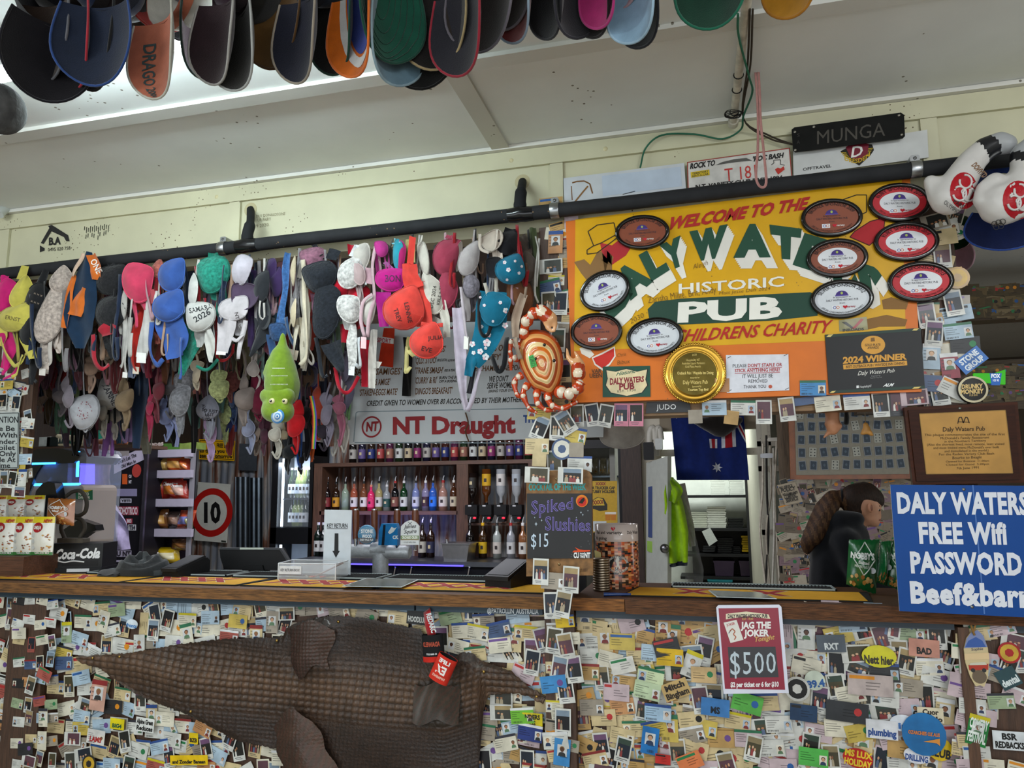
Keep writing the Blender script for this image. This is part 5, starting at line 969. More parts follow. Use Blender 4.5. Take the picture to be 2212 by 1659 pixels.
# key return sign and box
YK=2.97
o=thing('key_return_sign','tall white sign reading KEY RETURN with a black down arrow','sign',P(728,1252,YK))
m=flat([(701,1101),(760,1102),(756,1251),(697,1250)],YK,.004,'#ccd2d8');obj('panel',m,SATIN,o)
m=MB();y=YK-.001;txt(m,'KEY RETURN',qmap((706,1140),(751,1140),(706,1131),y),'#1e1e20',2);m.quad(*pp([(706,1141.5),(751,1141.5),(751,1142.5),(706,1142.5)],y),'#1e1e20');m.poly(pp([(723,1152),(731,1152),(731,1190),(734,1190),(725.5,1205),(718,1190),(722,1190)],y),'#1e1e20');obj('lettering',m,MATTE,o)
A,B=cz(618,1254),cz(742,1258);q=Loc(cz(616,1250),cz(738,1252));q.y=-q.y if q.y.y<0 else q.y;H=hgt(616,1212,q.A);L=q.L
o=thing('key_return_box','clear plastic KEY RETURN BOX holding a few keys','box',q.A);m=MB()
q.box(m,0,L,-.06,-.057,0,H*.95,'#d8dce0');q.box(m,0,L,.06,.063,0,H,'#d8dce0');q.box(m,0,.003,-.06,.06,0,H,'#d8dce0');q.box(m,L-.003,L,-.06,.06,0,H,'#d8dce0');q.box(m,0,L,-.06,.06,0,.003,'#d8dce0');obj('tray',m,CLEAR,o)
m=MB();e=lambda a,b:m.tube([a,b],.0022,'#e0e4e8',6)
for d in(-.06,.06):e(q.p(0,d,H*(.95 if d<0 else 1)),q.p(L,d,H*(.95 if d<0 else 1)))
for u in(0,L):e(q.p(u,-.06,H*.95),q.p(u,.06,H));e(q.p(u,-.06,0),q.p(u,-.06,H*.95))
obj('rim',m,SATIN,o)
m=MB();q.box(m,.006,.105,-.0635,-.0615,H*.36,H*.80,'#d4d6d8');txt(m,'KEY RETURN BOX!',q.f(.012,.098,-.0642,H*.52,H*.66),'#1e1e20',2);obj('label',m,PAPER,o)
for i in range(5):
 m=MB();r=random.Random(i);p=q.p(L*(.38+.1*i),-.02+.03*r.random(),.008);a=r.uniform(0,3);m.lathe([(.006,0),(.010,0),(.010,.002),(.006,.002),(.006,0)],p,'#b8a070',12);m.obox(p+Vector((cos(a)*.02,sin(a)*.02,.003)),Vector((cos(a),sin(a),0))*.016,Vector((-sin(a),cos(a),0))*.003,(0,0,.001),'#b0a890')
 one('key',m,METAL,('brass key at the left inside the clear key box','brass key second from the left in the clear key box','brass key in the middle of the clear key box','brass key right of the middle in the clear key box','brass key nearest the right end of the clear key box')[i],'key','keys in the return box')
 if i in(1,3):m=MB();q.box(m,L*(.40+.09*i),L*(.47+.09*i),-.03,-.01,.012,.016,'#b82c34');one('key_tag',m,GLOSS,'red plastic key tag %s in the clear box'%('left' if i==1 else 'right'),'key tag')
m=MB();m.tube([q.p(L*.55,-.01,.012),q.p(L*.97,.03,H*.9)],.003,'#8a6a60');one('pen',m,SATIN,'thin pen leaning in the clear key box','pen')
# beer tower, tap badges and handles
YF=3.30
bt=thing('beer_tower','frosted T shaped beer tower behind the counter','beer tower',P(822,1300,YF));FROST=fin('frosted_steel',.42,metal=.35,nz=.2,ns=60,bump=.3,bs=200)
k=mpp(822,1190,YF);m=MB();m.tube([Vector((P(822,1250,YF).x,YF,.861)),P(822,1195,YF)],16*k,'#b4b8bc',24);obj('column',m,FROST,bt)
m=MB();a,b=P(742,1190,YF),P(886,1193,YF);m.tube([a,a+(b-a)*.01,a+(b-a)*.98,b],[11*k,14*k,13*k,10*k],'#b8bcc0',24);m.tube([P(805,1186,YF),P(838,1186,YF)],[15*k,15*k],'#b4b8bc',20);obj('arm',m,FROST,bt)
def tapb(px,y0,y1,name,words):
 o=thing('beer_tap',words,'beer tap',P(px,1180,YF));m=MB();m.tube([P(px,y1,YF+.03),P(px,y0+8,YF+.03),P(px,y0,YF+.03)],[6*k,7*k,6*k],'#6a3418',14);obj('handle',m,fin('varnished_wood',.3,nz=.2,ns=30),o)
 m=MB();m.tube([P(px,y0,YF+.03),P(px,y0-3,YF+.03)],6*k,'#c8c8cc',14);m.tube([P(px,y1,YF),P(px,y1+24,YF-.02)],[5*k,3*k],'#c8c8cc',10);obj('chrome_fitting',m,CHROME,o);return o
for px,w_ in((769,'wooden beer tap handle beside the key return sign'),(809,'wooden beer tap handle between the round badge and the blue cooler badge'),(858,'wooden beer tap handle behind the white apple cider badge'),(897,'wooden beer tap handle at the right end of the tower')):tapb(px,1102,1165,'tap_handle',w_)
y=YF-.06
m=MB();c=P(792,1155,y);R_=19*k;m.tube([c+Vector((0,.1,-.01)),c],.008,'#8a8a8c',8);m.lathe([(0,.004),(R_*.93,.004),(R_,.001),(R_,-.006)],c,'#5a93b8',32,(0,-1,0))
for j in range(5):m.ribbon([P(776+t*8,1140+j*3+(t%2)*1.5,y-.0045) for t in range(5)],.0016,(0,-1,0),'#bcd4e0',.0004)
m.poly([c+Vector((R_*.92*cos(t),-.0042,R_*.92*sin(t))) for t in[pi+.35+i*(pi-.7)/10 for i in range(11)]],'#182430');txt(m,'STONE',qmap((780,1151),(805,1151),(780,1144),y-.005),'#f0f4f4',3);txt(m,'WOOD',qmap((782,1162),(803,1162),(782,1155),y-.005),'#f0f4f4',3);txt(m,'EASY PALE ALE',qmap((778,1168),(806,1168),(778,1164),y-.005),'#f0f4f4',2)
one('tap_badge',m,GLOSS,'round blue tap badge with white and black lettering','tap badge')
m=MB();m.prism(pp([(817,1178),(858,1178),(859,1142),(856,1131),(824,1131),(818,1148)],y),(0,.03,0),'#1f7ec0');m.poly(pp([(824,1178),(830,1178),(833,1134),(828,1134)],y-.0005),'#10202c');m.poly(pp([(838,1150),(846,1138),(852,1141),(857,1139),(850,1149),(842,1154)],y-.0006),'#e8f0f0');txt(m,'CK',qmap((848,1164),(860,1164),(848,1157),y-.0006),'#e8f0f0',3)
one('tap_cooler_cover',m,FABRIC,'bright blue fabric cover with a white wing emblem over a tap','tap cover')
sh=[(865,1177),(905,1177),(905,1137),(897,1128),(886,1123),(875,1128),(866,1137)];m=MB();m.prism(pp(sh,y),(0,.012,0),'#d6d8d6');m.poly(pp([(865.5,1157),(904.5,1157),(904.5,1165),(865.5,1165)],y-.0006),'#5e7a3a');m.quad(*pp([(865.5,1165),(904.5,1165),(904.5,1167),(865.5,1167)],y-.0006),'#8a6a3a')
txt(m,'James',qmap((873,1142),(898,1140),(873,1134),y-.0012),'#1e1e1e',2,shear=.3);txt(m,'Squire',qmap((872,1153),(899,1151),(872,1145),y-.0012),'#1e1e1e',2,shear=.3);txt(m,'ORCHARD CRUSH',qmap((868,1163.5),(902,1163.5),(868,1158.5),y-.0012),'#e8e8d8',3);txt(m,'CLOUDY APPLE CIDER',qmap((872,1173),(898,1173),(872,1170),y-.0012),'#2a2a2a',1)
m.tube([P(881,1127,y-.001),P(890,1135,y-.001)],.001,'#2a2a2a',5);m.tube([P(890,1127,y-.001),P(881,1135,y-.001)],.001,'#2a2a2a',5);m.tube([P(885,1160,y+.01),P(885,1165,y+.1)],.008,'#8a8a8c',8);one('tap_badge',m,GLOSS,'white pointed tap badge with a green ORCHARD CRUSH band','tap badge')
# lower bench behind the counter
m=MB();m.box((-5.2,3.15,0),(-.7,3.55,.86),'#2a2a2c');one('under_bench',m,SATIN,'dark lower bench behind the bar counter carrying the beer tower','bench')
m=MB();m.box((-.45,3.15,0),(1.4,3.3,.86),'#241e1a');one('under_bench',m,SATIN,'dark lower bench behind the shorter right counter','bench')
# chalk board on the post
YC=2.495
cb=thing('chalk_board','black chalk board reading Spiked Slushies $15 on the photo covered post','chalk board',P(1208,1245,YC))
pl_=[(1137,1245),(1281,1243),(1278,1028),(1272,1018),(1262,1014),(1137,1018)];m=flat(pl_,YC,.018,'#8a6238');obj('timber_backing',m,fin('chipboard',.7,nz=.45,ns=50,bump=.3,bs=90),cb)
m=flat([(1138,1066),(1278,1066),(1279,1206),(1139,1207)],YC-.005,.006,'#1d1b1d');obj('slate',m,fin('chalk_slate',.6,nz=.12,ns=14,flecks=90,tint='#6a6a70'),cb)
m=MB();y=YC-.0062;vio='#8a7ac0'
txt(m,'Spiked',qmap((1147,1111),(1239,1099),(1147,1083),y,(1239,1075)),vio,2,sp=.04);txt(m,'Slushies',qmap((1177,1145),(1276,1147),(1177,1116),y,(1276,1122)),vio,2,sp=.02)
y-=.0006;txt(m,'Spiked',qmap((1147,1111),(1239,1099),(1147,1083),y,(1239,1075)),'#2c2450',0,sp=.06);txt(m,'Slushies',qmap((1177,1145),(1276,1147),(1177,1116),y,(1276,1122)),'#2c2450',0,sp=.04)
txt(m,'$15',qmap((1146,1182),(1186,1181),(1146,1154),y,(1186,1152)),'#c4d4e4',1,sp=.05);txt(m,'CU',qmap((1239,1205),(1251,1205),(1239,1194),y),'#e8e8e8',3);txt(m,'FROM',qmap((1253,1198),(1261,1198),(1253,1194.5),y),'#e8e8e8',3);txt(m,'THE',qmap((1253,1205),(1261,1205),(1253,1200),y),'#e8e8e8',3);txt(m,'NT',qmap((1262,1205),(1275,1205),(1262,1194),y),'#e8e8e8',3)
m.poly(pp([(1236,1193),(1240,1189),(1248,1189),(1242,1182),(1252,1187),(1262,1188),(1275,1188),(1275,1191),(1262,1192)],y),'#d84a1a');m.disc(P(1257,1082,y),(13*mpp(1257,1082,y),0,0),(0,0,13*mpp(1257,1082,y)),'#d87a20',24);m.disc(P(1257,1084,y-.0003),(10*mpp(1257,1082,y),0,0),(0,0,10*mpp(1257,1082,y)),'#c02818',20);m.poly(pp([(1250,1086),(1256,1078),(1262,1074),(1263,1080),(1258,1088)],y-.0006),'#1a1410')
for x,yy,s in((1158,1132,5),(1170,1124,3),(1255,1107,3),(1259,1112,3),(1270,1103,2),(1155,1118,2),(1245,1118,2)):m.poly(pp([(x,yy-s),(x+s*.2,yy-s*.2),(x+s*.7,yy),(x+s*.2,yy+s*.2),(x,yy+s),(x-s*.2,yy+s*.2),(x-s*.7,yy),(x-s*.2,yy-s*.2)],y),'#b8c4d0')
obj('chalk_lettering',m,MATTE,cb)
m=MB();txt(m,'COCKTAIL OF THE WEEK',qmap((1142,1059),(1265,1058),(1142,1045),YC-.001,(1265,1045)),'#3f9a98',3);txt(m,'STUBBY',qmap((1252,1236),(1270,1234),(1252,1229),YC-.001),'#4a3018',1);obj('painted_lettering',m,MATTE,cb)
m=MB();screws(m,[(1208,1219),(1202,1035)],YC,'#a8906a');obj('screw',m,METAL,cb)
# collection drum and stacked lids
YD=2.86
c=cz(1331,1282);c.y=YD;R_=46*mpp(1331,1200,YD);H=P(1331,1132,YD-R_*.3).z-ZT;c=Vector((P(1333,1200,YD).x,YD,ZT))
dr=thing('collection_drum','tall collection drum wrapped in party photographs, white rim band','drum',c);m=MB();rr=random.Random(8);n=40;pal=('#b8703a','#3a2a20','#d8905a','#7a4a30','#d0a080','#8a3a28','#c85a28','#20181a','#a8624a')
g=[[rr.choice(pal) for _ in range(40)] for _ in range(26)]
m.grid(lambda u,v:c+Vector((R_*cos(2*pi*u),R_*sin(2*pi*u),H*.73*v)),n,26,lambda u,v:g[int(v*26)][int(u*40)%40]);obj('photo_wrap',m,GLOSS,dr)
m=MB();m.lathe([(R_,H*.73),(R_*1.01,H*.74),(R_*1.01,H),(R_*.97,H),(R_*.97,H*.8)],c,'#c8b8b0',n);obj('rim_band',m,GLOSS,dr)
m=MB();cyl=lambda a0,a1,h0,h1:(lambda u,v:c+Vector((R_*1.013*cos(radians(a0+(a1-a0)*u)),R_*1.013*sin(radians(a0+(a1-a0)*u)),H*(h0+(h1-h0)*v))))
txt(m,'variety',cyl(250,290,.85,.90),'#2a2220',2);txt(m,'Pub and',cyl(212,246,.85,.90),'#2a2220',2);txt(m,'Daly Waters',cyl(305,350,.85,.90),'#2a2220',2);txt(m,"It's going",cyl(205,250,.76,.81),'#2a2220',2)
f=cyl(262,274,.90,.965);m.poly([f(*p) for p in((.5,0),(1,.6),(.8,1),(.5,.75),(.2,1),(0,.6))],'#c02030')
rr_=lambda a,r:(lambda t:c+Vector((R_*1.015*cos(radians(278+t*cos(a)*r)),R_*1.015*sin(radians(278+t*cos(a)*r)),H*(.38+.0046*t*sin(a)*r))))
m.poly([rr_(2*pi*i/24,1)(30) for i in range(24)],'#16130f')
def ca(s,a0,a1,r0,r1):
 def f(u,v):a=radians(a0+(a1-a0)*u);r=r0+(r1-r0)*v;return c+Vector((R_*1.02*cos(radians(278+r*cos(a))),R_*1.02*sin(radians(278+r*cos(a))),H*(.38+.0046*r*sin(a))))
 txt(m,s,f,'#e4ded4',2)
ca('CAPRICORN CODGERS',170,10,23,29);ca('VICTORIA CRUISE',200,340,29,23);txt(m,'2021',cyl(270,286,.27,.30),'#e4ded4',2)
m.poly([c+Vector((R_*1.022*cos(radians(278+x)),R_*1.022*sin(radians(278+x)),H*h)) for x,h in((-5,.31),(-3,.38),(-6,.44),(-2,.50),(2,.51),(4,.46),(2,.42),(4,.36),(6,.31),(3,.32),(0,.36),(-3,.31))],'#e4ded4');obj('printed_badge',m,MATTE,dr)
for i in range(13):
 cc=P(1300,1285,2.74);m=MB();rad=19*mpp(1300,1250,2.74);z=ZT+.0005+i*.0088;m.lathe([(0,0),(rad*.96,0),(rad,.002),(rad,.005),(rad*.94,.008),(0,.008)],(cc.x,2.74,z),'#a89a88',22)
 w_=('lowest','second lowest','third','fourth','fifth','sixth','middle','eighth','ninth','tenth','eleventh','second highest','topmost')[i];one('tin_lid',m,METAL,'%s tin lid counted from the bottom of the stack beside the drum'%w_,'tin lid','stacked tin lids')
m=MB();a=cz(1304,1284,ZT+.006);m.tube([a,a+Vector((.09,.02,.0))],[.007,.004],'#1f3a70',8);one('folding_knife',m,GLOSS,'blue folding knife lying in front of the tin lids','knife')
m=flat([(1284,1188),(1304,1196),(1302,1216),(1286,1214)],2.80,.001,'#c8b878');one('paper_slip',m,PAPER,'small paper slip tucked between the chalk board and the drum','paper')
# painted menu board with beer brand panel
YN=3.02
mb_=thing('menu_board','grey painted joke menu board hanging behind the garments, red beer name along its bottom','sign',P(1000,960,YN))
m=flat([(754,960),(764,700),(1310,690),(1303,944)],YN,.02,'#b9bec2');obj('panel',m,fin('painted_board',.5,nz=.06,ns=8),mb_)
m=MB();y=YN-.0008;line(m,[SB(705,1640),SB(722,1425),SB(735,1415),SB(2300,1385),SB(2300,1650),SB(712,1645)],2,y,'#7a8a92')
c=P(*SB(839,1528),y);R_=21.5*mpp(800,920,y);m.lathe([(R_*.84,0),(R_,0)],c+Vector((0,-.0004,0)),'#8a1820',36,(0,-1,0))
obj('panel_border',m,MATTE,mb_);m=MB();red='#8a1820';y-=.0006
txt(m,'NT',qmap(SB(795,1560),SB(885,1555),SB(800,1495),y),red,3);txt(m,'NT',qmap(SB(992,1580),SB(1232,1572),SB(992,1462),y,SB(1232,1455)),red,3);txt(m,'Draught',qmap(SB(1283,1577),SB(1905,1568),SB(1283,1458),y,SB(1905,1446)),red,3);txt(m,'THE',qmap(SB(1972,1495),SB(2080,1493),SB(1972,1443),y),'#2a4a8a',3)
br='#6a4420';bk='#2a2622'
for s,a,b,h,c in(("'SALAD SAMIGES'",(700,1140),(1060,1136),46,br),("'PLOUGHS AMIGE'",(745,1220),(975,1214),46,br),("'STAKEN-EGGS MATE'",(745,1296),(1030,1288),46,br),("'QLD. STOO'",(1160,1056),(1322,1052),44,br),("'TRANE SMASH'",(1160,1130),(1372,1126),44,br),("'CURRY & RI'",(1158,1206),(1325,1200),46,br),("'DINGO'S BREAKFAST'",(1158,1286),(1440,1278),46,br),("'BUFF WITH LEES'",(1100,975),(1390,968),44,br),("SNAGS ON",(1640,965),(1850,958),44,br),("'TOFFY'",(1660,1030),(1800,1026),42,br),('IRISH CHAMPAGNE POA',(1540,1114),(1955,1104),40,br),("WE DON'T",(1712,1192),(1856,1186),40,bk),('SERVE WOMEN',(1698,1242),(1908,1234),42,bk),('(BRING YOUR OWN)',(1708,1272),(1920,1262),20,'#5a5650'),('(FROGS EXTRA)',(1325,1040),(1400,1036),18,bk),('PIES & PEAS',(1380,1116),(1460,1112),18,bk),('BURN THE BUM',(1340,1172),(1500,1166),20,bk),('OFF A BOEING 747',(1340,1198),(1510,1192),18,bk),('ALLOWS INPUT OK',(1406,1040),(1480,1038),16,bk),('CREDIT GIVEN TO WOMEN OVER 80 ACCOMPANIED BY THEIR MOTHER!',(798,1372),(1965,1342),38,bk)):
 txt(m,s,qmap(SB(*a),SB(*b),SB(a[0]+4,a[1]-h),y,SB(b[0]+4,b[1]-h)),c,2,shear=.12 if c==bk else.05)
obj('lettering',m,MATTE,mb_)
m=MB();cloth(m,[SB(1105,860),SB(1108,1080),SB(1100,1298)],[17,18,19],YN-.03,'#121212',2);one('strap',m,FABRIC,'wide black strap hanging down the middle of the joke menu board','strap')
m=flat([SB(930,790),SB(1010,790),SB(998,1085),SB(885,1070)],YN-.06,.003,'#c83418');m.poly(pp([SB(890,850),SB(1005,870),SB(1003,910),SB(890,895)],YN-.0608),'#e0dcd8');txt(m,'SPORT',qmap(SB(880,895),SB(985,905),SB(880,862),YN-.0614),'#c03050',2);one('pennant',m,FABRIC,'orange pennant with a white SPORT stripe hanging beside the menu board','pennant')
m=MB();pts=[P(*SB(*p),YN-.02) for p in((1540,1420),(1560,1500),(1540,1560),(1565,1640))];m.ribbon(spl(pts,6),.006,(.4,-1,0),'#6a4a34',.001);one('twisted_ribbon',m,FABRIC,'brown twisted ribbon dangling over the red beer name','ribbon')
# ================================================================= cards, photos and stickers pinned everywhere, and the crocodile hide
HT=[(172,1419),(211,1414),(266,1411),(312,1405),(407,1388),(488,1380),(600,1376),(613,1372),(618,1358),(635,1347),(673,1335),(727,1329),(790,1335),(853,1348),(910,1359),(928,1395),(945,1440),(1000,1408),(1021,1411),(1043,1427),(1106,1449),(1144,1484),(1170,1496),(1180,1505)]
HB=[(172,1422),(190,1434),(222,1445),(244,1464),(293,1497),(339,1518),(407,1543),(461,1573),(515,1600),(570,1611),(598,1618),(618,1640),(640,1680),(1033,1680),(1040,1600),(1044,1540),(1052,1512),(1058,1500),(1119,1497),(1147,1506),(1174,1521),(1180,1507)]
def ip(L,x):
 if x<=L[0][0]:return L[0][1]
 for a,b in zip(L,L[1:]):
  if x<=b[0]:return a[1]+(b[1]-a[1])*(x-a[0])/max(1e-6,b[0]-a[0])
 return L[-1][1]
def on_hide(x,y,g=0):return 172-g<x<1180+g and ip(HT,x)-g<y<ip(HB,x)+g
FACE=('#b98a68','#8a5a40','#d0a888','#a87450','#c89a78','#5a3a2a')
def card(px,py,ang,kind,col,Y,rnd,mb=None,s=1.0,text=None,tcol='#2a2a2a'):
 """one printed card: its own thickness, portrait, stripes and lines of print"""
 c=P(px,py,Y);t=-radians(ang);ex=Vector((cos(t),rnd.uniform(-.04,.02),sin(t)));ez=Vector((-sin(t),rnd.uniform(-.05,.03),cos(t)));m=mb or MB();n=Vector((0,-1,0))
 W,H={'id':(.0856,.054),'photo':(.054,.086),'wide':(.086,.054),'biz':(.088,.055),'note':(.135,.066),'disc':(.075,.075),'tall':(.054,.0856),'oval':(.09,.06),'strip':(.17,.036),'tag':(.05,.05)}[kind];W*=s;H*=s
 at=lambda u,v,e=.0005:c+ex*(u-.5)*W+ez*(v-.5)*H+n*e
 R_=lambda u0,v0,u1,v1,cc,e=.0005:m.quad(at(u0,v0,e),at(u1,v0,e),at(u1,v1,e),at(u0,v1,e),cc)
 def face(u0,v0,u1,v1,bg):
  R_(u0,v0,u1,v1,bg,.0006);fc=rnd.choice(FACE);um=(u0+u1)/2;w_=u1-u0;h_=v1-v0;hr=rnd.choice(('#201814','#4a3020','#8a6a40','#2a2220'))
  m.poly([at(um+w_*.40*a,v0+h_*b,.0008) for a,b in((-1,0),(1,0),(.8,.28),(.3,.36),(-.3,.36),(-.8,.28))],rnd.choice(('#2a3a5a','#7a3030','#d0d0d0','#303030','#5a7a5a')))
  m.poly([at(um+w_*.27*cos(a),v0+h_*(.66+.22*sin(a)),.0009) for a in[2*pi*k/10 for k in range(10)]],hr);m.poly([at(um+w_*.21*cos(a),v0+h_*(.59+.21*sin(a)),.0011) for a in[2*pi*k/10 for k in range(10)]],fc)
 if kind in('disc','oval'):
  n_=20;m.prism([at(.5+.5*cos(2*pi*k/n_),.5+.5*sin(2*pi*k/n_),.0006) for k in range(n_)],(0,.0012,0),col);inner=rnd.choice(('#d8d4c8','#2a4a7a','#c8a030','#1e1e1e','#8a2a2a'));inner=col if text or s>1.05 else inner
  m.poly([at(.5+.40*cos(2*pi*k/n_),.5+.40*sin(2*pi*k/n_),.0008) for k in range(n_)],inner);m.poly([at(.5+.2*cos(2*pi*k/7),.5+.2*sin(2*pi*k/7),.001) for k in range(7)],col)
 else:
  m.prism([at(0,0,.0004),at(1,0,.0004),at(1,1,.0004),at(0,1,.0004)],(0,.0009,0),col)
 dark=tuple(q*.42 for q in hx(col)[:3])+(1,)
 if kind in('id','tall'):
  st=rnd.choice(('#2a4a8a','#c8b820','#8a2a2a','#2a6a4a','#d8d8d8','#30303a'))
  if rnd.random()<.6:R_(0,.84,1,1,st)
  rt_=rnd.random()<.7
  if kind=='id':face(*((.70,.14,.96,.66) if rt_ else(.05,.2,.33,.74)),rnd.choice(('#d8d8d8','#a8b8c8','#e0d8c8')))
  else:face(.2,.35,.8,.78,'#d0d0d0')
  a=.06 if rt_ else.38
  for k in range(4):R_(a,.70-k*.13,a+rnd.uniform(.2,.52),.745-k*.13,dark)
  if rnd.random()<.4:
   for k in range(14):R_(a+k*.03,.06,a+k*.03+rnd.choice((.01,.018)),.17,'#1c1c1c')
 elif kind in('photo','wide'):
  x0,y0,x1,y1=(.09,.22,.91,.93) if kind=='photo' else(.22,.09,.93,.91)
  bg=rnd.choice(('#15151a','#20201c','#3a3a34','#1c2430','#5a3a44','#46402c'));R_(x0,y0,x1,y1,bg)
  if rnd.random()<.6:R_(x0,y0+(y1-y0)*.7,x1,y1,rnd.choice(('#6a4a6a','#7a8a9a','#8a7a5a','#a08a60','#34443a')),.0006)
  for k in range(rnd.choice((2,3,4))):
   u=x0+(x1-x0)*(.2+.2*k+rnd.uniform(-.04,.04));v=y0+(y1-y0)*rnd.uniform(.30,.42);w_=.075;u=min(u,x1-w_)
   m.poly([at(u+w_*a,y0+(v-y0)*b,.0008) for a,b in((-1,0),(1,0),(.9,.75),(.3,1),(-.3,1),(-.9,.75))],rnd.choice(('#d8d4cc','#5a6a8a','#8a3a3a','#2a2a2a','#a89a80')));m.poly([at(u+.055*cos(a),v+.05+.06*sin(a),.001) for a in[2*pi*q/8 for q in range(8)]],rnd.choice(FACE))
  if kind=='photo':R_(.15,.13,rnd.uniform(.5,.88),.155,'#4a4a50');R_(.2,.07,rnd.uniform(.4,.8),.09,'#4a4a50')
 elif kind in('biz','note'):
  a=rnd.choice((.08,.4));lg=rnd.choice(('#2a5a9a','#b03030','#2a7a4a','#d88a20','#1e1e1e','#6a4a8a'))
  if text is None:
   for k in range(3):R_(a,.58-k*.15,a+rnd.uniform(.2,.5),.63-k*.15,dark)
   if rnd.random()<.5:m.poly([at(.75+.13*cos(2*pi*k/9)*H/W*1.5,.55+.2*sin(2*pi*k/9),.0007) for k in range(9)],lg)
   else:R_(.04,.76,rnd.uniform(.3,.96),.92,lg)
 if text:
  ls=text.split('|');nl=len(ls)
  for k,t_ in enumerate(ls):
   hh=min(.62/nl,.34);v0=.5+(nl/2-k-1)*(.9/nl)+.12/nl;wd=min(.88,hh*H/W*.78*len(t_));txt(m,t_,lambda u,v:at(.5-wd/2+wd*u,v0+hh*v,.0011),tcol,3)
 return m
CN={'#d6cfbc':'cream','#cdb88c':'tan','#b8935a':'brown','#cfcec8':'white','#a8bccc':'pale blue','#45587c':'dark blue','#c4ab50':'yellow','#98a886':'green','#bb8657':'orange','#a4544a':'red','#c2adb2':'pinkish','#2a2a2c':'black','#9a8f80':'grey brown','#3f86c0':'bright blue','#66a85c':'bright green'}
KN={'id':'identity card','photo':'instant photo','wide':'sideways instant photo','biz':'business card','note':'banknote','disc':'round sticker','tall':'upright pass','oval':'oval sticker','strip':'strip sticker','tag':'tag'}
NM={'id':'identity_card','photo':'instant_photo','wide':'instant_photo','biz':'business_card','note':'banknote','disc':'round_sticker','tall':'pass_card','oval':'oval_sticker','strip':'strip_sticker','tag':'paper_tag'}
def pal(x,r):
 if x<600:L=['#d6cfbc']*5+['#cfcec8']*5+['#a8bccc']*3+['#cdb88c']*3+['#45587c','#c4ab50','#98a886','#bb8657','#a4544a','#2a2a2c','#9a8f80','#9a8f80']
 elif x<1245:L=['#cdb88c']*5+['#d6cfbc']*4+['#cfcec8']*3+['#9a8f80']*2+['#a8bccc','#c4ab50','#98a886','#b8935a','#45587c','#c2adb2']
 elif x<1560:L=['#cdb88c']*7+['#b8935a']*4+['#d6cfbc']*4+['#bb8657','#c4ab50','#a8bccc','#9a8f80','#cfcec8','#c2adb2']
 else:L=['#d6cfbc']*3+['#cfcec8']*4+['#c2adb2']*3+['#cdb88c']*3+['#9a8f80','#a8bccc','#2a2a2c','#98a886','#b8935a','#c4ab50']
 return r.choice(L)
def muted(x,r):
 while 1:
  c=pal(x,r)
  if c not in('#45587c','#c4ab50','#bb8657','#a4544a','#2a2a2c','#98a886'):return c
def where(x,y):
 hv='high' if y<1420 else('midway down' if y<1530 else 'low')
 if y<1250:return None
 if x<36:z='at the left edge under the counter'
 elif x<114:z='on the left post below the counter'
 elif x<610:z='above the hide tail' if y<ip(HT,max(172,x)) else 'below the hide tail'
 elif x<1000:z='between counter and hide'
 elif x<1186:z='between hide and photo post'
 elif x<1250:z='on the photo post below the counter'
 elif x<1548:z='left of the raffle poster'
 elif x<1706:z='under the raffle poster'
 elif x<2064:z='right of the raffle poster'
 else:z='on the right post below'
 return hv+' '+z
_seen=[]
def pin(px,py,ang,kind,col,Y,r,zone=None,s=1.0,text=None,tcol='#2a2a2a',words=None,grp='cards pinned to the bar front'):
 m=card(px,py,ang,kind,col,Y,r,None,s,text,tcol);cn_=CN.get(col,'coloured');tl='tilted ' if abs(ang)>9 else ''
 b=words or '%s%s %s %s'%(tl,cn_,KN[kind],zone or where(px,py));lab=b;k=0
 near=sorted(_seen,key=lambda q:(q[0]-px)**2+(q[1]-py)**2)
 rel=lambda q:'right of' if px-q[0]>abs(py-q[1]) else('left of' if q[0]-px>abs(py-q[1]) else('above' if py<q[1] else 'below'))
 while(lab.lower() in _labels or len(lab.split())>16) and k<min(12,len(near)):q=near[k];lab='%s, %s a %s'%(b,rel(q),q[2]);k+=1
 k=0
 while lab.lower() in _labels and k<min(9,len(near)-1):lab='%s%s %s, %s a %s, %s a %s'%(tl,cn_,KN[kind],rel(near[k]),near[k][2],rel(near[k+1]),near[k+1][2]);k+=1
 _seen.append((px,py,'%s %s'%(cn_,KN[kind].replace('identity','id').replace('instant ',''))));return one(NM[kind],m,CARDM,lab,NM[kind].replace('_',' '),grp)
 # the dense underlayer nobody could count
r=random.Random(77);m=MB();YF_=2.597
for j in range(9):
 for i in range(78):
  px=-14+i*34+r.uniform(-8,8)+(j%2)*17;py=1302+j*44+px*.018+r.uniform(-9,9)
  if 1180<px<1250 or(on_hide(px,py,-26)) or 34<px<112 or 2050<px<2092:continue
  card(px,py,r.choice((0,0,0,0,90,6,-6,14,-14,-30)),r.choice(('id','biz','id','biz','photo','note')),muted(px,r),YF_-.0012*r.random()-.0008*(i%2),r,m,.98)
o=obj('pinned_cards',m,CARDM);tag(o,'dense underlayer of old cards and notes papering the bar front','cards',kind='stuff')
m=MB()
for px in[40+i*24 for i in range(4)]:
 for j in range(9):card(px+r.uniform(-4,4),1300+j*43+r.uniform(-8,8),r.uniform(-12,12),r.choice(('id','biz','photo')),pal(px,r),2.5685,r,m,.7)
for j in range(16):card(2080+r.uniform(-6,60),1345+j*21,r.uniform(-15,15),r.choice(('id','biz','photo')),pal(2080,r),2.556,r,m,.8)
for j in range(22):card(1186+r.uniform(6,50),470+j*20+r.uniform(-6,6),r.uniform(-15,15),r.choice(('id','biz','note')),r.choice(('#cdb88c','#9a8f80','#d6cfbc','#b8935a')),2.5535,r,m,.7)
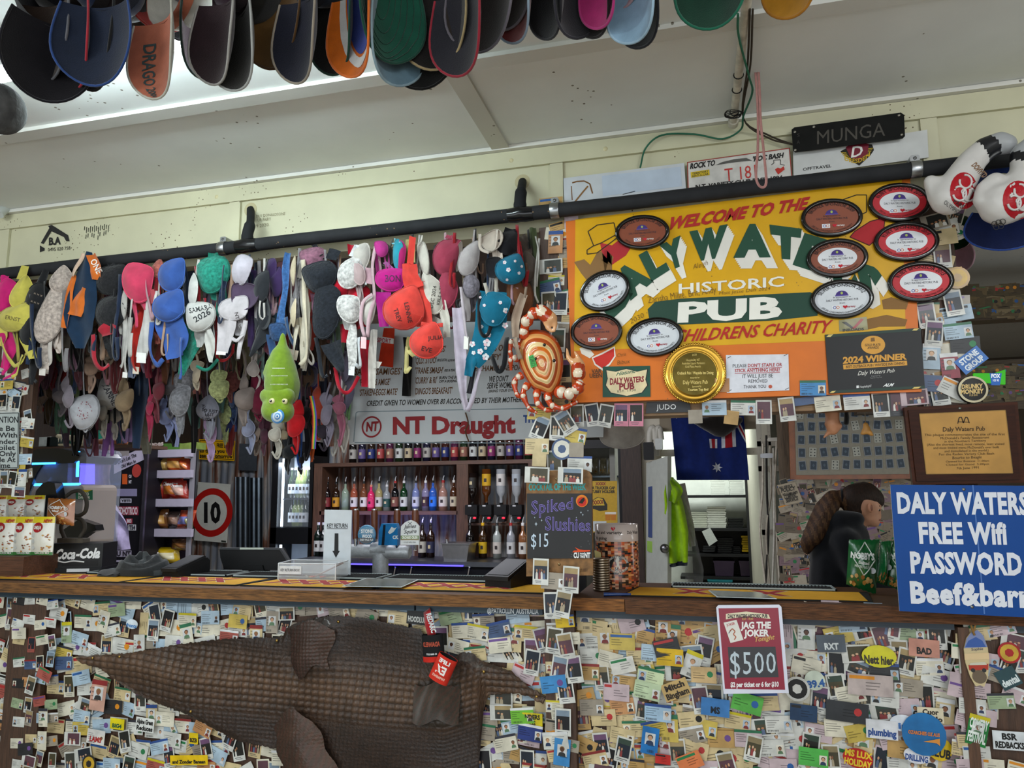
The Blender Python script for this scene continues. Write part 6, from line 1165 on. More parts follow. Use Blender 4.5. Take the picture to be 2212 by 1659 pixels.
for j in range(18):card(1214+r.uniform(-24,24),1295+j*21,r.uniform(-15,15),r.choice(('id','biz')),r.choice(('#cdb88c','#d6cfbc','#9a8f80')),2.5535,r,m,.7)
for j in range(26):card(2000+r.uniform(0,76),470+j*16+r.uniform(-6,6),r.uniform(-20,20),r.choice(('id','biz','note','photo')),r.choice(('#cdb88c','#d6cfbc','#9a8f80','#a8bccc','#b8935a')),2.5735,r,m,.75)
for j in range(46):card(r.uniform(-10,62),800+j*5.6,r.uniform(-15,15),r.choice(('id','biz','photo')),r.choice(('#d6cfbc','#cfcec8','#9a8f80')),2.5735,r,m,.75)
o=obj('pinned_cards',m,CARDM);tag(o,'underlayer of cards papering the posts','cards',kind='stuff')
# cards with something to tell them apart
SPEC=[(1899,1418,2,'oval','#ccc41a',1.1,'Nett hier.','#2a2410','yellow blob sticker reading Nett hier.'),(408,1642,-5,'strip','#e0b80c',.98,'and Zonder Banaan','#1a1a14','yellow strip sticker reading and Zonder Banaan'),(418,1595,0,'tag','#e0c010',.80,'BZB','#1a1a14','yellow square sticker reading BZB'),(253,1564,3,'biz','#e0cc14',.75,'BIG4','#1f5a3a','yellow sticker reading BIG4'),(207,1592,4,'id','#d8d4d0',1.0,'LAMS','#a82828','white and red card reading LAMS'),(313,1566,4,'biz','#e2e2de',.95,'Alpine Green|Reduces','#1e1e1e','white sticker reading Alpine and Reduces'),(1905,1576,2,'biz','#d8d8dc',1.0,'plumbing','#2a4a8a','white business card reading plumbing'),
(1996,1400,3,'biz','#c48a78',.95,'BAD','#1e1e1e','dusty orange sticker with BAD in a black box'),(1795,1390,-3,'biz','#4a525c',.95,'RXT','#d8dcdc','slate card with RXT in a white ring'),(1520,1458,0,'biz','#c8a878',.9,None,'','tan card with a barcode beside the raffle poster'),(1460,1490,-22,'biz','#c0a068',1.0,'Mitch|Bingham','#2a2018','tan tag with Mitch Bingham written by hand'),(1545,1528,4,'biz','#3f7ab8',1.0,'MS','#1a2430','sea blue postcard sticker with M and S'),(1614,1519,14,'biz','#58a848',1.05,None,'','tilted leaf green card under the raffle poster'),(1757,1636,4,'id','#52b04e',1.0,None,'','bright green licence low right of the raffle poster'),(1853,1638,8,'oval','#b81c14',.95,'MS LUX|HOLIDAY','#e0c030','red oval sticker with yellow lettering'),(1996,1586,8,'disc','#1568a4',1.62,None,'','large glossy blue disc with orange lettering'),(2030,1618,10,'disc','#d8b41c',.9,'CLUB','#1e1e1e','yellow round sticker with a red shield behind the blue disc'),
(2010,1545,0,'biz','#d8ccb0',.8,'Cuor|di Pelo','#3a3028','cream sticker reading Cuor di Pelo'),(1980,1632,6,'oval','#dcdce4',.78,'DRILLING','#2a4a8a','white oval sticker reading DRILLING'),(1722,1488,0,'disc','#cfcec8',1.0,None,'','black and white fan shaped round sticker right of the raffle poster'),(1760,1470,-10,'disc','#c8d0c0',.8,'89.4','#2a5a9a','round sticker with a yellow and blue sun'),(2180,1600,0,'biz','#d8dce0',.95,'BSR|REDBACKS','#1e1e1e','white shield sticker reading BSR'),(2112,1578,14,'tall','#187a34',1.0,'COMEDY|FESTIVAL','#e0e8e0','tilted green pass reading COMEDY FESTIVAL'),(2178,1465,-28,'tag','#28464c',1.1,'dental','#d8e0e0','dark teal tag reading dental'),(2180,1410,0,'disc','#a81818',.8,None,'','red round sticker behind an id card by the right post'),
(1950,1562,0,'oval','#d8dce4',.8,'llins','#3a6aa8','white oval sticker with a blue van drawing'),(65,1340,0,'disc','#3a5a8a',.8,None,'','blue ring badge on the left post'),(75,1388,0,'oval','#b83418',.62,'PTI','#e0c040','orange red teardrop badge reading PTI'),(60,1435,0,'disc','#d0ccc0',.8,None,'','white ring badge with a yellow wing on the left post'),(62,1590,0,'oval','#6a2218',.75,'NOMADS','#d8b080','maroon oval badge low on the left post'),(60,1512,0,'biz','#d8d4cc',.7,'WAGULLA?','#1e1e1e','white sticker reading WAGULLA?'),(55,1570,-4,'oval','#1c2c4a',.75,'D.E.R.T','#c8ccd0','navy oval sticker reading D.E.R.T'),(902,1333,4,'biz','#1a1a1c',.95,'HOODLUM','#c8c8c4','black patch reading HOODLUM above the hide'),(285,1348,6,'oval','#d4dce4',.62,'frontz','#3a7ab8','white oval sticker with blue lettering above the hide tail'),(192,1650,0,'disc','#2a2824',.9,None,'','dark round coaster low below the hide tail'),(1150,1555,0,'biz','#d4c020',.8,'NDERS|US','#2a2a20','yellow card with black lettering left of the photo post'),(1128,1546,-6,'id','#6cb02e',.95,None,'','lime green identity card left of the photo post'),(1145,1583,6,'id','#2a3a7a',1.0,None,'','navy college card left of the photo post'),
(1440,1398,-14,'biz','#28282a',.95,None,'','black business card left of the raffle poster'),(1447,1420,2,'id','#d0a81c',1.0,None,'','yellow licence with an orange corner, left of the raffle poster'),(1405,1462,10,'id','#c4d0a8',1.0,None,'','pale green licence, upper of the two tilted ones left of the raffle poster'),(1398,1492,10,'id','#b8c8a4',1.0,None,'','pale green licence, lower of the two tilted ones left of the raffle poster'),(1421,1540,3,'id','#a4c0d8',1.0,None,'','sky blue licence with a woman portrait left of the raffle poster'),(1345,1438,-14,'biz','#d8d4cc',.9,None,'','tilted white card with a black bird drawing'),(1404,1600,8,'tall','#2070b4',1.0,None,'','blue oval topped pass low left of the raffle poster'),(1432,1640,3,'biz','#c02c28',.55,None,'','small red card low left of the raffle poster'),(1490,1645,-24,'biz','#d87a4a',.9,None,'','salmon orange folded ticket at the bottom edge'),(1880,1480,2,'note','#b8a8a4',.95,None,'','large brownish photo of a dog lying on gravel'),(1830,1538,5,'note','#2e3034',.9,None,'','dark grey card with two car outlines'),(1736,1540,4,'biz','#1c3a5c',.9,None,'','navy business card with a wave design'),
(212,1502,4,'tall','#c89a88',1.35,None,'','large cut out portrait of a couple below the hide tail'),(1220,1342,-6,'id','#d8b41c',.75,None,'','yellow licence on the photo post just under the counter')]
for t in SPEC:
 r=random.Random(int(t[0]*3+t[1]));pin(t[0],t[1],t[2],t[3],t[4],2.568 if t[5]>1.5 else 2.576 if not(1180<t[0]<1250 or t[0]>2064) else 2.545,r,s=t[5],text=t[6],tcol=t[7],words=t[8]+' on the bar front' if 'bar front' not in t[8] and len(t[8].split())<10 else t[8]);CN.setdefault(t[4],'coloured')
 # photos and cards on the posts and the beam
for i,(x,y,a,k,c) in enumerate(((1190,442,0,'biz','#b8935a'),(1200,523,3,'tall','#bb8657'),(1234,478,0,'tag','#c2adb2'),(1190,575,0,'wide','#cfcec8'),(1186,620,-8,'id','#45587c'),(1185,655,0,'photo','#cfcec8'),(1210,655,4,'photo','#cfcec8'),(1205,735,4,'photo','#cfcec8'),(1218,800,0,'photo','#cdb88c'))):pin(x,y,a,k,c,2.548,random.Random(i),'on the middle post above the crab' if y<680 else 'on the middle post behind the crab',grp='cards on the middle post')
for i,(x,y,a,k,c) in enumerate(((1166,925,24,'photo','#cfcec8'),(1204,925,4,'photo','#cfcec8'),(1222,912,-30,'photo','#cfcec8'),(1160,964,2,'id','#cdb88c'),(1240,940,12,'id','#c4ab50'),(1214,970,0,'disc','#45587c'),(1245,972,2,'tag','#9a8f80'),(1165,992,4,'tag','#cdb88c'),(1198,1000,0,'photo','#cfcec8'),(1252,1002,3,'id','#cfcec8'),(1160,1026,3,'wide','#cfcec8'),(1232,1027,3,'wide','#cfcec8'),(1165,890,4,'id','#c4ab50'),(1168,1235,2,'photo','#cfcec8'),(1233,1252,4,'photo','#cfcec8'),(1196,1255,3,'id','#9a8f80'),(1192,1308,-2,'photo','#cfcec8'),(1216,1305,10,'photo','#cfcec8'))):pin(x,y,a,k,c,2.53-.003*(i%4) if y<1010 else 2.478-.002*(i%3),random.Random(40+i),'on the middle post above the chalk board' if y<1010 else('on top of the chalk board' if y<1100 else 'on the post below the chalk board'),grp='cards around the chalk board')
for i,(x,y,k,c) in enumerate(((1197,1384,'photo','#cfcec8'),(1222,1396,'photo','#cfcec8'),(1208,1445,'photo','#cfcec8'),(1240,1446,'photo','#cfcec8'),(1222,1490,'photo','#cfcec8'),(1216,1560,'photo','#cfcec8'),(1214,1625,'tall','#3f86c0'),(1200,1600,'id','#cfcec8'),(1196,1478,'biz','#3f86c0'))):pin(x,y,random.Random(i).uniform(-14,10),k,c,2.546-.001*(i%2),random.Random(80+i))
for i,(x,y,a,k,c) in enumerate(((1246,898,0,'photo','#cfcec8'),(1280,896,-8,'photo','#cfcec8'),(1308,898,12,'photo','#cfcec8'),(1342,896,3,'photo','#c4788c'),(1374,896,2,'photo','#c4788c'),(1543,881,1,'id','#a8bccc'),(1605,881,3,'id','#cfcec8'),(1650,890,2,'photo','#cfcec8'),(1700,884,-4,'photo','#cfcec8'),(1755,864,-6,'strip','#45587c'),(1788,872,-4,'id','#d6cfbc'),(1851,868,-2,'id','#cfcec8'),(1903,874,-2,'photo','#cfcec8'),(1940,872,0,'photo','#2a2a2c'),(1975,858,-3,'wide','#c2adb2'),(1560,832,3,'tag','#bb8657'),(1756,838,2,'id','#3f86c0'),(1502,900,0,'tag','#9a8f80'),(1580,902,10,'tag','#b8935a'))):
 w_={3:'pink framed instant photo with THE GANG written on it, under the beam',4:'pink framed instant photo right of the THE GANG one, under the beam'}.get(i);pin(x,y,a,k,c,2.562-.002*(i%3) if y>850 else 2.541,random.Random(120+i),'on the beam under the welcome board',s=.72 if k=='strip' else.92,words=w_,grp='cards along the beam')
for i,(x,y,a,k,c) in enumerate(((2040,492,-6,'id','#cfcec8'),(2020,478,-10,'wide','#9a8f80'),(2036,512,-3,'biz','#cdb88c'),(2036,552,0,'photo','#cfcec8'),(2068,600,0,'disc','#b8935a'),(2060,655,-6,'photo','#cfcec8'),(2002,682,-4,'photo','#cfcec8'),(2018,720,8,'photo','#cfcec8'),(2070,715,-4,'id','#a8bccc'),(2012,770,6,'tall','#a8bccc'),(2052,790,-2,'tall','#8a2a3a'),(2098,778,-36,'biz','#2c6ab4'),(2030,848,-6,'photo','#cfcec8'),(2010,828,6,'biz','#45587c'),(2060,840,30,'biz','#cfcec8'),(2085,745,0,'biz','#2a2a2c'))):pin(x,y,a,k,c,2.566-.003*(i%3),random.Random(160+i),'on the column right of the welcome board',s=.95,words={10:'maroon upright pass with a woman portrait on the right column',11:'tilted blue card reading STONE GROUP on the right column'}.get(i),text='STONE|GROUP' if i==11 else None,tcol='#e0e8f0',grp='cards on the right column')
m=MB();c=P(2100,842,2.545);k=mpp(2100,842,2.5);m.lathe([(0,.010),(27*k,.010),(33*k,.008),(34*k,.003),(34*k,-.004)],c,'#1c1a18',32,(0,-1,0));m.lathe([(28*k,.0105),(33*k,.009)],c,'#cfc4a4',32,(0,-1,0));txt(m,'DRUNKY',qmap((2077,840),(2122,838),(2077,831),2.534),'#d8b878',3);txt(m,'MONKEY',qmap((2075,851),(2124,849),(2075,842),2.534),'#d8b878',3);txt(m,'PUB BAR',qmap((2094,856),(2112,855),(2094,852),2.534),'#d8b878',1);one('coaster',m,SATIN,'round black coaster reading DRUNKY MONKEY above the timber plaque','coaster')
for i,(x,y,a,k,c) in enumerate(((30,848,24,'id','#a8bccc'),(6,868,0,'photo','#cfcec8'),(34,872,4,'photo','#cfcec8'),(60,915,4,'id','#cfcec8'),(58,955,8,'id','#c4ab50'),(54,992,0,'id','#a8bccc'),(8,1035,0,'photo','#cfcec8'),(26,1036,6,'photo','#cfcec8'),(48,1032,0,'tall','#cfcec8'),(40,1062,3,'wide','#cfcec8'),(46,1014,0,'tag','#c4ab50'),(14,830,0,'id','#c4ab50'))):pin(x,y,a,k,c,2.568-.003*(i%3),random.Random(200+i),'on the left post around the ATTENTION sign',s=.85,grp='cards on the left post')
m=flat([(-70,893),(42,890),(40,1012),(-70,1016)],2.56,.003,'#aab0ae','#222');y=2.5594;line(m,[(-68,895),(40,892),(38,1010),(-68,1014),(-68,895)],1.6,y,'#26282a')
for s,x1,yy,h in(('ATTENTION',40,913,16),('Please Be',32,931,14),('Patient With',38,945,13),('The Bartender.',37,959,13),('Even Toilet',32,972,13),('Paper Serve Only',34,985,13),('One Asshole At',33,998,13),('A Time',22,1010,12)):txt(m,s,qmap((x1-len(s)*8.2,yy),(x1,yy),(x1-len(s)*8.2,yy-h*.8),y),'#222428',2)
one('attention_sign',m,SATIN,'grey sign with ENTION and rhyming lines cut by the left edge of the photo','sign')
# countable cards over the underlayer
r=random.Random(12);n_=0;placed=[(t[0],t[1]) for t in SPEC]
for tr in range(4000):
 if n_>=215:break
 px,py=r.uniform(0,2212),r.uniform(1312,1655);py+=px*.015
 if on_hide(px,py,2) or 1172<px<1256 or(1536<px<1716 and py<1510) or 100<px<124 or 2056<px<2084 or py>1668 or py<1303+px*.02:continue
 if min((px-a)**2*.6+(py-b)**2*1.3 for a,b in placed)<24**2:continue
 placed.append((px,py));n_+=1;k=r.choice(('id','id','id','id','biz','biz','photo','photo','tall','wide'));post=36<px<104 or px>2084
 pin(px,py,r.choice((0,2,-3,4,-5,8,-8,12,-14,20)),k,'#cfcec8' if k in('photo','wide') else pal(px,r),(2.556 if px<110 else 2.549) if post else 2.5905-.0022*(n_%3),r,s=.82 if post else r.uniform(.92,1.0))
 # surfboard shaped tag on the right post
o=thing('surfboard_tag','surfboard shaped wooden tag with a red bus hanging on the right post','souvenir',P(2110,1485,2.535));bd=[(2098,1365),(2112,1360),(2124,1372),(2134,1400),(2137,1432),(2134,1464),(2126,1484),(2117,1480),(2108,1483),(2096,1462),(2086,1432),(2082,1402),(2088,1378)]
m=flat(bd,2.538,.005,'#c8b488');obj('board',m,fin('printed_wood',.4,nz=.06,ns=30),o);m=MB();y=2.537;m.poly(pp([(2088,1380),(2098,1366),(2112,1361),(2124,1373),(2133,1398),(2083,1400)],y),'#7a86b0');m.poly(pp([(2085,1398),(2092,1384),(2108,1376),(2122,1384),(2130,1398)],y-.0003),'#3a5aa0');m.poly(pp([(2092,1436),(2135,1434),(2135,1447),(2094,1448)],y),'#b03828');m.poly(pp([(2096,1432),(2128,1430),(2132,1436),(2094,1437)],y-.0002),'#c8c4b0');m.poly(pp([(2083,1412),(2136,1410),(2137,1424),(2084,1426)],y),'#d8bc90')
for x in(2102,2126):m.disc(P(x,1448,y-.0004),(.006,0,0),(0,0,.006),'#2a2a2a',10)
m.disc(P(2116,1462,y-.0003),(.019,0,0),(0,0,.019),'#6a5a48',18);txt(m,'Sophie',qmap((2098,1406),(2124,1404),(2098,1400),y-.0006),'#3a3a5a',1);obj('print',m,MATTE,o);m=MB();m.tube(spl([P(2105,1372,2.535),P(2098,1350,2.53),P(2108,1342,2.53),P(2102,1368,2.532)],5),.003,'#a07840',6);obj('cord',m,FABRIC,o)
m=MB();txt(m,'OZARCHIES OZ AUS',qmap((1962,1584),(2030,1592),(1962,1577),2.563,(2030,1585)),'#d07830',3);m.poly(pp([(1995,1602),(2030,1596),(2031,1612),(2024,1606)],2.5632),'#d08838');one('disc_lettering',m,MATTE,'orange lettering printed across the large blue disc','lettering') if False else obj('print',m,MATTE,[o_ for o_ in bpy.data.objects if str(o_.get('label','')).startswith('large glossy blue disc')][0])
# crocodile hide
HIDE=fin('croc_leather',.46,nz=.35,spec=.34,ns=22,bump=.5,bs=130,coat=.12)
SPN=[(172,1420),(300,1436),(400,1458),(600,1480),(800,1500),(960,1515),(1040,1490),(1180,1506)]
def hz(x,y):
 d=y-ip(SPN,x);a=abs(d);g=lambda cx,cy,rx,ry:math.exp(-((x-cx)/rx)**2-((y-cy)/ry)**2)
 fx=abs(sin(pi*(x+.12*d)/(15 if a<62 else 9)));fy=abs(sin(pi*d/(14 if a<62 else 8.5)))
 amp=(.0105*(1-a/160) if a<62 else.0030)*(1 if x>380 else.6);b=amp*(fx*fy)**.55
 if x<520:b+=.0022*abs(sin(pi*x/13))**.5
 b+=.030*g(690,1400,34,60)-.018*g(640,1428,16,30)+.022*g(655,1615,40,45)-.014*g(700,1640,16,40)+.010*sin(x*.017+.4)*sin(d*.02)+.012*g(960,1530,30,40)-.012*g(938,1480,14,30)+.018*g(1060,1460,50,30)+.012*math.exp(-(d/26)**2)*(x<520)
 return b
def hcol(x,y):
 a=abs(y-ip(SPN,x));k=max(0.0,1-a/95);f=(sin(x*.21)*sin(y*.33)+1)*.08
 if 905<x<1000 and 1470<y<1570:return(.030+f*.05,.019+f*.04,.012+f*.03,1)
 w_=a<62;g_=.45+.75*(abs(sin(pi*(x+.12*(y-ip(SPN,x)))/(15 if w_ else 9)))*abs(sin(pi*(y-ip(SPN,x))/(14 if w_ else 8.5))))**.5;q=k**1.3
 return((.024+.085*q+f*.05)*g_,(.0115+.048*q+f*.026)*g_,(.007+.027*q+f*.014)*g_,1)
NX,NYh=336,100;m=MB();rr=random.Random(4);jag=[rr.uniform(-1.6,1.6) for _ in range(NX+1)]
def hp_(u,v):
 i=int(round(u*NX));x=172+(1180-172)*u;t_,b_=ip(HT,x)+jag[i],ip(HB,x)+jag[-i-1];y=t_+(b_-t_)*v;p=P(x,y,2.578);e=min(v,1-v)*2;p.y-=.004+hz(x,y)*min(1,e*8);return p
m.grid(hp_,NX,NYh,lambda u,v:(lambda x:hcol(x,ip(HT,x)+(ip(HB,x)-ip(HT,x))*v))(172+1008*u))
hd_=one('crocodile_hide',m,HIDE,'large dark brown crocodile hide stretched across the front of the bar','hide')
for x,y in((209,1419),(267,1416),(419,1534),(603,1382),(682,1346),(733,1342),(1050,1447),(1160,1504)):
 m=MB();c=P(x,y,2.578);c.y-=.006+hz(x,y);m.lathe([(0,.003),(.0045,.002),(.0055,0)],c,'#a8884a',10,(0,-1,0));obj('pin',m,METAL,hd_)
m=MB();fl_=[(616,1360),(640,1345),(672,1334),(706,1345),(720,1400),(716,1440),(700,1462),(676,1456),(655,1440),(668,1452),(668,1412),(648,1392),(622,1386)]
m.grid(lambda u,v:(lambda x,y:P(x,y,2.578)+Vector((0,-.026-.034*sin(pi*min(1,u*1.05))*(.4+.6*v)*(1-.5*v**3)-.0035*abs(sin(x*.42)*sin(y*.40))**.6,0)))(626+(104-40*v)*u+26*v+5*sin(v*7),1340+14*(1-sin(pi*u))+112*v*(1-.25*u)+5*sin(u*8)),44,50,lambda u,v:(.024+.03*u+.012*(int(u*19+v*13)%2),.013+.016*u,.009+.009*u,1));obj('leg_flap',m,HIDE,hd_)
m=MB();m.grid(lambda u,v:(lambda x,y:P(x,y,2.578)+Vector((0,-.024-.036*sin(pi*u)*(.4+.6*v)-.0030*abs(sin(x*.40)*sin(y*.42))**.6,0)))(598+22*v+(92+26*v)*u+4*sin(v*9),1566+100*v-40*sin(pi*u)*(1-v)+4*sin(u*11)),44,44,lambda u,v:(.034+.035*u+.014*(int(u*17+v*15)%2),.018+.019*u,.011+.011*u,1));obj('leg_flap',m,HIDE,hd_)
m=MB();m.grid(lambda u,v:P(900+100*u-6*v,1474+84*v+6*sin(u*9),2.578)+Vector((0,-.018-.030*sin(pi*u)*sin(pi*v)-.003*sin(u*23+v*5),0)),28,24,lambda u,v:(.050+.02*(int(u*17+v*9)%2),.038,.027,1));obj('rough_flap',m,FELT,hd_)
# drink coolers on a red strap
def stubby(c0,c1,rad,cols,words,lines):
 o=thing('drink_cooler',words,'drink cooler',c1,'drink coolers hanging over the hide');ax=(c0-c1);L=ax.length;ax.normalize();u=ax.orthogonal();u=(Vector((0,-1,0))-ax*ax.dot(Vector((0,-1,0)))).normalized();w_=u.cross(ax);rr=rad
 f=lambda a,h,e=0:c1+ax*(L*h)+(u*cos(a)*.55+w_*sin(a))*(rr+e)
 m=MB();m.grid(lambda s,t:f(2*pi*s,t),28,10,lambda s,t:cols[0] if t>.2 else cols[1]);m.grid(lambda s,t:f(2*pi*(1-s),t,-.004),28,2,'#141414');obj('sleeve',m,RUBBER,o);m=MB()
 for s,h0,h1,hw,c in lines:txt(m,s,lambda x,y:f(-(-hw+2*hw*x)*1.0 if False else(hw-2*hw*x)*-1,h0+(h1-h0)*y,.001),c,3)
 obj('print',m,MATTE,o)
YZ=2.505;kz=mpp(930,1400,YZ)
m=MB();m.ribbon(spl([P(922,1318,2.55),P(926,1345,YZ),P(933,1372,YZ)],6),.030,(0,-1,0),'#b0141c',.003);f=lambda u,v:P(921+13*u-12*v+6,1325+46*u+2*v,YZ-.012);txt(m,'REDARC',lambda u,v:P(920.5+12*u+10*v-0,1326+42*u-2.5*v,YZ-.010),'#e8e8e8',3);one('red_strap',m,FABRIC,'red strap with white block letters holding the drink coolers','strap')
stubby(P(934,1370,YZ),P(938,1428,YZ),23*kz,('#121214','#c02418'),'black drink cooler with a red bottom band hanging over the hide',(('ADAWELD',.58,.74,.85,'#a8442c'),('02 4868 3377',.27,.33,.5,'#c8c8c8')))
stubby(P(969,1418,YZ-.03),P(946,1470,YZ-.03),21*kz,('#c82c1c','#c82c1c'),'red drink cooler tilted below the black one',(('LIFE',.74,.88,.6,'#e8e0dc'),('EZ',.34,.62,.5,'#e8e0dc'),('EXPERIENCE',.16,.24,.7,'#e8b0a0')))
# ================================================================= back bar, fridge, chip rack, doorway, back room
BG=fin('bottle_glass',.06,alpha=.62,spec=.7);BD=fin('dark_bottle',.08,spec=.7)
def bottle(px,py,Y,H,R,col,lab,cap,words,grp,clear=False,pour=True,flip=False,z0=None,wine=False):
 b=P(px,py,Y) if z0 is None else Vector((P(px,py,Y).x,Y,z0));o=thing('bottle',words,'bottle',b,grp);h=(lambda t:H*(1-t)) if flip else(lambda t:H*t)
 pr=[(0,.0),(R,.005),(R,.58),(R*.9,.66),(R*.42,.76),(R*.34,.80),(R*.34,.93)] if not wine else[(0,0),(R,.005),(R,.52),(R*.86,.62),(R*.42,.72),(R*.36,.94)]
 q=[(r_,h(t)) for r_,t in pr];m=MB();m.lathe(q[::-1] if flip else q,b,col,14);obj('glass',m,BG if clear else BD,o)
 if lab:m=MB();q=[(R*1.012,h(.14)),(R*1.012,h(.46))];m.lathe(q,b,lab,14);d_='#2a2020' if sum(hx(lab)[:3])>.6 else '#c8b890';y_=R*1.03;m.quad(b+Vector((-R*.3,-y_,h(.26))),b+Vector((R*.3,-y_,h(.26))),b+Vector((R*.3,-y_,h(.36))),b+Vector((-R*.3,-y_,h(.36))),d_);obj('label',m,PAPER,o)
 m=MB();q=[(R*.37,h(.92)),(R*.37,h(1.0)),(0,h(1.0))];m.lathe(q,b,cap,10);
 if pour and not flip:m.tube([b+Vector((0,0,H)),b+Vector((0,0,H*1.06)),b+Vector((R*.25,0,H*1.16))],[R*.18,R*.14,R*.1],'#b8bcc0',6)
 obj('pourer' if pour and not flip else 'stopper',m,SATIN,o);return o
YSH=6.6
su=thing('bar_shelf','dark timber back bar shelving lined with rusty iron, full of spirit bottles','shelf',(X_(900,YSH),YSH,.9))
TI='#5a3c2c';ZS1,ZS2=1.775,1.312
def sh(a,b,z0,z1,d=.33):m=MB();m.box((X_(a,YSH),YSH,z0),(X_(b,YSH),YSH+d,z1),TI);return m
obj('shelf_board',sh(676,1180,ZS1-.035,ZS1),WOOD,su);obj('shelf_board',sh(690,988,ZS2-.035,ZS2),WOOD,su)
for a,b in((676,694),(986,1011),(1142,1160)):obj('upright',sh(a,b,.3,ZS1-.036),WOODV,su)
obj('shelf_board',sh(1011,1142,P(1050,1130,YSH).z-.02,P(1050,1130,YSH).z,.02),WOOD,su)
bn=thing('back_bench','stainless back bar bench glowing blue along its front edge','bench',(X_(900,6.1),6.1,0));m=MB();m.box((X_(640,6.1),6.1,.86),(X_(1180,6.1),6.6,.90),'#8a8e98');obj('worktop',m,METAL,bn)
m=MB();m.box((X_(640,6.12),6.12,0),(X_(1180,6.12),6.55,.855),'#17181c');obj('fridge_doors',m,GLOSS,bn);m=MB();m.box((X_(760,6.09),6.085,.862),(X_(1000,6.09),6.098,.872),'#5a4aff');obj('led_strip',m,emitter('violet_led','#5548ff',4),bn)
for x in(850,885,1010):m=MB();m.tube([P(x,1245,6.1),P(x+4,1225,6.08)],.008,'#a8a8ac',8);obj('handle',m,CHROME,bn)
area('shelf_led',(X_(820,6.5),6.45,1.25),(X_(820,6.5),6.9,1.0),1.2,.05,2.2,(.42,.36,1.0))
G2='bottles on the middle back shelf'
for i,(x,c,l,cp,cl,w_) in enumerate(((706,'#1a0e0e','#7a2020','#1a1a1a',0,'dark bottle with a red label'),(725,'#2a160a','#c89020','#1a1a1a',0,'dark amber bottle with a yellow label'),(745,'#a8c0a8',None,'#1a1a1a',1,'clear dimpled bottle with a green foot'),(764,'#b85a3a','#d8d4d0','#2a2a2a',1,'clear bottle with a red filling'),(785,'#8a5030','#dcd8d0','#1a1a1a',1,'amber bottle with a white label'),(801,'#e0306a','#e0306a','#d88a70',0,'hot pink bottle'),(818,'#c0b070','#d0ccc0','#1a1a1a',1,'pale gold bottle'),(835,'#b0b8b8','#1f4a40','#d8d8d8',1,'clear bottle with a green label'),(853,'#0f0d10','#7a4a3a','#a83030',0,'slim black bottle'),(872,'#123a1c','#d0d4c8','#d8d8d8',0,'green bottle with a white label'),(898,'#8a9ad0','#c8ccd8','#2a2a2a',1,'clear bottle tinted blue'),(919,'#9a94b8','#3a2030','#e0e0e0',1,'clear bottle with a plum filling'),(935,'#1f6ad8','#2a7ae8','#1a1a1a',1,'bright blue bottle'),(957,'#c09080','#d8d0c8','#a02828',1,'tall pinkish gin bottle'),(980,'#4a2a18','#c8bca0','#d8d4cc',0,'brown bottle with a cream label'))):
 bottle(x,1104,YSH+.12,.285 if i not in(5,7) else.25,.036 if i!=13 else.042,c,l,cp,w_+' on the middle back shelf',G2,cl,z0=ZS2)
for i in range(20):
 x=762+i*20.0;c=('#14100e','#1a2c18','#3a1a14','#1c1a30','#101014','#4a1c3a','#2a1a10')[i*3%7];l=('#a8a49c','#c0c4c0','#1a2a6a','#7a1a5a','#8a5a4a','#5a4a80','#b8a888','#a03a3a')[i*5%8]
 bottle(x,992,YSH+.12,.29,.037,c,l,'#1a1a1a','dark bottle with a %s label on the top back shelf, number %d from the left'%(('grey','pale','navy','magenta','brown','violet','cream','red')[i*5%8],i+1) if False else '%s labelled dark bottle on the top shelf, %s'%(('grey','pale','navy','magenta','brown','violet','cream','red')[i*5%8],('under the ring logo','below the N of the beer name','below the D of the beer name','near the right end of the menu board')[min(3,i//5)]),'bottles on the top back shelf',z0=ZS1,pour=False)
for i,(x,c,l,w_) in enumerate(((1020,'#1a1210','#2c2a28','upside down black labelled whiskey bottle'),(1051,'#5a3010','#d0a018','upside down rum bottle with a yellow label'),(1082.5,'#b8bcc0','#d0ccc8','upside down clear gin bottle'),(1116,'#b8bcc0','#a8b0b8','upside down clear vodka bottle'))):
 zt=P(x,1013 if i else 1022,YSH+.06).z;zb_=P(x,1092,YSH+.06).z;bottle(x,1092,YSH+.06,zt-zb_,.042,c,l,'#1a1a1a',w_+' on a spirit dispenser','upside down dispenser bottles',i>1,flip=True,z0=zb_)
 o=thing('spirit_dispenser','black spirit dispenser with a red light under the %s'%w_.replace('upside down ',''),'dispenser',P(x,1128,YSH),'spirit dispensers');m=MB();m.rbox((X_(x-13,YSH-.03),YSH-.07,P(x,1112,YSH).z),(X_(x+13,YSH-.03),YSH+.04,P(x,1090,YSH).z),.01,'#101012');m.prism([(p_.x,p_.y,p_.z) for p_ in pp([(x-11,1112),(x+11,1112),(x+6,1127),(x-6,1127)],YSH-.06)],(0,.09,0),'#141416');obj('body',m,SATIN,o)
 m=MB();m.ell(P(x+5,1119,YSH-.065),.016,.006,.009,'#ff2040',8,6);obj('red_light',m,emitter('red_led','#ff1c38',3),o);m=MB();m.quad(*pp([(x-9,1091),(x-2,1091),(x-2,1094),(x-9,1094)],YSH-.072),'#c8c8cc');obj('sticker',m,PAPER,o)
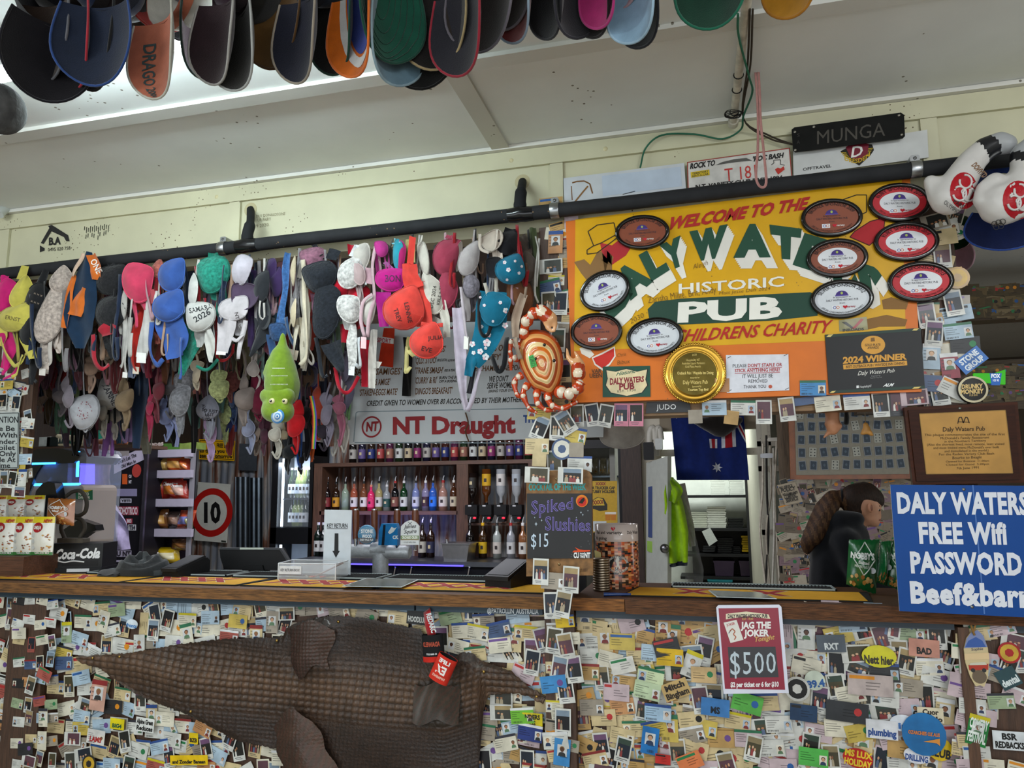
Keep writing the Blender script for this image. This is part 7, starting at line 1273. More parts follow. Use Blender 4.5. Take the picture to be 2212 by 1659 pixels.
for x,c,l,cp,cl,w_ in((1015,'#100c0c',None,'#1a1a1a',0,'dark bottle behind the steel tub'),(1043,'#3a2410','#d0a818','#d8a818',0,'rum bottle with a slanted yellow label'),(1074,'#b8c0bc','#c8c0b8','#2a2a2a',1,'clear gin bottle'),(1104,'#b0b4bc','#d0d0d0','#a02828',1,'clear vodka bottle with a red neck'),(1130,'#8a5a3a','#d8d4cc','#d8d8d8',0,'bottle half hidden by the chalk board'),(912,'#2a1c14','#b8b4a8','#1a1a1a',0,'dark bottle beside the white cider badge'),(930,'#2c1a14','#2a2c48','#1a1a1a',0,'square dark whisky bottle'),(686,'#14201a','#c8c8c8','#c8c8c8',0,'wine bottle at the left foot of the shelving'),(697,'#14181a','#b8b8b8','#b8b8b8',0,'wine bottle beside the key return sign')):bottle(x,1205,6.45,.31,.038,c,l,cp,w_+' on the back bench','bottles on the back bench',cl,z0=.901,pour=x>700)
o=thing('steel_tub','stainless steel tub standing on the back bench','tub',Vector((X_(985,6.25),6.25,.901)));m=MB();a,b=X_(958,6.2),X_(1016,6.2);zt=P(985,1174,6.2).z;m.prism([(a,6.16,zt),(b,6.16,zt),(b-.02,6.16,.902),(a+.02,6.16,.902)],(0,.22,0),'#b8b8ba');m.box((a-.012,6.15,zt-.004),(b+.012,6.39,zt+.004),'#c8c8ca');obj('pan',m,METAL,o);m=MB();m.tube([P(966,1174,6.2),P(964,1165,6.2)],.012,'#c0c0c4',8);obj('ladle_handle',m,METAL,o)
# glass door fridge with wine
fg=thing('wine_fridge','tall black framed fridge with a glass door and lit wine bottles','fridge',(X_(635,6.62),6.62,0));YG_=6.62;fx0,fx1=X_(585,YG_),X_(674,YG_);zz=lambda y:P(630,y,YG_).z
m=MB()
for lo,hi in(((fx0,YG_,.1),(X_(598,YG_),6.94,zz(955))),((X_(667,YG_),YG_,.1),(fx1,6.94,zz(955))),((fx0,YG_,zz(985)),(fx1,6.9,zz(955))),((fx0,YG_,zz(1175)),(fx1,6.9,zz(1140))),((fx0,YG_,.1),(fx1,6.9,.3))):m.box(lo,hi,'#101114')
obj('frame',m,SATIN,fg);m=MB();m.box((X_(598,YG_),6.92,.3),(X_(667,YG_),6.94,zz(985)),'#c8d4e8');obj('inner_wall',m,MATTE,fg)
m=MB();m.box((X_(602,YG_),6.66,zz(1138)),(X_(605,YG_),6.68,zz(990)),'#f0f8ff');m.box((X_(602,YG_),6.66,.35),(X_(605,YG_),6.68,zz(1178)),'#f0f8ff');obj('light_tube',m,emitter('fridge_tube','#d8ecff',9),fg);area('fridge_light',(X_(632,6.66),6.66,zz(1000)),(X_(632,6.8),6.86,1.2),.3,.02,5,(.82,.9,1.0))
m=MB()
for y in(1077,1143):m.box((X_(604,YG_),6.66,zz(y)-.012),(X_(667,YG_),6.9,zz(y)),'#9aa0a8')
obj('wire_shelf',m,METAL,fg)
for k,(y,n) in enumerate(((1076,6),(1139,5))):
 for i in range(n):bottle(629+i*7.6,y,6.76,.30,.036,('#1a2a18','#16201c','#7a8a50','#8a9a5a','#6a7a48')[(i+k)%5],('#d8dce0','#c8d0d8','#b8c8d8')[i%3],('#c8d0d8','#e0e0e0','#d0c8a0')[i%3],'white wine bottle on the %s fridge shelf'%('upper' if not k else 'lower'),'wine on the %s fridge shelf'%('upper' if not k else 'lower'),z0=zz(y)+.002,pour=False,wine=True)
m=MB();m.box((X_(598,YG_),YG_+.004,zz(1138)),(X_(667,YG_),YG_+.008,zz(988)),'#dce8f0');obj('glass_door',m,fin('door_glass',.02,alpha=.08,spec=.5),fg)
# signs on the iron wall
Y=6.9;m=flat([(428,1041),(498,1046),(490,1173),(419,1167)],Y-.02,.006,'#c9cbc0');y=Y-.0206;c=P(457,1107,y);k=mpp(457,1107,y)
m.lathe([(33*k,0),(45*k,0)],c,'#b01a14',44,(0,-1,0));txt(m,'10',qmap((434,1127),(476,1128),(434,1088),y,(476,1087)),'#141414',3);m.quad(*pp([(478,1167),(488,1168),(488,1172),(478,1171)],y),'#3a3f38');one('speed_sign',m,SATIN,'white speed sign with 10 in a red ring on the rusty iron wall','sign')
m=flat([(430,948),(508,952),(506,996),(430,992)],Y-.01,.004,'#d8a40c');y=Y-.0106;line(m,[(432,951),(506,955),(504,993),(432,989),(432,951)],1.2,y,'#3a2c10')
for s,a,yy in(('FREE Drinks',468,966),('to those you will',434,977),('see us Tomorrow',434,988)):txt(m,s,qmap((a if a>440 else 432,yy),(502,yy+2),(a if a>440 else 432,yy-8),y),'#2c2210',3)
one('tomorrow_sign',m,SATIN,'yellow sign ending in Tomorrow above the speed sign','sign')
m=flat([(517,958),(556,960),(554,1017),(515,1016)],Y-.01,.003,'#8a94a0');one('metal_sheet',m,METAL,'plain grey metal sheet pinned on the wall left of the fridge','sheet')
for i,(a,b,t,c) in enumerate(((508,540,1030,'#7a8690'),(538,568,1032,'#6e7a84'),(566,588,905,'#5a4a40'))):m=MB();m.grid(lambda u,v:P(a+(b-a)*u,t+(1262-t)*v,Y-.015)+Vector((0,.006*sin(u*18),0)),24,1,c);one('iron_sheet',m,RUST if i==2 else METAL,('weathered grey iron sheet right of the speed sign','grey iron sheet beside the first one, near the fridge','rusty iron strip against the fridge')[i],'iron sheet')
# chip rack and stickered side panel
YR2=5.5;rk=thing('chip_rack','white wire chip rack with sloping shelf edges full of chip bags','rack',P(365,1262,YR2));m=MB()
for x in(300,406):m.box((X_(x,YR2),YR2,0),(X_(x,YR2)+.03,YR2+.03,P(x,968,YR2).z),'#8a8890')
obj('upright',m,SATIN,rk);m=MB();m.box((X_(302,YR2+.2),YR2+.22,.3),(X_(412,YR2+.2),YR2+.24,P(360,970,YR2).z),'#2c2430');obj('back_panel',m,SATIN,rk)
for y in(978,1022,1083,1147):m=MB();a=P(312,y,YR2);b=P(418,y+6,YR2);m.box((a.x,YR2-.03,a.z-.045),(b.x,YR2,a.z+.02),'#b4aec0');m.box((a.x,YR2,a.z-.05),(b.x-.16,YR2+.20,a.z-.04),'#9a98a4');obj('shelf_edge',m,SATIN,rk)
def chip(px,yb,w_,h_,col,c2,words,tilt=0,name='chip_bag',text=None):
 g=qmap((px-w_/2,yb),(px+w_/2,yb),(px-w_/2+tilt,yb-h_),YR2+.06,(px+w_/2+tilt,yb-h_));th=.05
 def f(u,v,s=1):p=g(u,v);p.y-=s*th*max(0,sin(pi*u))**.6*max(0,sin(pi*v))**.6*(1+.2*sin(u*8+v*6+px));return p
 o=thing(name,words,'chip bag',g(.5,0),'chip bags on the rack');m=MB();m.grid(f,12,12,lambda u,v:c2 if abs(u-.5)<.3 and abs(v-.45)<.22 else col);m.grid(lambda u,v:f(1-u,v,-.5),8,8,col);obj('bag',m,FOIL,o)
 if text:m=MB();txt(m,text,lambda u,v:f(.15+.7*u,.66+.16*v)+Vector((0,-.004,0)),'#e8c860' if col=='#a02818' else '#e0d8d0',3);obj('print',m,CARDM,o)
for t in((322,1019,34,36,'#3a5a2c','#c8c0a0','green crisp bag on the top rack shelf',4),(350,1020,34,32,'#8a6a30','#c8a860','brown crisp bag on the top rack shelf',4),(382,1020,40,36,'#b8501c','#d8a050','orange crisp bag on the top rack shelf',-4),(402,1020,26,30,'#a83a20','#d88040','rust red crisp bag on the top rack shelf',-6),(318,1079,20,30,'#3a7a3a','#d8d8d8','narrow green bag on the second rack shelf',0),(336,1079,48,44,'#a02818','#d89030','red cheese puff bag on the left of the second rack shelf',3,'chip_bag','Cheetos'),(372,1079,44,46,'#982414','#c07028','dark red cheese puff bag in the middle of the second rack shelf',2,'chip_bag','Cheetos'),(390,1080,42,42,'#b83420','#d8b0a0','bright red cheese puff bag leaning on the second rack shelf',-8,'chip_bag','Chee'),(322,1141,40,40,'#c8a812','#a83020','yellow crisp bag on the left of the third rack shelf',6,'chip_bag',"Smith's"),(348,1141,34,42,'#7a4a1c','#c89a50','brown crisp bag on the third rack shelf',0),(378,1141,30,36,'#4a3a34','#8a6a58','dark crisp bag on the third rack shelf',0),(396,1142,34,40,'#b84a2a','#7a80c0','orange and blue bag leaning on the third rack shelf',12),(408,1141,18,30,'#6a6a40','#a8a870','olive bag at the right of the third rack shelf',0),(330,1215,44,30,'#c8ac10','#d8d0a0','yellow crisp bag lying low under the rack',6,'chip_bag',"Smith's"),(366,1216,48,34,'#c4a40e','#e0d8b0','second yellow crisp bag lying low under the rack',-4),(390,1190,44,26,'#5a3a20','#8a5a2a','brown bag lying on the lowest rack shelf',4)):chip(*t)
for i,(x,c,w_) in enumerate(((335,'#b02414','red cracker box on top of the rack'),(370,'#5a8a3a','green box lying on top of the rack'),(400,'#8aa050','pale green tray on top of the rack'))):m=MB();a=P(x,973,YR2+.1);m.obox(a+Vector((0,.05,.03)),(.11,0,.01*(i-1)),(0,.08,0),(0,0,.03),c);txt(m,'Shapes',qmap((x-22,966),(x+18,962),(x-22,956),YR2+.062),'#e0d0c8',3) if i==0 else None;one('snack_box',m,CARDM,w_,'box')
sp=thing('stickered_panel','tall black cabinet side covered in stickers, YETI among them','cabinet',P(272,1262,5.3));YP2=5.3;m=flat([(248,962),(311,964),(294,1300),(226,1300)],YP2,.3,'#17151c');obj('body',m,SATIN,sp);m=MB();y=YP2-.002
m.poly(pp([(246,994),(307,967),(311,993),(246,1024)],y),'#c8c0d8');txt(m,"Don't Let The",qmap((255,1003),(295,986),(254,995),y-.003),'#2a2634',2);txt(m,'Old Man In',qmap((261,1012),(294,999),(260,1005),y-.003),'#2a2634',2);m.disc(P(295,1017,y-.002),(10*mpp(295,1017,y),0,0),(0,0,12*mpp(295,1017,y)),'#c04038',16)
for(x0,y0,x1,y1,c,s,tc) in((251,967,279,985,'#a8a0a0',None,''),(264,1024,275,1046,'#d85a1c',None,''),(276,1024,286,1034,'#17151c','CU','#e0dce8'),(276,1036,286,1046,'#17151c','NT','#e0dce8'),(249,1056,296,1072,'#8a84a8',None,''),(260,1077,284,1086,'#c8c4d8','YETI','#1c1a20'),(250,1094,299,1113,'#98183a','REDHOTROO','#e0c8d0'),(255,1121,270,1131,'#17151c','63','#c8c8d8'),(272,1120,286,1131,'#a83048','883','#e0d8e0'),(277,1133,294,1146,'#c8c8d0','T54','#2a2a3a'),(241,1189,284,1203,'#b0a8c0','CU NT','#2a2430'),(240,1210,270,1214,'#b8b0c8',None,'')):
 m.quad(*pp([(x0,y1),(x1,y1),(x1,y0),(x0,y0)],y),c)
 if s:txt(m,s,qmap((x0+2,y1-2),(x1-2,y1-2),(x0+2,y0+2),y-.003),tc,3)
m.disc(P(270,1150,y),(.036,0,0),(0,0,.05),'#2a4a7a',16);obj('sticker_print',m,MATTE,sp);m=MB();m.box((P(311,1100,YP2).x-.01,YP2-.02,.4),(P(311,1100,YP2).x+.02,YP2,P(311,966,YP2).z),'#8a8698');obj('edge_strip',m,METAL,sp)
m=MB();cloth(m,[(224,960),(222,1000),(216,1045),(222,1085)],[30,40,44,30],4.345,'#a88c98',3,14,.02,4);one('striped_cloth',m,FABRIC,'dusky pink creased cloth hanging right of the slush machine','cloth')
m=MB();cloth(m,[(238,1062),(240,1110),(248,1150),(250,1188)],[14,40,52,54],4.32,'#c0b4dc',5,14,.03,2);one('white_towel',m,FABRIC,'lilac white towel hanging in front of the stickered cabinet','towel')
# shelf above the slush machine with a reptile skull
YK2=4.4;m=MB();m.box((X_(40,YK2),YK2-.05,P(150,972,YK2).z),(X_(300,YK2),YK2+.25,P(150,965,YK2).z),'#4a3426');one('high_shelf',m,WOOD,'rough timber shelf carrying a reptile skull above the slush machine','shelf')
sk=thing('reptile_skull','bleached crocodile skull with open jaws on the high shelf','skull',P(155,964,YK2));tb_=lambda x,y,r,d=0:(lambda p:(p.x,p.y+d,p.z,r*mpp(x,y,YK2)))(P(x,y,YK2));b=blob([[tb_(200,956,9),tb_(180,950,9),tb_(155,946,5.5),tb_(125,942,4)]],.008,4);paint(b,lambda c:'#c8bca0');obj('upper_jaw',b,SATIN,sk);b=blob([[tb_(205,958,6),tb_(180,962,3.6),tb_(128,961,3)]],.008,4);paint(b,lambda c:'#bcae90');obj('lower_jaw',b,SATIN,sk)
m=MB()
for i in range(10):c=P(127+i*5.4,947+i*.5,YK2-.012);m.lathe([(.0055,0),(0,-.03)],c,'#d8d0b8',6)
obj('teeth',m,SATIN,sk)
for i,(x,w_,c) in enumerate(((95,'white and black box left of the skull on the high shelf','#b8bcb8'),(112,'dark box next to the skull','#1c2422'),(175,'green box behind the skull','#0f5a48'))):m=MB();a=P(x,964,YK2+.1+.1*(i==2));m.box((a.x-.05-.06*(i==2),a.y,a.z),(a.x+.05+.06*(i==2),a.y+.1,a.z+(.07 if i<2 else.12)),c);one('shelf_box',m,CARDM,w_,'box')
m=MB();m.ribbon(spl([P(205,957,YK2-.02),P(240,952,YK2-.045),P(276,958,YK2-.02)],6),.045,(0,-1,0),'#8a5030',.004);one('leather_strap',m,FABRIC,'tan leather band on the right end of the high shelf','strap')
# can shelf
a,b=P(455,733,3.95),P(765,866,6.2);m=MB();d=(b-a);m.obox((a+b)/2,d/2,(.06,0,0),(0,0,.035),'#4a3524');[m.box((p_.x-.02,p_.y-.02,p_.z),(p_.x+.02,p_.y+.02,2.754),'#4a3524') for p_ in(a+d*.2,a+d*.97)];one('can_shelf',m,WOOD,'sloping dark timber rail carrying a row of drink cans','shelf')
for i in range(11):
 t=.60+i*.033;p=a+d*t+Vector((0,0,.036));c=('#8a8a90','#2a3a7a','#c8a81c','#a82020','#2c6a3a','#7a7a7c','#a01c24','#b03020','#c8ccd0','#3a3a3e','#9a2a3a')[i];m=MB();m.lathe([(0,0),(.028,.004),(.033,.012),(.033,.15),(.027,.165),(0,.165)],p,c,14)
 one('drink_can',m,METAL,'%s drink can on the sloping rail, %s'%(('silver','blue','gold','red','green','grey','crimson','orange red','white','dark grey','ruby')[i],'near the green toy' if i<6 else 'near the menu board'),'can','cans on the sloping rail')
 # cold room window: posters, bags
YW=6.86;cw=thing('cold_room_door','black framed glass door right of the chalk board with a yellow poster inside','door',(X_(1300,YW),YW,0));zw=lambda y:P(1300,y,YW).z;m=MB()
for lo,hi in(((X_(1248,YW),YW,0),(X_(1262,YW),YW+.04,zw(956))),((X_(1338,YW),YW,0),(X_(1352,YW),YW+.04,zw(956))),((X_(1248,YW),YW,zw(968)),(X_(1352,YW),YW+.04,zw(950)))):m.box(lo,hi,'#141315')
obj('frame',m,SATIN,cw);m=MB();m.box((X_(1262,7.2),7.2,zw(1030)),(X_(1345,7.2),7.5,zw(1026)),'#5a6468');obj('wire_shelf',m,METAL,cw)
m=flat([(1268,1039),(1333,1039),(1334,1150),(1268,1150)],YW+.05,.003,'#c8a024');y=YW+.049;txt(m,'XXXX',qmap((1287,1048),(1308,1048),(1287,1042),y),'#8a1c20',3);txt(m,'WIN A TRUCKER CAP',qmap((1264,1057),(1328,1057),(1264,1051),y),'#2a2412',3);txt(m,'& STUBBY HOLDER',qmap((1268,1065),(1328,1065),(1268,1059),y),'#2a2412',3);m.poly(pp([(1278,1098),(1280,1080),(1290,1074),(1304,1076),(1312,1090),(1312,1102),(1296,1104)],y),'#2a2618');m.poly(pp([(1280,1092),(1282,1080),(1292,1075),(1302,1078),(1306,1092)],y-.001),'#d8b430');txt(m,'XXXX',qmap((1281,1090),(1303,1088),(1281,1082),y-.002),'#8a1c20',3)
for x in(1313,1325):m.poly(pp([(x-6,1108),(x+6,1108),(x+5,1124),(x-5,1124)],y),'#c87a18');m.poly(pp([(x-6,1106),(x+6,1106),(x+6,1111),(x-6,1111)],y-.001),'#e8e0d0')
m.quad(*pp([(1268,1126),(1310,1126),(1310,1148),(1268,1148)],y),'#c8d0d0');one('yellow_poster',m,PAPER,'yellow poster offering a trucker cap behind the cold room glass','poster')
for i,x in enumerate((1284,1302,1320)):nutbag([(x-8,1024),(x+8,1024),(x+7,990),(x-7,990)],7.4,'#a8a080',('left pale pouch hanging in the cold room','middle pale pouch hanging in the cold room','right pale pouch hanging in the cold room')[i],i,None,(),.04)
# doorway: flag, open door, hi-vis hoodie, kitchen shelves
YD2=6.82;fl=thing('australian_flag','blue Australian flag hung sideways over the kitchen doorway','flag',P(1540,1036,YD2));fq=qmap((1462,1037),(1618,1037),(1448,893),YD2,(1606,893));wv=lambda u,v,e=0:fq(u,v)+Vector((0,.02*sin(u*11+v*3)+.01*sin(u*23)-e,0));m=MB();m.grid(wv,40,12,'#15296e');obj('field',m,FABRIC,fl);m=MB()
st=lambda cu,cv,R1,R2,n:[wv(cu+R1*(1 if k%2==0 else R2)*cos(pi*k/n),cv+R1*1.07*(1 if k%2==0 else R2)*sin(pi*k/n),.004) for k in range(2*n)]
m.poly(st(.575,.19,.075,.45,7),'#d8dce4');m.poly(st(.09,.97,.05,.45,7),'#d8dce4')
for q,c,e in(([(.66,.55),(.70,1),(.98,1),(1,.55)],'#15296e',.003),([(.66,.48),(.86,.50),(.88,1),(.69,1)],'#d4d8e0',.004),([(.71,.48),(.81,.49),(.83,1),(.74,1)],'#a81c28',.005),([(.82,.98),(.90,.98),(1.0,.70),(1.0,.55)],'#d4d8e0',.0045),([(.85,.98),(.88,.98),(1.0,.66),(1.0,.60)],'#a81c28',.0055),([(.50,.48),(.60,.48),(.61,.62),(.50,.62)],'#d4d8e0',.004),([(.53,.48),(.57,.48),(.58,.62),(.53,.62)],'#a81c28',.005)):
 m.grid(lambda u,v:wv((q[0][0]*(1-u)+q[1][0]*u)*(1-v)+(q[3][0]*(1-u)+q[2][0]*u)*v,(q[0][1]*(1-u)+q[1][1]*u)*(1-v)+(q[3][1]*(1-u)+q[2][1]*u)*v,e),6,6,c)
obj('flag_emblems',m,FABRIC,fl)
tb_=lambda x,y,r,Y_=6.76:(lambda p:(p.x,p.y,p.z,r*mpp(x,y,Y_)))(P(x,y,Y_));b=blob([[tb_(1500,905,12),tb_(1530,918,16),tb_(1550,938,9)],[tb_(1600,905,10),tb_(1575,920,16),tb_(1560,938,10)],[tb_(1550,905,20),tb_(1552,922,20)]],.03,4);paint(b,lambda c:'#17120f');one('stuffed_bat',b,FELT,'dark furry bat shaped figure hanging over the flag','figure')
dr2=thing('kitchen_door','pale open kitchen door covered in blue stickers beside the doorway','door',(X_(1418,6.6),6.6,0));m=MB();m.prism([P(1396,1300,6.75),P(1442,1300,6.45),P(1442,985,6.45),P(1396,1000,6.75)],(.03,.04,0),'#b8bcb4');obj('leaf',m,SATIN,dr2);m=MB();m.quad(P(1400,1160,6.70),P(1409,1162,6.66),P(1409,1050,6.66),P(1400,1052,6.70),'#3a4a7a');m.quad(P(1398,1190,6.70),P(1410,1195,6.66),P(1410,1170,6.66),P(1398,1168,6.70),'#8ab04a');obj('sticker',m,MATTE,dr2);m=MB();m.ell(P(1436,1185,6.42),.04,.04,.04,'#7a7a7c',12,8);obj('knob',m,METAL,dr2)
hv=thing('hivis_hoodie','fluorescent yellow green hoodie with a navy hem hanging in the kitchen doorway','hoodie',P(1462,1224,6.55));m=MB();cloth(m,[(1448,1031),(1450,1062),(1456,1092),(1460,1150),(1464,1215)],[12,30,40,54,44],6.5,'#a4d410',4,14,.04,1.5);obj('body',m,FABRIC,hv);m=MB();cloth(m,[(1452,1036),(1462,1060),(1452,1085)],[10,26,16],6.44,'#94c40c',6,8,.03);obj('hood',m,FABRIC,hv);m=MB();cloth(m,[(1464,1213),(1465,1223)],[44,40],6.49,'#161c2c',4,8,.03,1.5);obj('hem',m,FABRIC,hv)
m=MB();cloth(m,[(1470,1045),(1478,1090),(1490,1140),(1496,1180)],[20,22,20,14],6.62,'#b0aca0',8,8,.02);one('grey_apron',m,FABRIC,'pale grey cloth hanging behind the hi-vis hoodie','cloth');m=MB();cloth(m,[(1494,1150),(1500,1230),(1498,1268)],[14,40,36],6.62,'#a8aaaa',9,8,.03);one('plastic_bag',m,CLEAR,'clear plastic bag hanging below the hi-vis hoodie','bag')
YK3=8.9;ks=thing('kitchen_shelf','dark metal kitchen shelving seen through the doorway','shelf',(X_(1560,YK3),YK3,0))
for y in(1070,1141,1196,1245,1291):m=MB();a,b=P(1470,y,YK3),P(1640,y,YK3);m.box((a.x,YK3,a.z-.03),(b.x,YK3+.4,a.z),'#1c1c1e');obj('shelf_board',m,SATIN,ks)
for x in(1612,1618):pass
m=MB();m.box((X_(1612,YK3),YK3-.02,0),(X_(1618,YK3),YK3+.02,2.2),'#2a2a2c');obj('upright',m,SATIN,ks);m=MB();m.box((X_(1490,YK3),YK3+.36,.3),(X_(1640,YK3),YK3+.4,P(1560,1146,YK3).z),'#2a2624');obj('back_panel',m,SATIN,ks)
def stack(x,yb,n,w_,h_,c,nm,words,grp):
 for i in range(n):p=P(x+(i*7%3)-1,yb,YK3+.1);m=MB();z=p.z+i*h_;hw=w_*mpp(x,yb,YK3+.1)/2;m.box((p.x-hw,p.y,z+.001),(p.x+hw,p.y+.2,z+h_*.86),c);one(nm,m,SATIN,words,nm.replace('_',' '),grp)
stack(1509,1140,9,38,.020,'#c4c8b8','foam_tray','white foam tray in the left stack on the kitchen shelf','left stack of foam trays');stack(1549,1140,12,40,.020,'#d0d2c8','foam_box','white foam box in the taller stack on the kitchen shelf','taller stack of foam boxes');stack(1590,1140,6,32,.018,'#1a1c1c','black_tray','black tray in the stack right of the foam boxes','stack of black trays');stack(1552,1070,7,30,.026,'#d8dcd4','cup_sleeve','white cup stack on the top kitchen shelf, left','left cup stacks');stack(1592,1070,7,30,.026,'#d4d8d0','cup_sleeve','white cup stack on the top kitchen shelf, right','right cup stacks');stack(1568,1194,7,34,.024,'#16171a','black_container','black container stacked on the middle kitchen shelf','black containers');stack(1612,1192,7,16,.026,'#c8a414','yellow_tray','yellow tray in the small stack by the shelf post','yellow trays');stack(1532,1192,3,26,.024,'#3a3c40','grey_container','dark grey container left of the black ones','grey containers');stack(1590,1140+55,4,20,.02,'#101114','flat_tray','flat black tray in the low stack on the middle kitchen shelf','flat black trays')
m=flat([(1516,1148),(1534,1140),(1550,1168),(1532,1180)],YK3-.02,.002,'#b8bcb8');one('notice_sheet',m,PAPER,'tilted paper notice hanging from the kitchen shelf','notice')
for x,y,c,w_,hw in((1565,1244,'#5a4a6a','mauve plastic tub on the low kitchen shelf',22),(1620,1244,'#54465e','mauve plastic tub half behind the door post',22),(1557,1275,'#1f7a86','teal plastic tub in the kitchen doorway',26)):
 YY=YK3+.1 if y<1260 else YK3-.02;p=P(x,y+(16 if y>1260 else 0),YY);k=mpp(x,y,YY);m=MB();m.prism([(p.x-hw*k,p.y,p.z+hw*k*1.5),(p.x+hw*k,p.y,p.z+hw*k*1.5),(p.x+hw*k*.88,p.y,p.z),(p.x-hw*k*.88,p.y,p.z)],(0,.3,0),c);m.box((p.x-hw*k*1.04,p.y-.01,p.z+hw*k*1.5-.02),(p.x+hw*k*1.04,p.y+.31,p.z+hw*k*1.5),c);one('plastic_tub',m,SATIN,w_,'tub')
 # window wall with cords right of the doorway
wl_=thing('glass_partition','white framed glass partition with dangling cords right of the doorway','partition',P(1665,1280,5.9));YV=6.0;m=MB()
for a,b in((1644,1652),(1668,1674),(1690,1700)):m.box((X_(a,YV),YV,.2),(X_(b,YV),YV+.05,P(a,905,YV).z),'#b0ab9c')
for y in(958,1012,1150):q=P(1670,y,YV);m.box((X_(1644,YV),YV,q.z-.02),(X_(1700,YV),YV+.05,q.z+.02),'#a8a294')
obj('frame',m,PAINT,wl_);m=MB();m.box((X_(1644,YV),YV+.02,.2),(X_(1700,YV),YV+.03,P(1670,960,YV).z),'#c0d0cc');obj('glass',m,fin('window_glass',.03,alpha=.18,spec=.7),wl_)
r=random.Random(9)
for i in range(7):
 x=1648+i*7.5;m=MB();m.tube(spl([P(x,960+r.uniform(-20,20),5.92),P(x+r.uniform(-6,8),1060,5.9),P(x+r.uniform(-8,6),1150,5.92),P(x+r.uniform(-4,8),1270,5.9)],6),.008,('#c8c0b0','#2a2826','#b0a898','#d0ccc0')[i%4],6);one('cord',m,RUBBER,('pale','black','grey','white')[i%4]+' cord hanging on the glass partition'+(', nearest the doorway' if i<3 else ', nearest the person' if i>4 else ''),'cord','cords on the glass partition')
for i,(x,y,a,b,c,w_) in enumerate(((1655,985,26,10,'#c8ccd0','white router box on the partition top'),(1672,950,30,8,'#d0ccc0','paper bundle on top of the partition'),(1693,1118,10,12,'#1a1a1c','black plug box on the partition'),(1688,1150,18,12,'#1c1c1e','black switch box beside the person'),(1402,975,22,38,'#151517','black speaker mounted by the doorway'),(1424,960,16,24,'#c8ccc8','white junction box by the doorway'))):
 Y_=5.85 if x>1500 else 6.7;m=MB();q=P(x,y,Y_);k=mpp(x,y,Y_);m.rbox((q.x-a*k/2,Y_-.06,q.z-b*k/2),(q.x+a*k/2,Y_,q.z+b*k/2),.01,c);one('wall_box',m,SATIN,w_,'box')
for x,x2 in((1404,1412),(1418,1424)):m=MB();m.tube(spl([P(x,985,6.8),P(x,935,6.8),P(x2,925,6.8),P(x2+4,950,6.8)],5),.03,'#c8c4b8',8);one('white_pipe',m,SATIN,'bent white pipe %s the doorway jamb'%('left on' if x<1410 else 'right on'),'pipe')
m=flat([(1679,1048),(1717,1040),(1735,1084),(1697,1092)],5.56,.004,'#a89a84');y=5.558
for i,(s,w_,h_) in enumerate((('NO SERVICE',28,5),('POLICY',30,8),('NO COMPLAINTS',32,5),('COMPANY',26,9),('SERVICE',26,8))):a=1684+i*3.6;yy=1057+i*7.2;txt(m,s,qmap((a,yy),(a+w_,yy-6),(a-1,yy-h_),y),'#3a342c',3)
one('policy_sign',m,PAPER,'ragged beige sign reading POLICY leaning beside the person','sign')
# framed playing cards
YE=5.45;fc=thing('playing_card_display','wide orange wood frame of playing cards hanging right of the doorway','frame',P(1830,1035,YE));m=flat([(1702,860),(1968,850),(1966,1034),(1708,1036)],YE,.03,'#8a4a1c');obj('frame',m,fin('varnished_frame',.35,nz=.3,ns=20),fc);m=flat([(1716,866),(1966,856),(1964,1024),(1720,1026)],YE-.006,.004,'#8a8474');obj('backing',m,PAPER,fc);m=MB();[m.tube([P(x_,862,YE+.01),P(x_,862,YE+.01)*1+Vector((0,0,2.754-P(x_,862,YE+.01).z))],.004,'#6a645a',5) for x_ in(1730,1940)];obj('hanging_wire',m,METAL,fc);r=random.Random(31)
m=MB()
for j in range(5):
 for i in range(10):
  x,y0=1728+i*23.6+j*1.4,894-i*.6+j*28;a=radians(r.uniform(-9,9));k=mpp(x,y0,YE);ca,sa=cos(a)*k,sin(a)*k;q=P(x,y0,YE-.009);up=(i*7+j*3)%11 in(0,5);f=lambda u,v,e=0:q+Vector((ca*u-sa*v,-e,sa*u+ca*v));m.quad(f(-8,-11),f(8,-11),f(8,11),f(-8,11),'#a8a89c' if up else '#8a8f94')
  if not up:m.quad(f(-6.5,-9.5,.001),f(6.5,-9.5,.001),f(6.5,9.5,.001),f(-6.5,9.5,.001),'#2c3a48');m.poly([f(3*cos(t),4*sin(t),.002) for t in(0,1.57,3.14,4.71)],'#4a5a68')
  else:
   for s,t in((-4,-7),(4,-7),(-4,0),(4,0),(-4,7),(4,7)):m.poly([f(s+1.6*cos(b),t+1.8*sin(b),.001) for b in(0,1.57,3.14,4.71)],'#1e1e22')
obj('playing_cards',m,PAPER,fc)
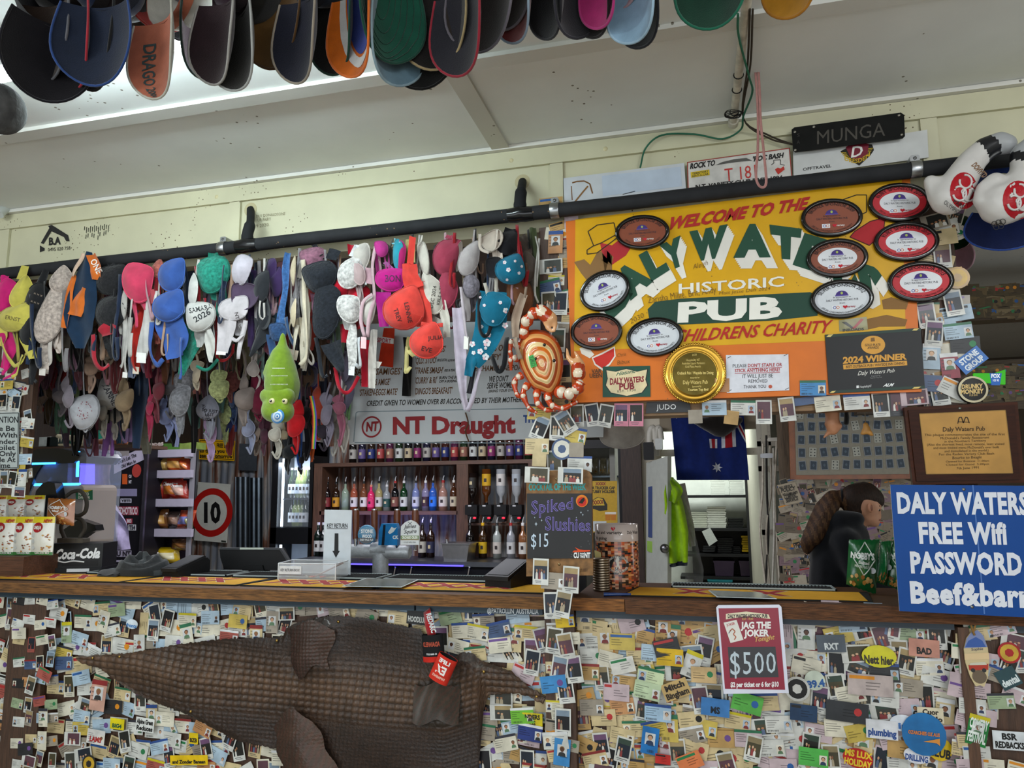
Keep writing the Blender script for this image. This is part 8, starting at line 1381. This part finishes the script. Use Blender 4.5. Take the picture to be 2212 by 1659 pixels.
# rubber chicken and other hangers under the beam
tb_=lambda x,y,r,Y_=2.68:(lambda p:(p.x,p.y,p.z,r*mpp(x,y,Y_)))(P(x,y,Y_));b=blob([[tb_(1800,892,14),tb_(1797,915,17),tb_(1800,930,12)],[tb_(1785,890,6),tb_(1790,908,6)],[tb_(1812,922,8),tb_(1816,918,5)],[tb_(1786,938,5),tb_(1779,946,4)]],.006,5);paint(b,lambda c:'#b07a58');one('rubber_chicken',b,SKIN,'pinkish plucked rubber chicken hanging under the beam','toy');b=blob([[tb_(1872,924,8),tb_(1864,936,6)],[tb_(1878,934,7),tb_(1884,940,4)],[tb_(1870,918,7)]],.005,4);paint(b,lambda c:'#b8823c');one('small_rubber_chicken',b,SKIN,'small golden rubber chicken hanging right of the larger one','toy');b=blob([[tb_(1828,886,6),tb_(1829,905,7),tb_(1828,914,7)]],.005,4);paint(b,lambda c:'#12110f');one('black_pendant',b,FELT,'small black fur pendant beside the rubber chicken','pendant');m=MB();m.tube([P(1868,880,2.68),P(1870,918,2.68)],.0015,'#8a7a60',5);one('string',m,FABRIC,'string holding the small golden chicken','string')
# notes on the partition and back room beams, lights and screen
r=random.Random(55);m=MB()
for j in range(13):
 for i in range(14):card(1700+i*19+r.uniform(-6,6),1042+j*19+r.uniform(-6,6),r.uniform(-25,25),r.choice(('note','note','photo','biz')),r.choice(('#8a7c68','#a09482','#6e6252','#b0a694','#8a7078')),5.59,r,m,1.0)
o=obj('pinned_notes',m,PAPER);tag(o,'crumpled notes papering the partition behind the person','notes',kind='stuff');m=MB()
m.box((P(2096,750,8.1).x,8.1,P(2150,752,8.1).z),(P(2206,750,8.1).x,8.15,P(2150,708,8.1).z),'#4f8f6a')
for i in range(46):
 for j in range(3):card(2062+i*10+r.uniform(-5,5),628+j*24+r.uniform(-6,6),r.uniform(-12,12),'note',r.choice(('#5a4a30','#6a5838','#4a3c26','#7a6a4c','#50442c')),YR-.006,r,m,.75);card(2062+i*10+r.uniform(-5,5),800+j*26+r.uniform(-6,6),r.uniform(-12,12),'note',r.choice(('#4a3e28','#5c4c30','#3e3420','#665638')),YR+.49,r,m,.75)
o=obj('hanging_notes',m,PAPER);tag(o,'brown banknotes pinned to the beams of the back room','notes',kind='stuff')
for i,x in enumerate((2124,2155,2188,2201)):m=MB();q=P(x,700,7.6);m.box((q.x-.06-.05*(i==1),7.6,q.z-.02),(q.x+.06+.05*(i==1),7.64,q.z+.02),'#fff');one('back_room_lamp',m,emitter('lamp_glow','#e8f4ff',12),'small bright lamp in the back room, %s'%('above the green panel left end','wide and brightest','second from the right edge','nearest the right edge')[i],'lamp','lamps in the back room')
m=flat([(2104,806),(2148,806),(2172,798),(2172,830),(2104,824)],YR+.3,.02,'#39b012');y=YR+.299;m2=flat([(2138,806),(2164,806),(2160,832),(2142,832)],YR+.298,.004,'#2a7ac8');o=one('score_screen',m,emitter('green_screen','#3fd018',.9),'bright green and blue screen strip reading FOX in the back room','screen');obj('blue_window',m2,emitter('blue_screen','#2a6ac0',1.0),o);m=MB();txt(m,'FOX',qmap((2141,816),(2160,816),(2141,808),YR+.296),'#e8f4ff',3);txt(m,'103 90',qmap((2144,824),(2158,824),(2144,819),YR+.296),'#e8f4ff',2);obj('screen_text',m,emitter('white_screen','#f0f8ff',1.2),o)
# ================================================================= pipe, conduit, caps, gloves, crab
YPI=2.518
def pz(x):return 2.468+(x+1.5)*.0097+.018*(YPI-2.5)/.02*0+(YPI-2.5)*.39
hp=thing('hanging_pipe','long black foam wrapped pipe running under the cream header','pipe',(-1,YPI,2.44))
m=MB();xs=[-5.5+.25*i for i in range(27)];m.tube([(x,YPI,pz(x)+.0012*sin(x*7)) for x in xs],.0255,'#26272a',16);obj('foam_sleeve',m,fin('foam_rubber',.8,nz=.3,ns=14,bump=.15,bs=60,spec=.3,flecks=50,tint='#7a6248'),hp)
for px,py in((540,452),(1128,392)):
 h=P(px,py,2.595);x=P(px-4,480,YPI).x;c=Vector((x,YPI,pz(x)))
 m=MB();m.tube(spl([c,c+Vector((0,.0,.05)),c+Vector((0.002,.012,.10)),Vector((h.x,2.60,h.z))],5),[.024]*5+[.022]*5+[.016]*6,'#1c1d20',12);o=obj('stub',m,RUBBER,hp)
 m=MB();m.tube([c+Vector((-.045,0,0)),c+Vector((-.02,0,0)),c+Vector((.0,0,.004)),c+Vector((.02,0,0)),c+Vector((.05,0,0))],[.0262,.029,.031,.029,.0262],'#141416',14);obj('tape_wrap',m,GLOSS,hp)
 m=MB();m.lathe([(.013,0),(.026,.001),(.030,0)],(h.x,2.5985,h.z),'#b8ae8a',18,(0,-1,0));m.lathe([(0,.0008),(.016,.0006)],(h.x,2.5985,h.z),'#1c1410',14,(0,-1,0));obj('wall_hole',m,MATTE,hp)
for px,py in((483,530),(1199,455),(1977,362)):
 x=P(px,py,YPI).x;m=MB();m.lathe([(.0275,-.016),(.0285,-.014),(.0285,.014),(.0275,.016)],(x,YPI,pz(x)),'#a8aaac',20,(1,0,0));m.rbox((x-.014,YPI-.006,pz(x)+.024),(x+.014,YPI+.05,pz(x)+.048),.006,'#a8aaac');m.lathe([(0,.004),(.005,.003),(.006,0)],(x,YPI-.006,pz(x)+.037),'#8a8a8c',8,(0,-1,0));obj('clamp',m,METAL,hp)
 # conduit on the ceiling with its cables, ribbon and coil
cn=thing('ceiling_conduit','dirty white conduit running along the ceiling to the header, tied with cables','conduit',PZ(1600,130,2.72));zc_=2.748
a,b=PZ(1584,264,zc_),PZ(1617,-30,zc_);m=MB();m.tube([a,a+(b-a)*.3,a+(b-a)*.6,b],.013,'#c8c0b0',12);m.tube([a+(b-a)*-.02,a+(b-a)*.02],.018,'#cfc8b8',12);obj('tube',m,fin('dusty_plastic',.6,nz=.35,ns=30,flecks=60),cn)
for i,(s,c) in enumerate(((.10,'#222'),(.30,'#222'),(.42,'#222'))):
 p=a+(b-a)*s;m=MB();m.tube([p+Vector((.0145*cos(t),.003*sin(t),.0145*sin(t))) for t in[2*pi*k/12 for k in range(13)]],.002,'#1e1e1e',5);obj('cable_tie',m,RUBBER,cn)
m=MB()
for k in range(4):
 c=a+(b-a)*.13+Vector((0,0,-.016-.002*k));m.tube([c+Vector(((.030-.002*k)*cos(t)-.004,(.024-.002*k)*sin(t),.004*sin(2*t+k))) for t in[2*pi*q/20 for q in range(21)]],.0016,'#2a2826',5)
obj('wire_coil',m,RUBBER,cn)
m=MB();m.tube(spl([PZ(x,y,2.732) for x,y in((1594,30),(1596,80),(1618,165),(1625,200),(1606,250))]+[P(1600,280,2.57),P(1560,300,2.57),P(1500,290,2.57),P(1430,292,2.57),P(1395,320,2.575),P(1383,362,2.58)],6),.0034,'#2f6a52',6);one('green_cable',m,RUBBER,'green cable sagging from the ceiling conduit down to the header','cable')
m=MB()
for d in(0,6):m.tube(spl([PZ(1626-d,20,2.735),PZ(1621-d,140,2.735),PZ(1606,256,2.735),P(1660,292+d,2.57),P(1712,312,2.565)],6),.003,'#3a3228',6)
one('brown_cable',m,RUBBER,'pair of brown cables running from the conduit behind the black plate','cable')
m=MB();lp=[(1631,75),(1632,150),(1637,240),(1637,320),(1633,380),(1642,403),(1655,395),(1650,330),(1643,260),(1640,180),(1633,75)];m.ribbon(spl([P(x,y,2.30) for x,y in lp],6),[.009]*60+[.007]*2,(.3,-1,0),'#cf9a92',.001) if False else m.ribbon(spl([P(x,y,2.30) for x,y in lp],6),.008,(.3,-1,0),'#c8908a',.001);one('pink_ribbon',m,FABRIC,'faded pink ribbon loop dangling from the conduit over the T 181 plate','ribbon')
m=MB();c=P(6,452,2.55);m.tube([c+Vector((0,.05,.03)),c,c+Vector((0,-.02,-.03))],.024,'#c8ccc8',14);one('white_downpipe',m,SATIN,'white plastic pipe end under the ceiling at the far left','pipe')
# fluorescent batten behind the caps
o=thing('fluorescent_light','bright fluorescent batten on the ceiling glowing between the caps','light',(-1.42,1.62,2.735));m=MB();m.box((-2.05,1.59,2.745),(-.85,1.65,2.785),'#d8d8d8');obj('housing',m,SATIN,o);m=MB();m.tube([(-2.03,1.62,2.728),(-.87,1.62,2.728)],.016,'#ffffff',12);obj('tube',m,emitter('tube_glow','#e6fbff',95),o)
# caps
YCAP=1.42
def cap(px,py,beta,under,top,edge,words,sz=1.0,dY=0.0,lean=0,L=.20,W=.098,curl=.24,crown=True,grp='caps hanging in a row below the ceiling'):
 Y=YCAP+dY;tip=P(px,py,Y);vd=Vector((tip.x,tip.y,0)).normalized();b_=radians(max(-62,min(60,beta*1.1-14)));n=-Vector((vd.x*cos(b_)-vd.y*sin(b_),vd.x*sin(b_)+vd.y*cos(b_),0))
 ax=Vector((0,0,1));w_=ax.cross(n).normalized();l=radians(lean);dn=(-ax*cos(l)+w_*sin(l));w2=(w_*cos(l)+ax*sin(l));L*=sz;W*=sz;root=tip-dn*L
 o=thing('cap',words,'cap',tip,grp)
 def f(u,v,s=0.0):
  v=sin(v*pi/2);x=2*u-1;hw=W*(max(0.0,1-v**5))**.5*(.74+.26*sin(pi*min(1,.1+v*.7))) if v<1 else 0;q=x*hw;return root+dn*(L*v-.3*L*(1-v)*0)+w2*q+n*(curl*q*q/W*2.0-.010*sin(pi*v))-n*s
 m=MB();m.grid(lambda u,v:f(u,v),14,12,under);obj('brim_underside',m,FABRIC,o)
 m=MB();m.grid(lambda u,v:f(1-u,v,.003),14,12,top);obj('brim',m,FABRIC,o)
 m=MB();e=[f(0,v/14,.0015) for v in range(14)]+[f(0.5,1,.0015)]+[f(1,v/14,.0015) for v in range(13,-1,-1)];m.tube(e,.0030,edge,6);obj('brim_edge',m,FABRIC,o)
 if crown:
  c=root-dn*.085*sz
  m=MB();m.grid(lambda u,v:c+w2*(.086*sz*cos(2*pi*u)*sin(pi*v/2))+dn*(.092*sz*sin(2*pi*u)*sin(pi*v/2))-n*(.11*sz*cos(pi*v/2)),20,8,top);obj('crown',m,FABRIC,o)
  m=MB();m.grid(lambda u,v:c+w2*(.087*sz*cos(2*pi*u))+dn*(.093*sz*sin(2*pi*u))-n*(-.001+.03*v),20,1,under);obj('sweatband',m,FABRIC,o)
 return o,f,n
CAPS=[
(92,217,15,'#120f16','#17151c','#17151c','black cap hanging lowest at the far left',-.10),(98,177,-35,'#2e2119','#2a2624','#66666c','dark brown cap with a grey brim edge',-.08),(163,194,-48,'#1a1212','#2a1a1c','#b02a38','black cap with a bright red brim edge',-.05),(206,195,-46,'#101012','#141416','#1a1a1c','plain black cap behind the red edged one',-.02),
(207,185,-18,'#172136','#1c2c50','#2c4a86','navy cap with a blue brim edge',-.09),(346,210,-64,'#b0644a','#c8c4b8','#c4c0b2','white cap with a salmon underside and a date written on it',-.05),(345,66,20,'#8a2018','#a82a1c','#8a2018','red cap above the glowing light',.05),(424,164,56,'#3a1a2a','#4a2236','#24342e','maroon cap with a dark green edge',.03),
(470,181,-46,'#2a181e','#3c2030','#b4b0aa','plum cap with a white piped edge',-.02),(527,187,-60,'#1c1a15','#2c2c2c','#b4b4b0','dark grey cap with a pale piped edge, folded narrow',-.02),(592,148,-30,'#67481f','#5a4426','#55391a','tan brown cap beside the narrow grey one',.04),(652,177,-44,'#141626','#1b2b46','#a09484','navy cap with a beige brim edge',-.02),
(735,156,-55,'#0f0f0e','#131514','#1e4838','black cap with a green brim edge',.02),(776,160,-62,'#d86a10','#e06a0c','#e8742a','bright orange cap striped white and blue',-.03),(832,131,50,'#12503e','#101411','#144a3a','black cap with a stitched green underside',-.03),(836,176,58,'#6e8c9c','#86a0ae','#96b0bc','pale blue cap behind the green lined one',.0),
(912,192,0,'#0c0b09','#100f0d','#141210','large round black cap under the others',.07),(955,146,-22,'#15110f','#1a1614','#b09a70','black cap with a double tan edge',.03),(1008,157,-38,'#23222a','#2c2d38','#a02838','charcoal cap with a red brim edge',-.02),(1050,109,-24,'#2a221e','#35302e','#6a646c','brown cap with a grey brim edge beside the charcoal one',.0),
(1098,62,-20,'#362c28','#443c3a','#777078','small brown cap left of the red flowered one',.03),(1127,84,-48,'#7a2020','#6a2a30','#8a9aaa','red flower print cap',.01),(1196,78,-44,'#131115','#1a181c','#262428','black cap right of the flower print one',.02),(1221,72,62,'#28262c','#302e36','#302e36','dark grey cap folded to a point',.0),
(1300,72,-46,'#120e10','#1c1418','#1c1818','black cap under a pink brim',.02),(1312,49,-70,'#b82870','#c83a84','#c83a84','magenta pink cap folded narrow',-.02),(1346,18,-24,'#c09a9e','#c8a6aa','#c8a6aa','pale pink cap near the light blue one',.02),(1387,80,-34,'#98bad2','#a2c2d8','#a8c6da','light blue cap hanging askew',-.02),(1406,88,-40,'#18181c','#1e1e24','#26262c','small dark cap behind the light blue one',.05),
(1560,54,-8,'#123a2a','#1c5a44','#1f6a50','dark green cap next to the conduit',.0),(1735,22,-30,'#c0841a','#cc9020','#b87818','mustard yellow cap right of the conduit',.0)]
for t in CAPS:
 o,f,n=cap(t[0],t[1],t[2],t[3],t[4],t[5],t[6],dY=t[7],lean=random.Random(t[0]).uniform(-8,8),sz=.8 if t[0]>1080 else 1.0)
 if 'green underside' in t[6]:
  m=MB()
  for k in range(6):m.tube([f(.5+.5*(1-k*.14)*cos(pi*q/14)*.96,min(.97,(1-k*.13)*sin(pi*q/14)*.96),-.001) for q in range(15)],.0008,'#0a3a2c',4)
  obj('stitching',m,FABRIC,o)
 if 'orange cap' in t[6]:
  m=MB()
  for c_,r0,r1 in(('#d8d4d0',.62,.78),('#2a3f94',.0,.58)):
   m.grid(lambda u,v:f(.5+.5*(r0+(r1-r0)*v)*cos(pi*u),max(0,(r0+(r1-r0)*v)*sin(pi*u)-.05),-.0012),14,3,c_)
  obj('stripe_print',m,FABRIC,o)
 if 'date written' in t[6]:
  m=MB();txt(m,'DRAGO 2000',lambda u,v:f(.16+.16*v,.15+.7*u,-.002),'#2a3a3a',2);obj('handwriting',m,MATTE,o)
  # further caps of the row whose brims end higher up
FILL=[('charcoal','#26262a'),('olive','#4a4a30'),('faded navy','#2a3448'),('brown','#3c2c22'),('black','#121214'),('burgundy','#4a1c26'),('stone','#8a8478'),('bottle green','#1c3a30')]
NB=['the navy cap','the white dated cap','the maroon cap','the narrow grey cap','the tan cap','the beige edged cap','the orange cap','the pale blue cap','the round black cap','the charcoal cap','the flower print cap','the pointed grey cap','the pink brim','the light blue cap']
for i in range(27):
 r=random.Random(900+i);x=-30+i*52;y=120-i*4.4+r.uniform(-16,10);cn_,c=FILL[(i*5)%8];bx=min(13,max(0,int(i/2)))
 cap(x,y,r.uniform(-60,30),c,c,tuple(min(.8,q*1.8) for q in hx(c)[:3])+(1,),'%s cap tucked %s %s'%(cn_,'above' if i%2 else 'behind',NB[bx]),sz=.95 if x<1050 else.75,dY=.12+r.uniform(0,.06))
m=MB();c=P(0,235,1.30);m.ell(c,.05,.06,.06,'#4c4c4c',18,12);one('dusty_cap',m,fin('cobweb_cloth',1.0,nz=.5,ns=30,bump=.6,bs=90),'cobwebbed grey cap crown at the left edge of the photo','cap')
# boxing gloves, blue and green caps at the right end
def glove(pts,thumb,Y,words,logo,cuff,wr):
 o=thing('boxing_glove',words,'boxing glove',P(logo[0],logo[1]+50,Y));k=mpp(2080,420,Y)
 tb_=lambda x,y,r,d=0:(lambda p:(p.x,p.y+d,p.z,r*k))(P(x,y,Y))
 b=blob([[tb_(*q) for q in pts],[tb_(*q) for q in thumb]],.007,8);on=onto(b,Y);cl=P(*cuff[0],Y);cd=(P(*cuff[1],Y)-cl).normalized()
 paint(b,lambda c:'#15151a' if 0<(c-cl).dot(cd)<cuff[2]*k else('#a8aaac' if(c-cl).dot(cd)>=cuff[2]*k else '#d4d0cc'));obj('leather',b,fin('white_leather',.34,bump=.15,bs=30,nz=.05),o)
 c=P(logo[0],logo[1],Y);m=MB();dy=wr*k
 bl=lambda x,y,e=0:on(logo[0]+x,logo[1]+y,.0012+max(0,e))
 n=24
 for r0,r1 in((0,.35),(.35,.7),(.7,1)):
  for i in range(n):
   a,b2=2*pi*i/n,2*pi*(i+1)/n;g=lambda a_,r_:bl(logo[2]*r_*cos(a_),logo[3]*r_*sin(a_));m.quad(g(a,r0),g(a,r1),g(b2,r1),g(b2,r0),'#b01422')
 for x,y,r in((4,-20,13),(-9,6,14),(11,8,13)):
  m.tube([bl(x+r*cos(t),y+r*sin(t)*1.1,.0015) for t in[.5+5.2*q/16+x for q in range(17)]],.0032,'#d8d2d0',6)
 m.tube([bl(5*cos(t),2+5*sin(t),.0015) for t in[2*pi*q/10 for q in range(11)]],.002,'#d8d2d0',5);obj('round_emblem',m,SATIN,o)
 return o,bl
o,bl=glove([(2050,425,46),(2072,392,40),(2100,348,33),(2128,322,30),(2160,308,27),(2174,312,25)],[(2022,400,22),(2010,392,17),(2028,425,26)],2.40,'white boxing glove with a red round emblem and OLYMPICS written by hand',(2082,412,30,40),((2118,330),(2150,312),34),44)
m=MB();txt(m,'OLYMPICS',lambda u,v:bl(-44+34*u+4*v,28+26*u-9*v,.003),'#2a2a2a',1);txt(m,'PARIS',lambda u,v:bl(-24+26*u+4*v,26+16*u-9*v,.003),'#2a2a2a',1);obj('handwriting',m,MATTE,o);m=MB();txt(m,'DONALD',lambda u,v:bl(26+26*u-10*v,-62+28*u+7*v,-.004),'#8a6a50',3);obj('lettering',m,MATTE,o)
o,bl=glove([(2165,440,54),(2205,425,52),(2225,370,42),(2215,335,34),(2235,315,30)],[(2124,432,24),(2126,408,20),(2150,395,26)],2.36,'white boxing glove with five small rings drawn on it, cut by the right edge',(2200,432,34,42),((2205,360),(2225,330),20),52)
m=MB()
for i,(x,y) in enumerate(((-52,52),(-43,49),(-34,47),(-48,58),(-38,56))):m.tube([bl(x+6*cos(t),y+6*sin(t),.002) for t in[2*pi*q/14 for q in range(15)]],.0009,'#2a2a2a',5)
obj('ring_drawing',m,MATTE,o)
cap(2158,540,14,'#101d4a','#1c3a86','#2a4a9a','royal blue cap hanging beneath the white boxing gloves',dY=1.12,lean=-12,sz=1.05,L=.11,curl=.1,grp=None);cap(2078,586,-20,'#b48a98','#2a6a42','#c09aa4','green cap with a pink brim beside the column of photos',dY=1.50,sz=.7,L=.12,grp=None);cap(1345,968,0,'#b0aaa2','#a8a49c','#b4aea6','pale grey cap hanging below the beam right of the chalk board',dY=1.62,sz=.95,L=.10,curl=.1,grp=None)
# the big red crab on the middle post
YR_=2.50
cr=thing('crab_ornament','large glossy orange and white plastic crab fixed to the middle post','ornament',P(1180,890,YR_));k=mpp(1180,780,YR_)
CR=fin('glazed_plastic',.14,coat=.5)
out=[(1116,745),(1128,722),(1150,712),(1180,716),(1203,735),(1215,765),(1216,800),(1207,835),(1192,856),(1172,850),(1148,838),(1126,802),(1116,770)]
q=spl([Vector((x,y,0)) for x,y in out+out[:1]],5)[:-1];cx_,cy_=1170,785;N_=len(q)
ring=['#d8b080','#b85a20','#d8b47c','#c8661e','#e0c48c','#a8481a','#d89a58','#c04a16']
m=MB();m.grid(lambda u,v:(lambda p,r:P(cx_+(p.x-cx_)*r,cy_+(p.y-cy_)*r,YR_-.075*(1-r**2.4)**.8-.004*((int(v*24+.5))%3==1)))(q[int(round(u*N_))%N_],max(.001,v)),N_,24,lambda u,v:ring[int(v*8)%8]);obj('shell',m,CR,cr)
def limb(name,pts,rad,spots=True):
 m=MB();pw=spl([P(x,y,YR_-.02-d) for x,y,d in pts],5);n=len(pw);rr=[k*(rad[0]+(rad[1]-rad[0])*i/(n-1))*(1+.18*sin(i*1.25)) for i in range(n)];m.tube(pw,rr,'#b83c12',10)
 for i in range(2,n-1,4):m.ell(pw[i]+Vector((0,-rr[i]*.35,0)),rr[i]*.86,rr[i]*.8,rr[i]*.86,'#dccab4',8,6)
 return obj(name,m,CR,cr)
limb('claw_arm',[(1130,730,0),(1135,700,.02),(1150,680,.03),(1165,672,.03),(1172,668,.03)],(11,14));limb('claw_arm',[(1205,845,0),(1228,852,.02),(1245,842,.03),(1254,825,.03)],(13,12))
for nm,c0,c1,r0,tips in(('claw',(1178,682),(1196,695),17,(((1198,690),(1206,706),(1204,722)),((1186,700),(1190,715),(1198,724)))),('claw',(1255,812),(1253,795),16,(((1246,792),(1233,778),(1230,758)),((1262,795),(1254,778),(1246,764))))):
 tb_=lambda x,y,r,d=.03:(lambda p:(p.x,p.y-.02-d,p.z,r*k))(P(x,y,YR_))
 b=blob([[tb_(*c0,r0),tb_(*c1,r0*.85)]]+[[tb_(*c1,r0*.55)]+[tb_(x,y,r0*(.5-.16*i)) for i,(x,y) in enumerate(t)] for t in tips],.0055,4)
 cc=P(*c0,YR_);paint(b,lambda c:'#e2ccb0' if(Vector((c.x-cc.x,0,c.z-cc.z)).length<r0*k*.62) else('#a83610' if Vector((c.x-cc.x,0,c.z-cc.z)).length<r0*k*1.35 else '#d8a070'));obj(nm,b,CR,cr)
for L_ in([(1122,752,0),(1106,738,.01),(1102,760,.01),(1108,778,0)],[(1120,775,0),(1104,775,.01),(1104,800,.0)],[(1128,810,0),(1112,822,.01),(1116,850,.01),(1130,862,0)],[(1140,830,0),(1130,850,.015),(1142,880,.01),(1160,892,0)],[(1160,845,0),(1160,868,.015),(1178,885,.01),(1200,886,0)],[(1182,852,0),(1190,874,.015),(1215,882,.01),(1238,872,0),(1250,866,0)]):limb('leg',L_,(8,3.5))
for x,y in((1176,745),(1197,779),(1157,775)):m=MB();m.ell(P(x,y,YR_-.072),3.4*k,3.4*k,3.4*k,'#141210',10,8);obj('eye',m,GLOSS,cr)
m=flat([(1141,770),(1152,766),(1160,790),(1147,795)],YR_-.078,.001,'#2f9a3c');txt(m,'CURLY',qmap((1149,792),(1144,771),(1157,789),YR_-.0788),'#153a1a',1);obj('price_tag',m,PAPER,cr)
# ================================================================= the person leaning forward behind the right counter
YQ=3.62
pn=thing('person','person with a brown ponytail in a dark hoodie leaning forward behind the counter','person',(P(1815,1290,YQ).x,YQ,0));kq=mpp(1830,1150,YQ)
def t_(x,y,r,d=0):p=P(x,y,YQ);return(p.x,p.y+d,p.z,r*kq)
bx=P(1812,1250,YQ).x;L0,L1=(bx-.02,YQ-.09),(bx-.02,YQ+.09)
legs=[[(bx,YQ,.95,.13),(x,y,.86,.10),(x+.02,y,.48,.065),(x-.01,y,.10,.045),(x+.10,y,.05,.04)] for x,y in(L0,L1)]
torso=[(bx,YQ,.95,.13),t_(1810,1255,50),t_(1812,1200,54),t_(1826,1160,42)]
armn=[t_(1818,1168,26,-.09),t_(1832,1212,21,-.12),t_(1858,1258,17,-.13),t_(1905,1266,14,-.12),t_(1938,1264,10,-.11)];armf=[t_(1850,1168,24,.13),t_(1878,1210,20,.15),t_(1905,1250,17,.12),t_(1938,1262,12,.05)]
head=[[t_(1828,1160,26),t_(1845,1135,22),t_(1858,1110,25)],[t_(1862,1084,37),t_(1869,1092,36)],[t_(1874,1112,27),t_(1886,1124,16),t_(1892,1131,9)],[t_(1897,1108,6.5),t_(1902,1115,4.6)],[t_(1892,1122,6),t_(1897,1124,4)]]
fing=[]
for a in(armn,armf):
 h=a[-1]
 for k,l in enumerate((.060,.072,.076,.070,.052)):
  oy=(k-2)*.016;s=Vector((h[0]+.03,h[1]+oy,h[2]-.01));e=s+Vector((l if k else l*.6,oy*.4-(.03 if k==0 else 0),-.02));fing.append([(h[0]+.01,h[1]+oy*.6,h[2],.012),(s.x,s.y,s.z,.009),(e.x,e.y,e.z,.0075)])
b=blob([torso,armn,armf]+legs+head+fing,.0085,5);paint(b,lambda c:'#c08c6e');body=obj('body',b,SKIN,pn)
b=blob([[(a[0],a[1],a[2],a[3]+.022) for a in torso[1:]],[(a[0],a[1],a[2],a[3]+.02) for a in armn[:-1]],[(a[0],a[1],a[2],a[3]+.02) for a in armf[:-1]],[t_(1770,1168,26,-.03),t_(1782,1140,24,-.04),t_(1812,1122,24,-.06),t_(1845,1120,18,-.06)],[t_(1782,1150,28,.04),t_(1812,1128,26,.07),t_(1850,1128,20,.06)],[t_(1803,1165,44),t_(1796,1210,50,-.03),t_(1796,1260,54,-.03)]],.011,6);paint(b,lambda c:'#191b20');obj('hoodie',b,FABRIC,pn)
b=blob([[(a[0],a[1],a[2],a[3]+.015) for a in l[:-1]] for l in legs],.014,5);paint(b,lambda c:'#20242c');obj('trousers',b,FABRIC,pn)
for l in legs:a=l[-1];m=MB();m.ell((a[0]-.03,a[1],.055),.14,.055,.054,'#1a1a1c',14,8);obj('shoe',m,RUBBER,pn)
b=blob([[t_(1850,1078,38),t_(1868,1073,36),t_(1884,1078,27),t_(1895,1084,16)],[t_(1852,1092,34),t_(1846,1102,24)],[t_(1836,1078,26),t_(1822,1074,20)],[t_(1822,1073,14),t_(1800,1078,22),t_(1782,1100,24),t_(1768,1125,22),t_(1752,1150,20,-.05),t_(1742,1172,18,-.05),t_(1740,1186,11,-.05)],[t_(1795,1090,18,-.04),t_(1772,1130,20,-.06),t_(1755,1160,18,-.07)]],.009,3)
r=random.Random(3);paint(b,lambda c:'#2c1d14' if c.x>P(1826,1100,YQ).x else('#5c4028' if sin(c.x*210+c.z*60)>0 else '#40291a'));obj('hair',b,fin('hair',.62,nz=.55,ns=46,bump=.8,bs=60,stretch=(4,4,1),spec=.25),pn)
m=MB();p=P(1820,1074,YQ);m.tube([p+Vector((.006*cos(a),.034*cos(a),.034*sin(a))) for a in[2*pi*k/14 for k in range(15)]],.006,'#141216',6);obj('hair_tie',m,FABRIC,pn)
m=MB();p=Vector(t_(1872,1096,1)[:3])+Vector((0,-.083,0));m.ell(p,.011,.008,.022,'#bc8464',12,8);m.ell(p+Vector((.003,-.005,0)),.006,.005,.014,'#8a5640',10,6);obj('ear',m,SKIN,pn)
m=MB();p=Vector(t_(1893,1101,1)[:3])+Vector((0,-.036,0));m.ell(p,.008,.009,.006,'#d8ccc4',10,6);m.ell(p+Vector((.004,-.004,-.001)),.005,.005,.005,'#2a1c14',8,6);m.tube([p+Vector((-.012,-.006,.014)),p+Vector((.008,-.004,.017))],.0028,'#2c1d14',6);obj('eye',m,SATIN,pn)
m=MB();p=Vector(t_(1897,1123,1)[:3])+Vector((0,-.012,0));m.ell(p,.010,.012,.004,'#8a4a40',10,6);obj('lips',m,SKIN,pn)
# ---------------------------------------------------------------- end
for k,v in _labels.items():
 if len(v)>1 and(len(set(g for _,g in v))>1 or v[0][1] is None):print('DUP LABEL',k,v[:3])
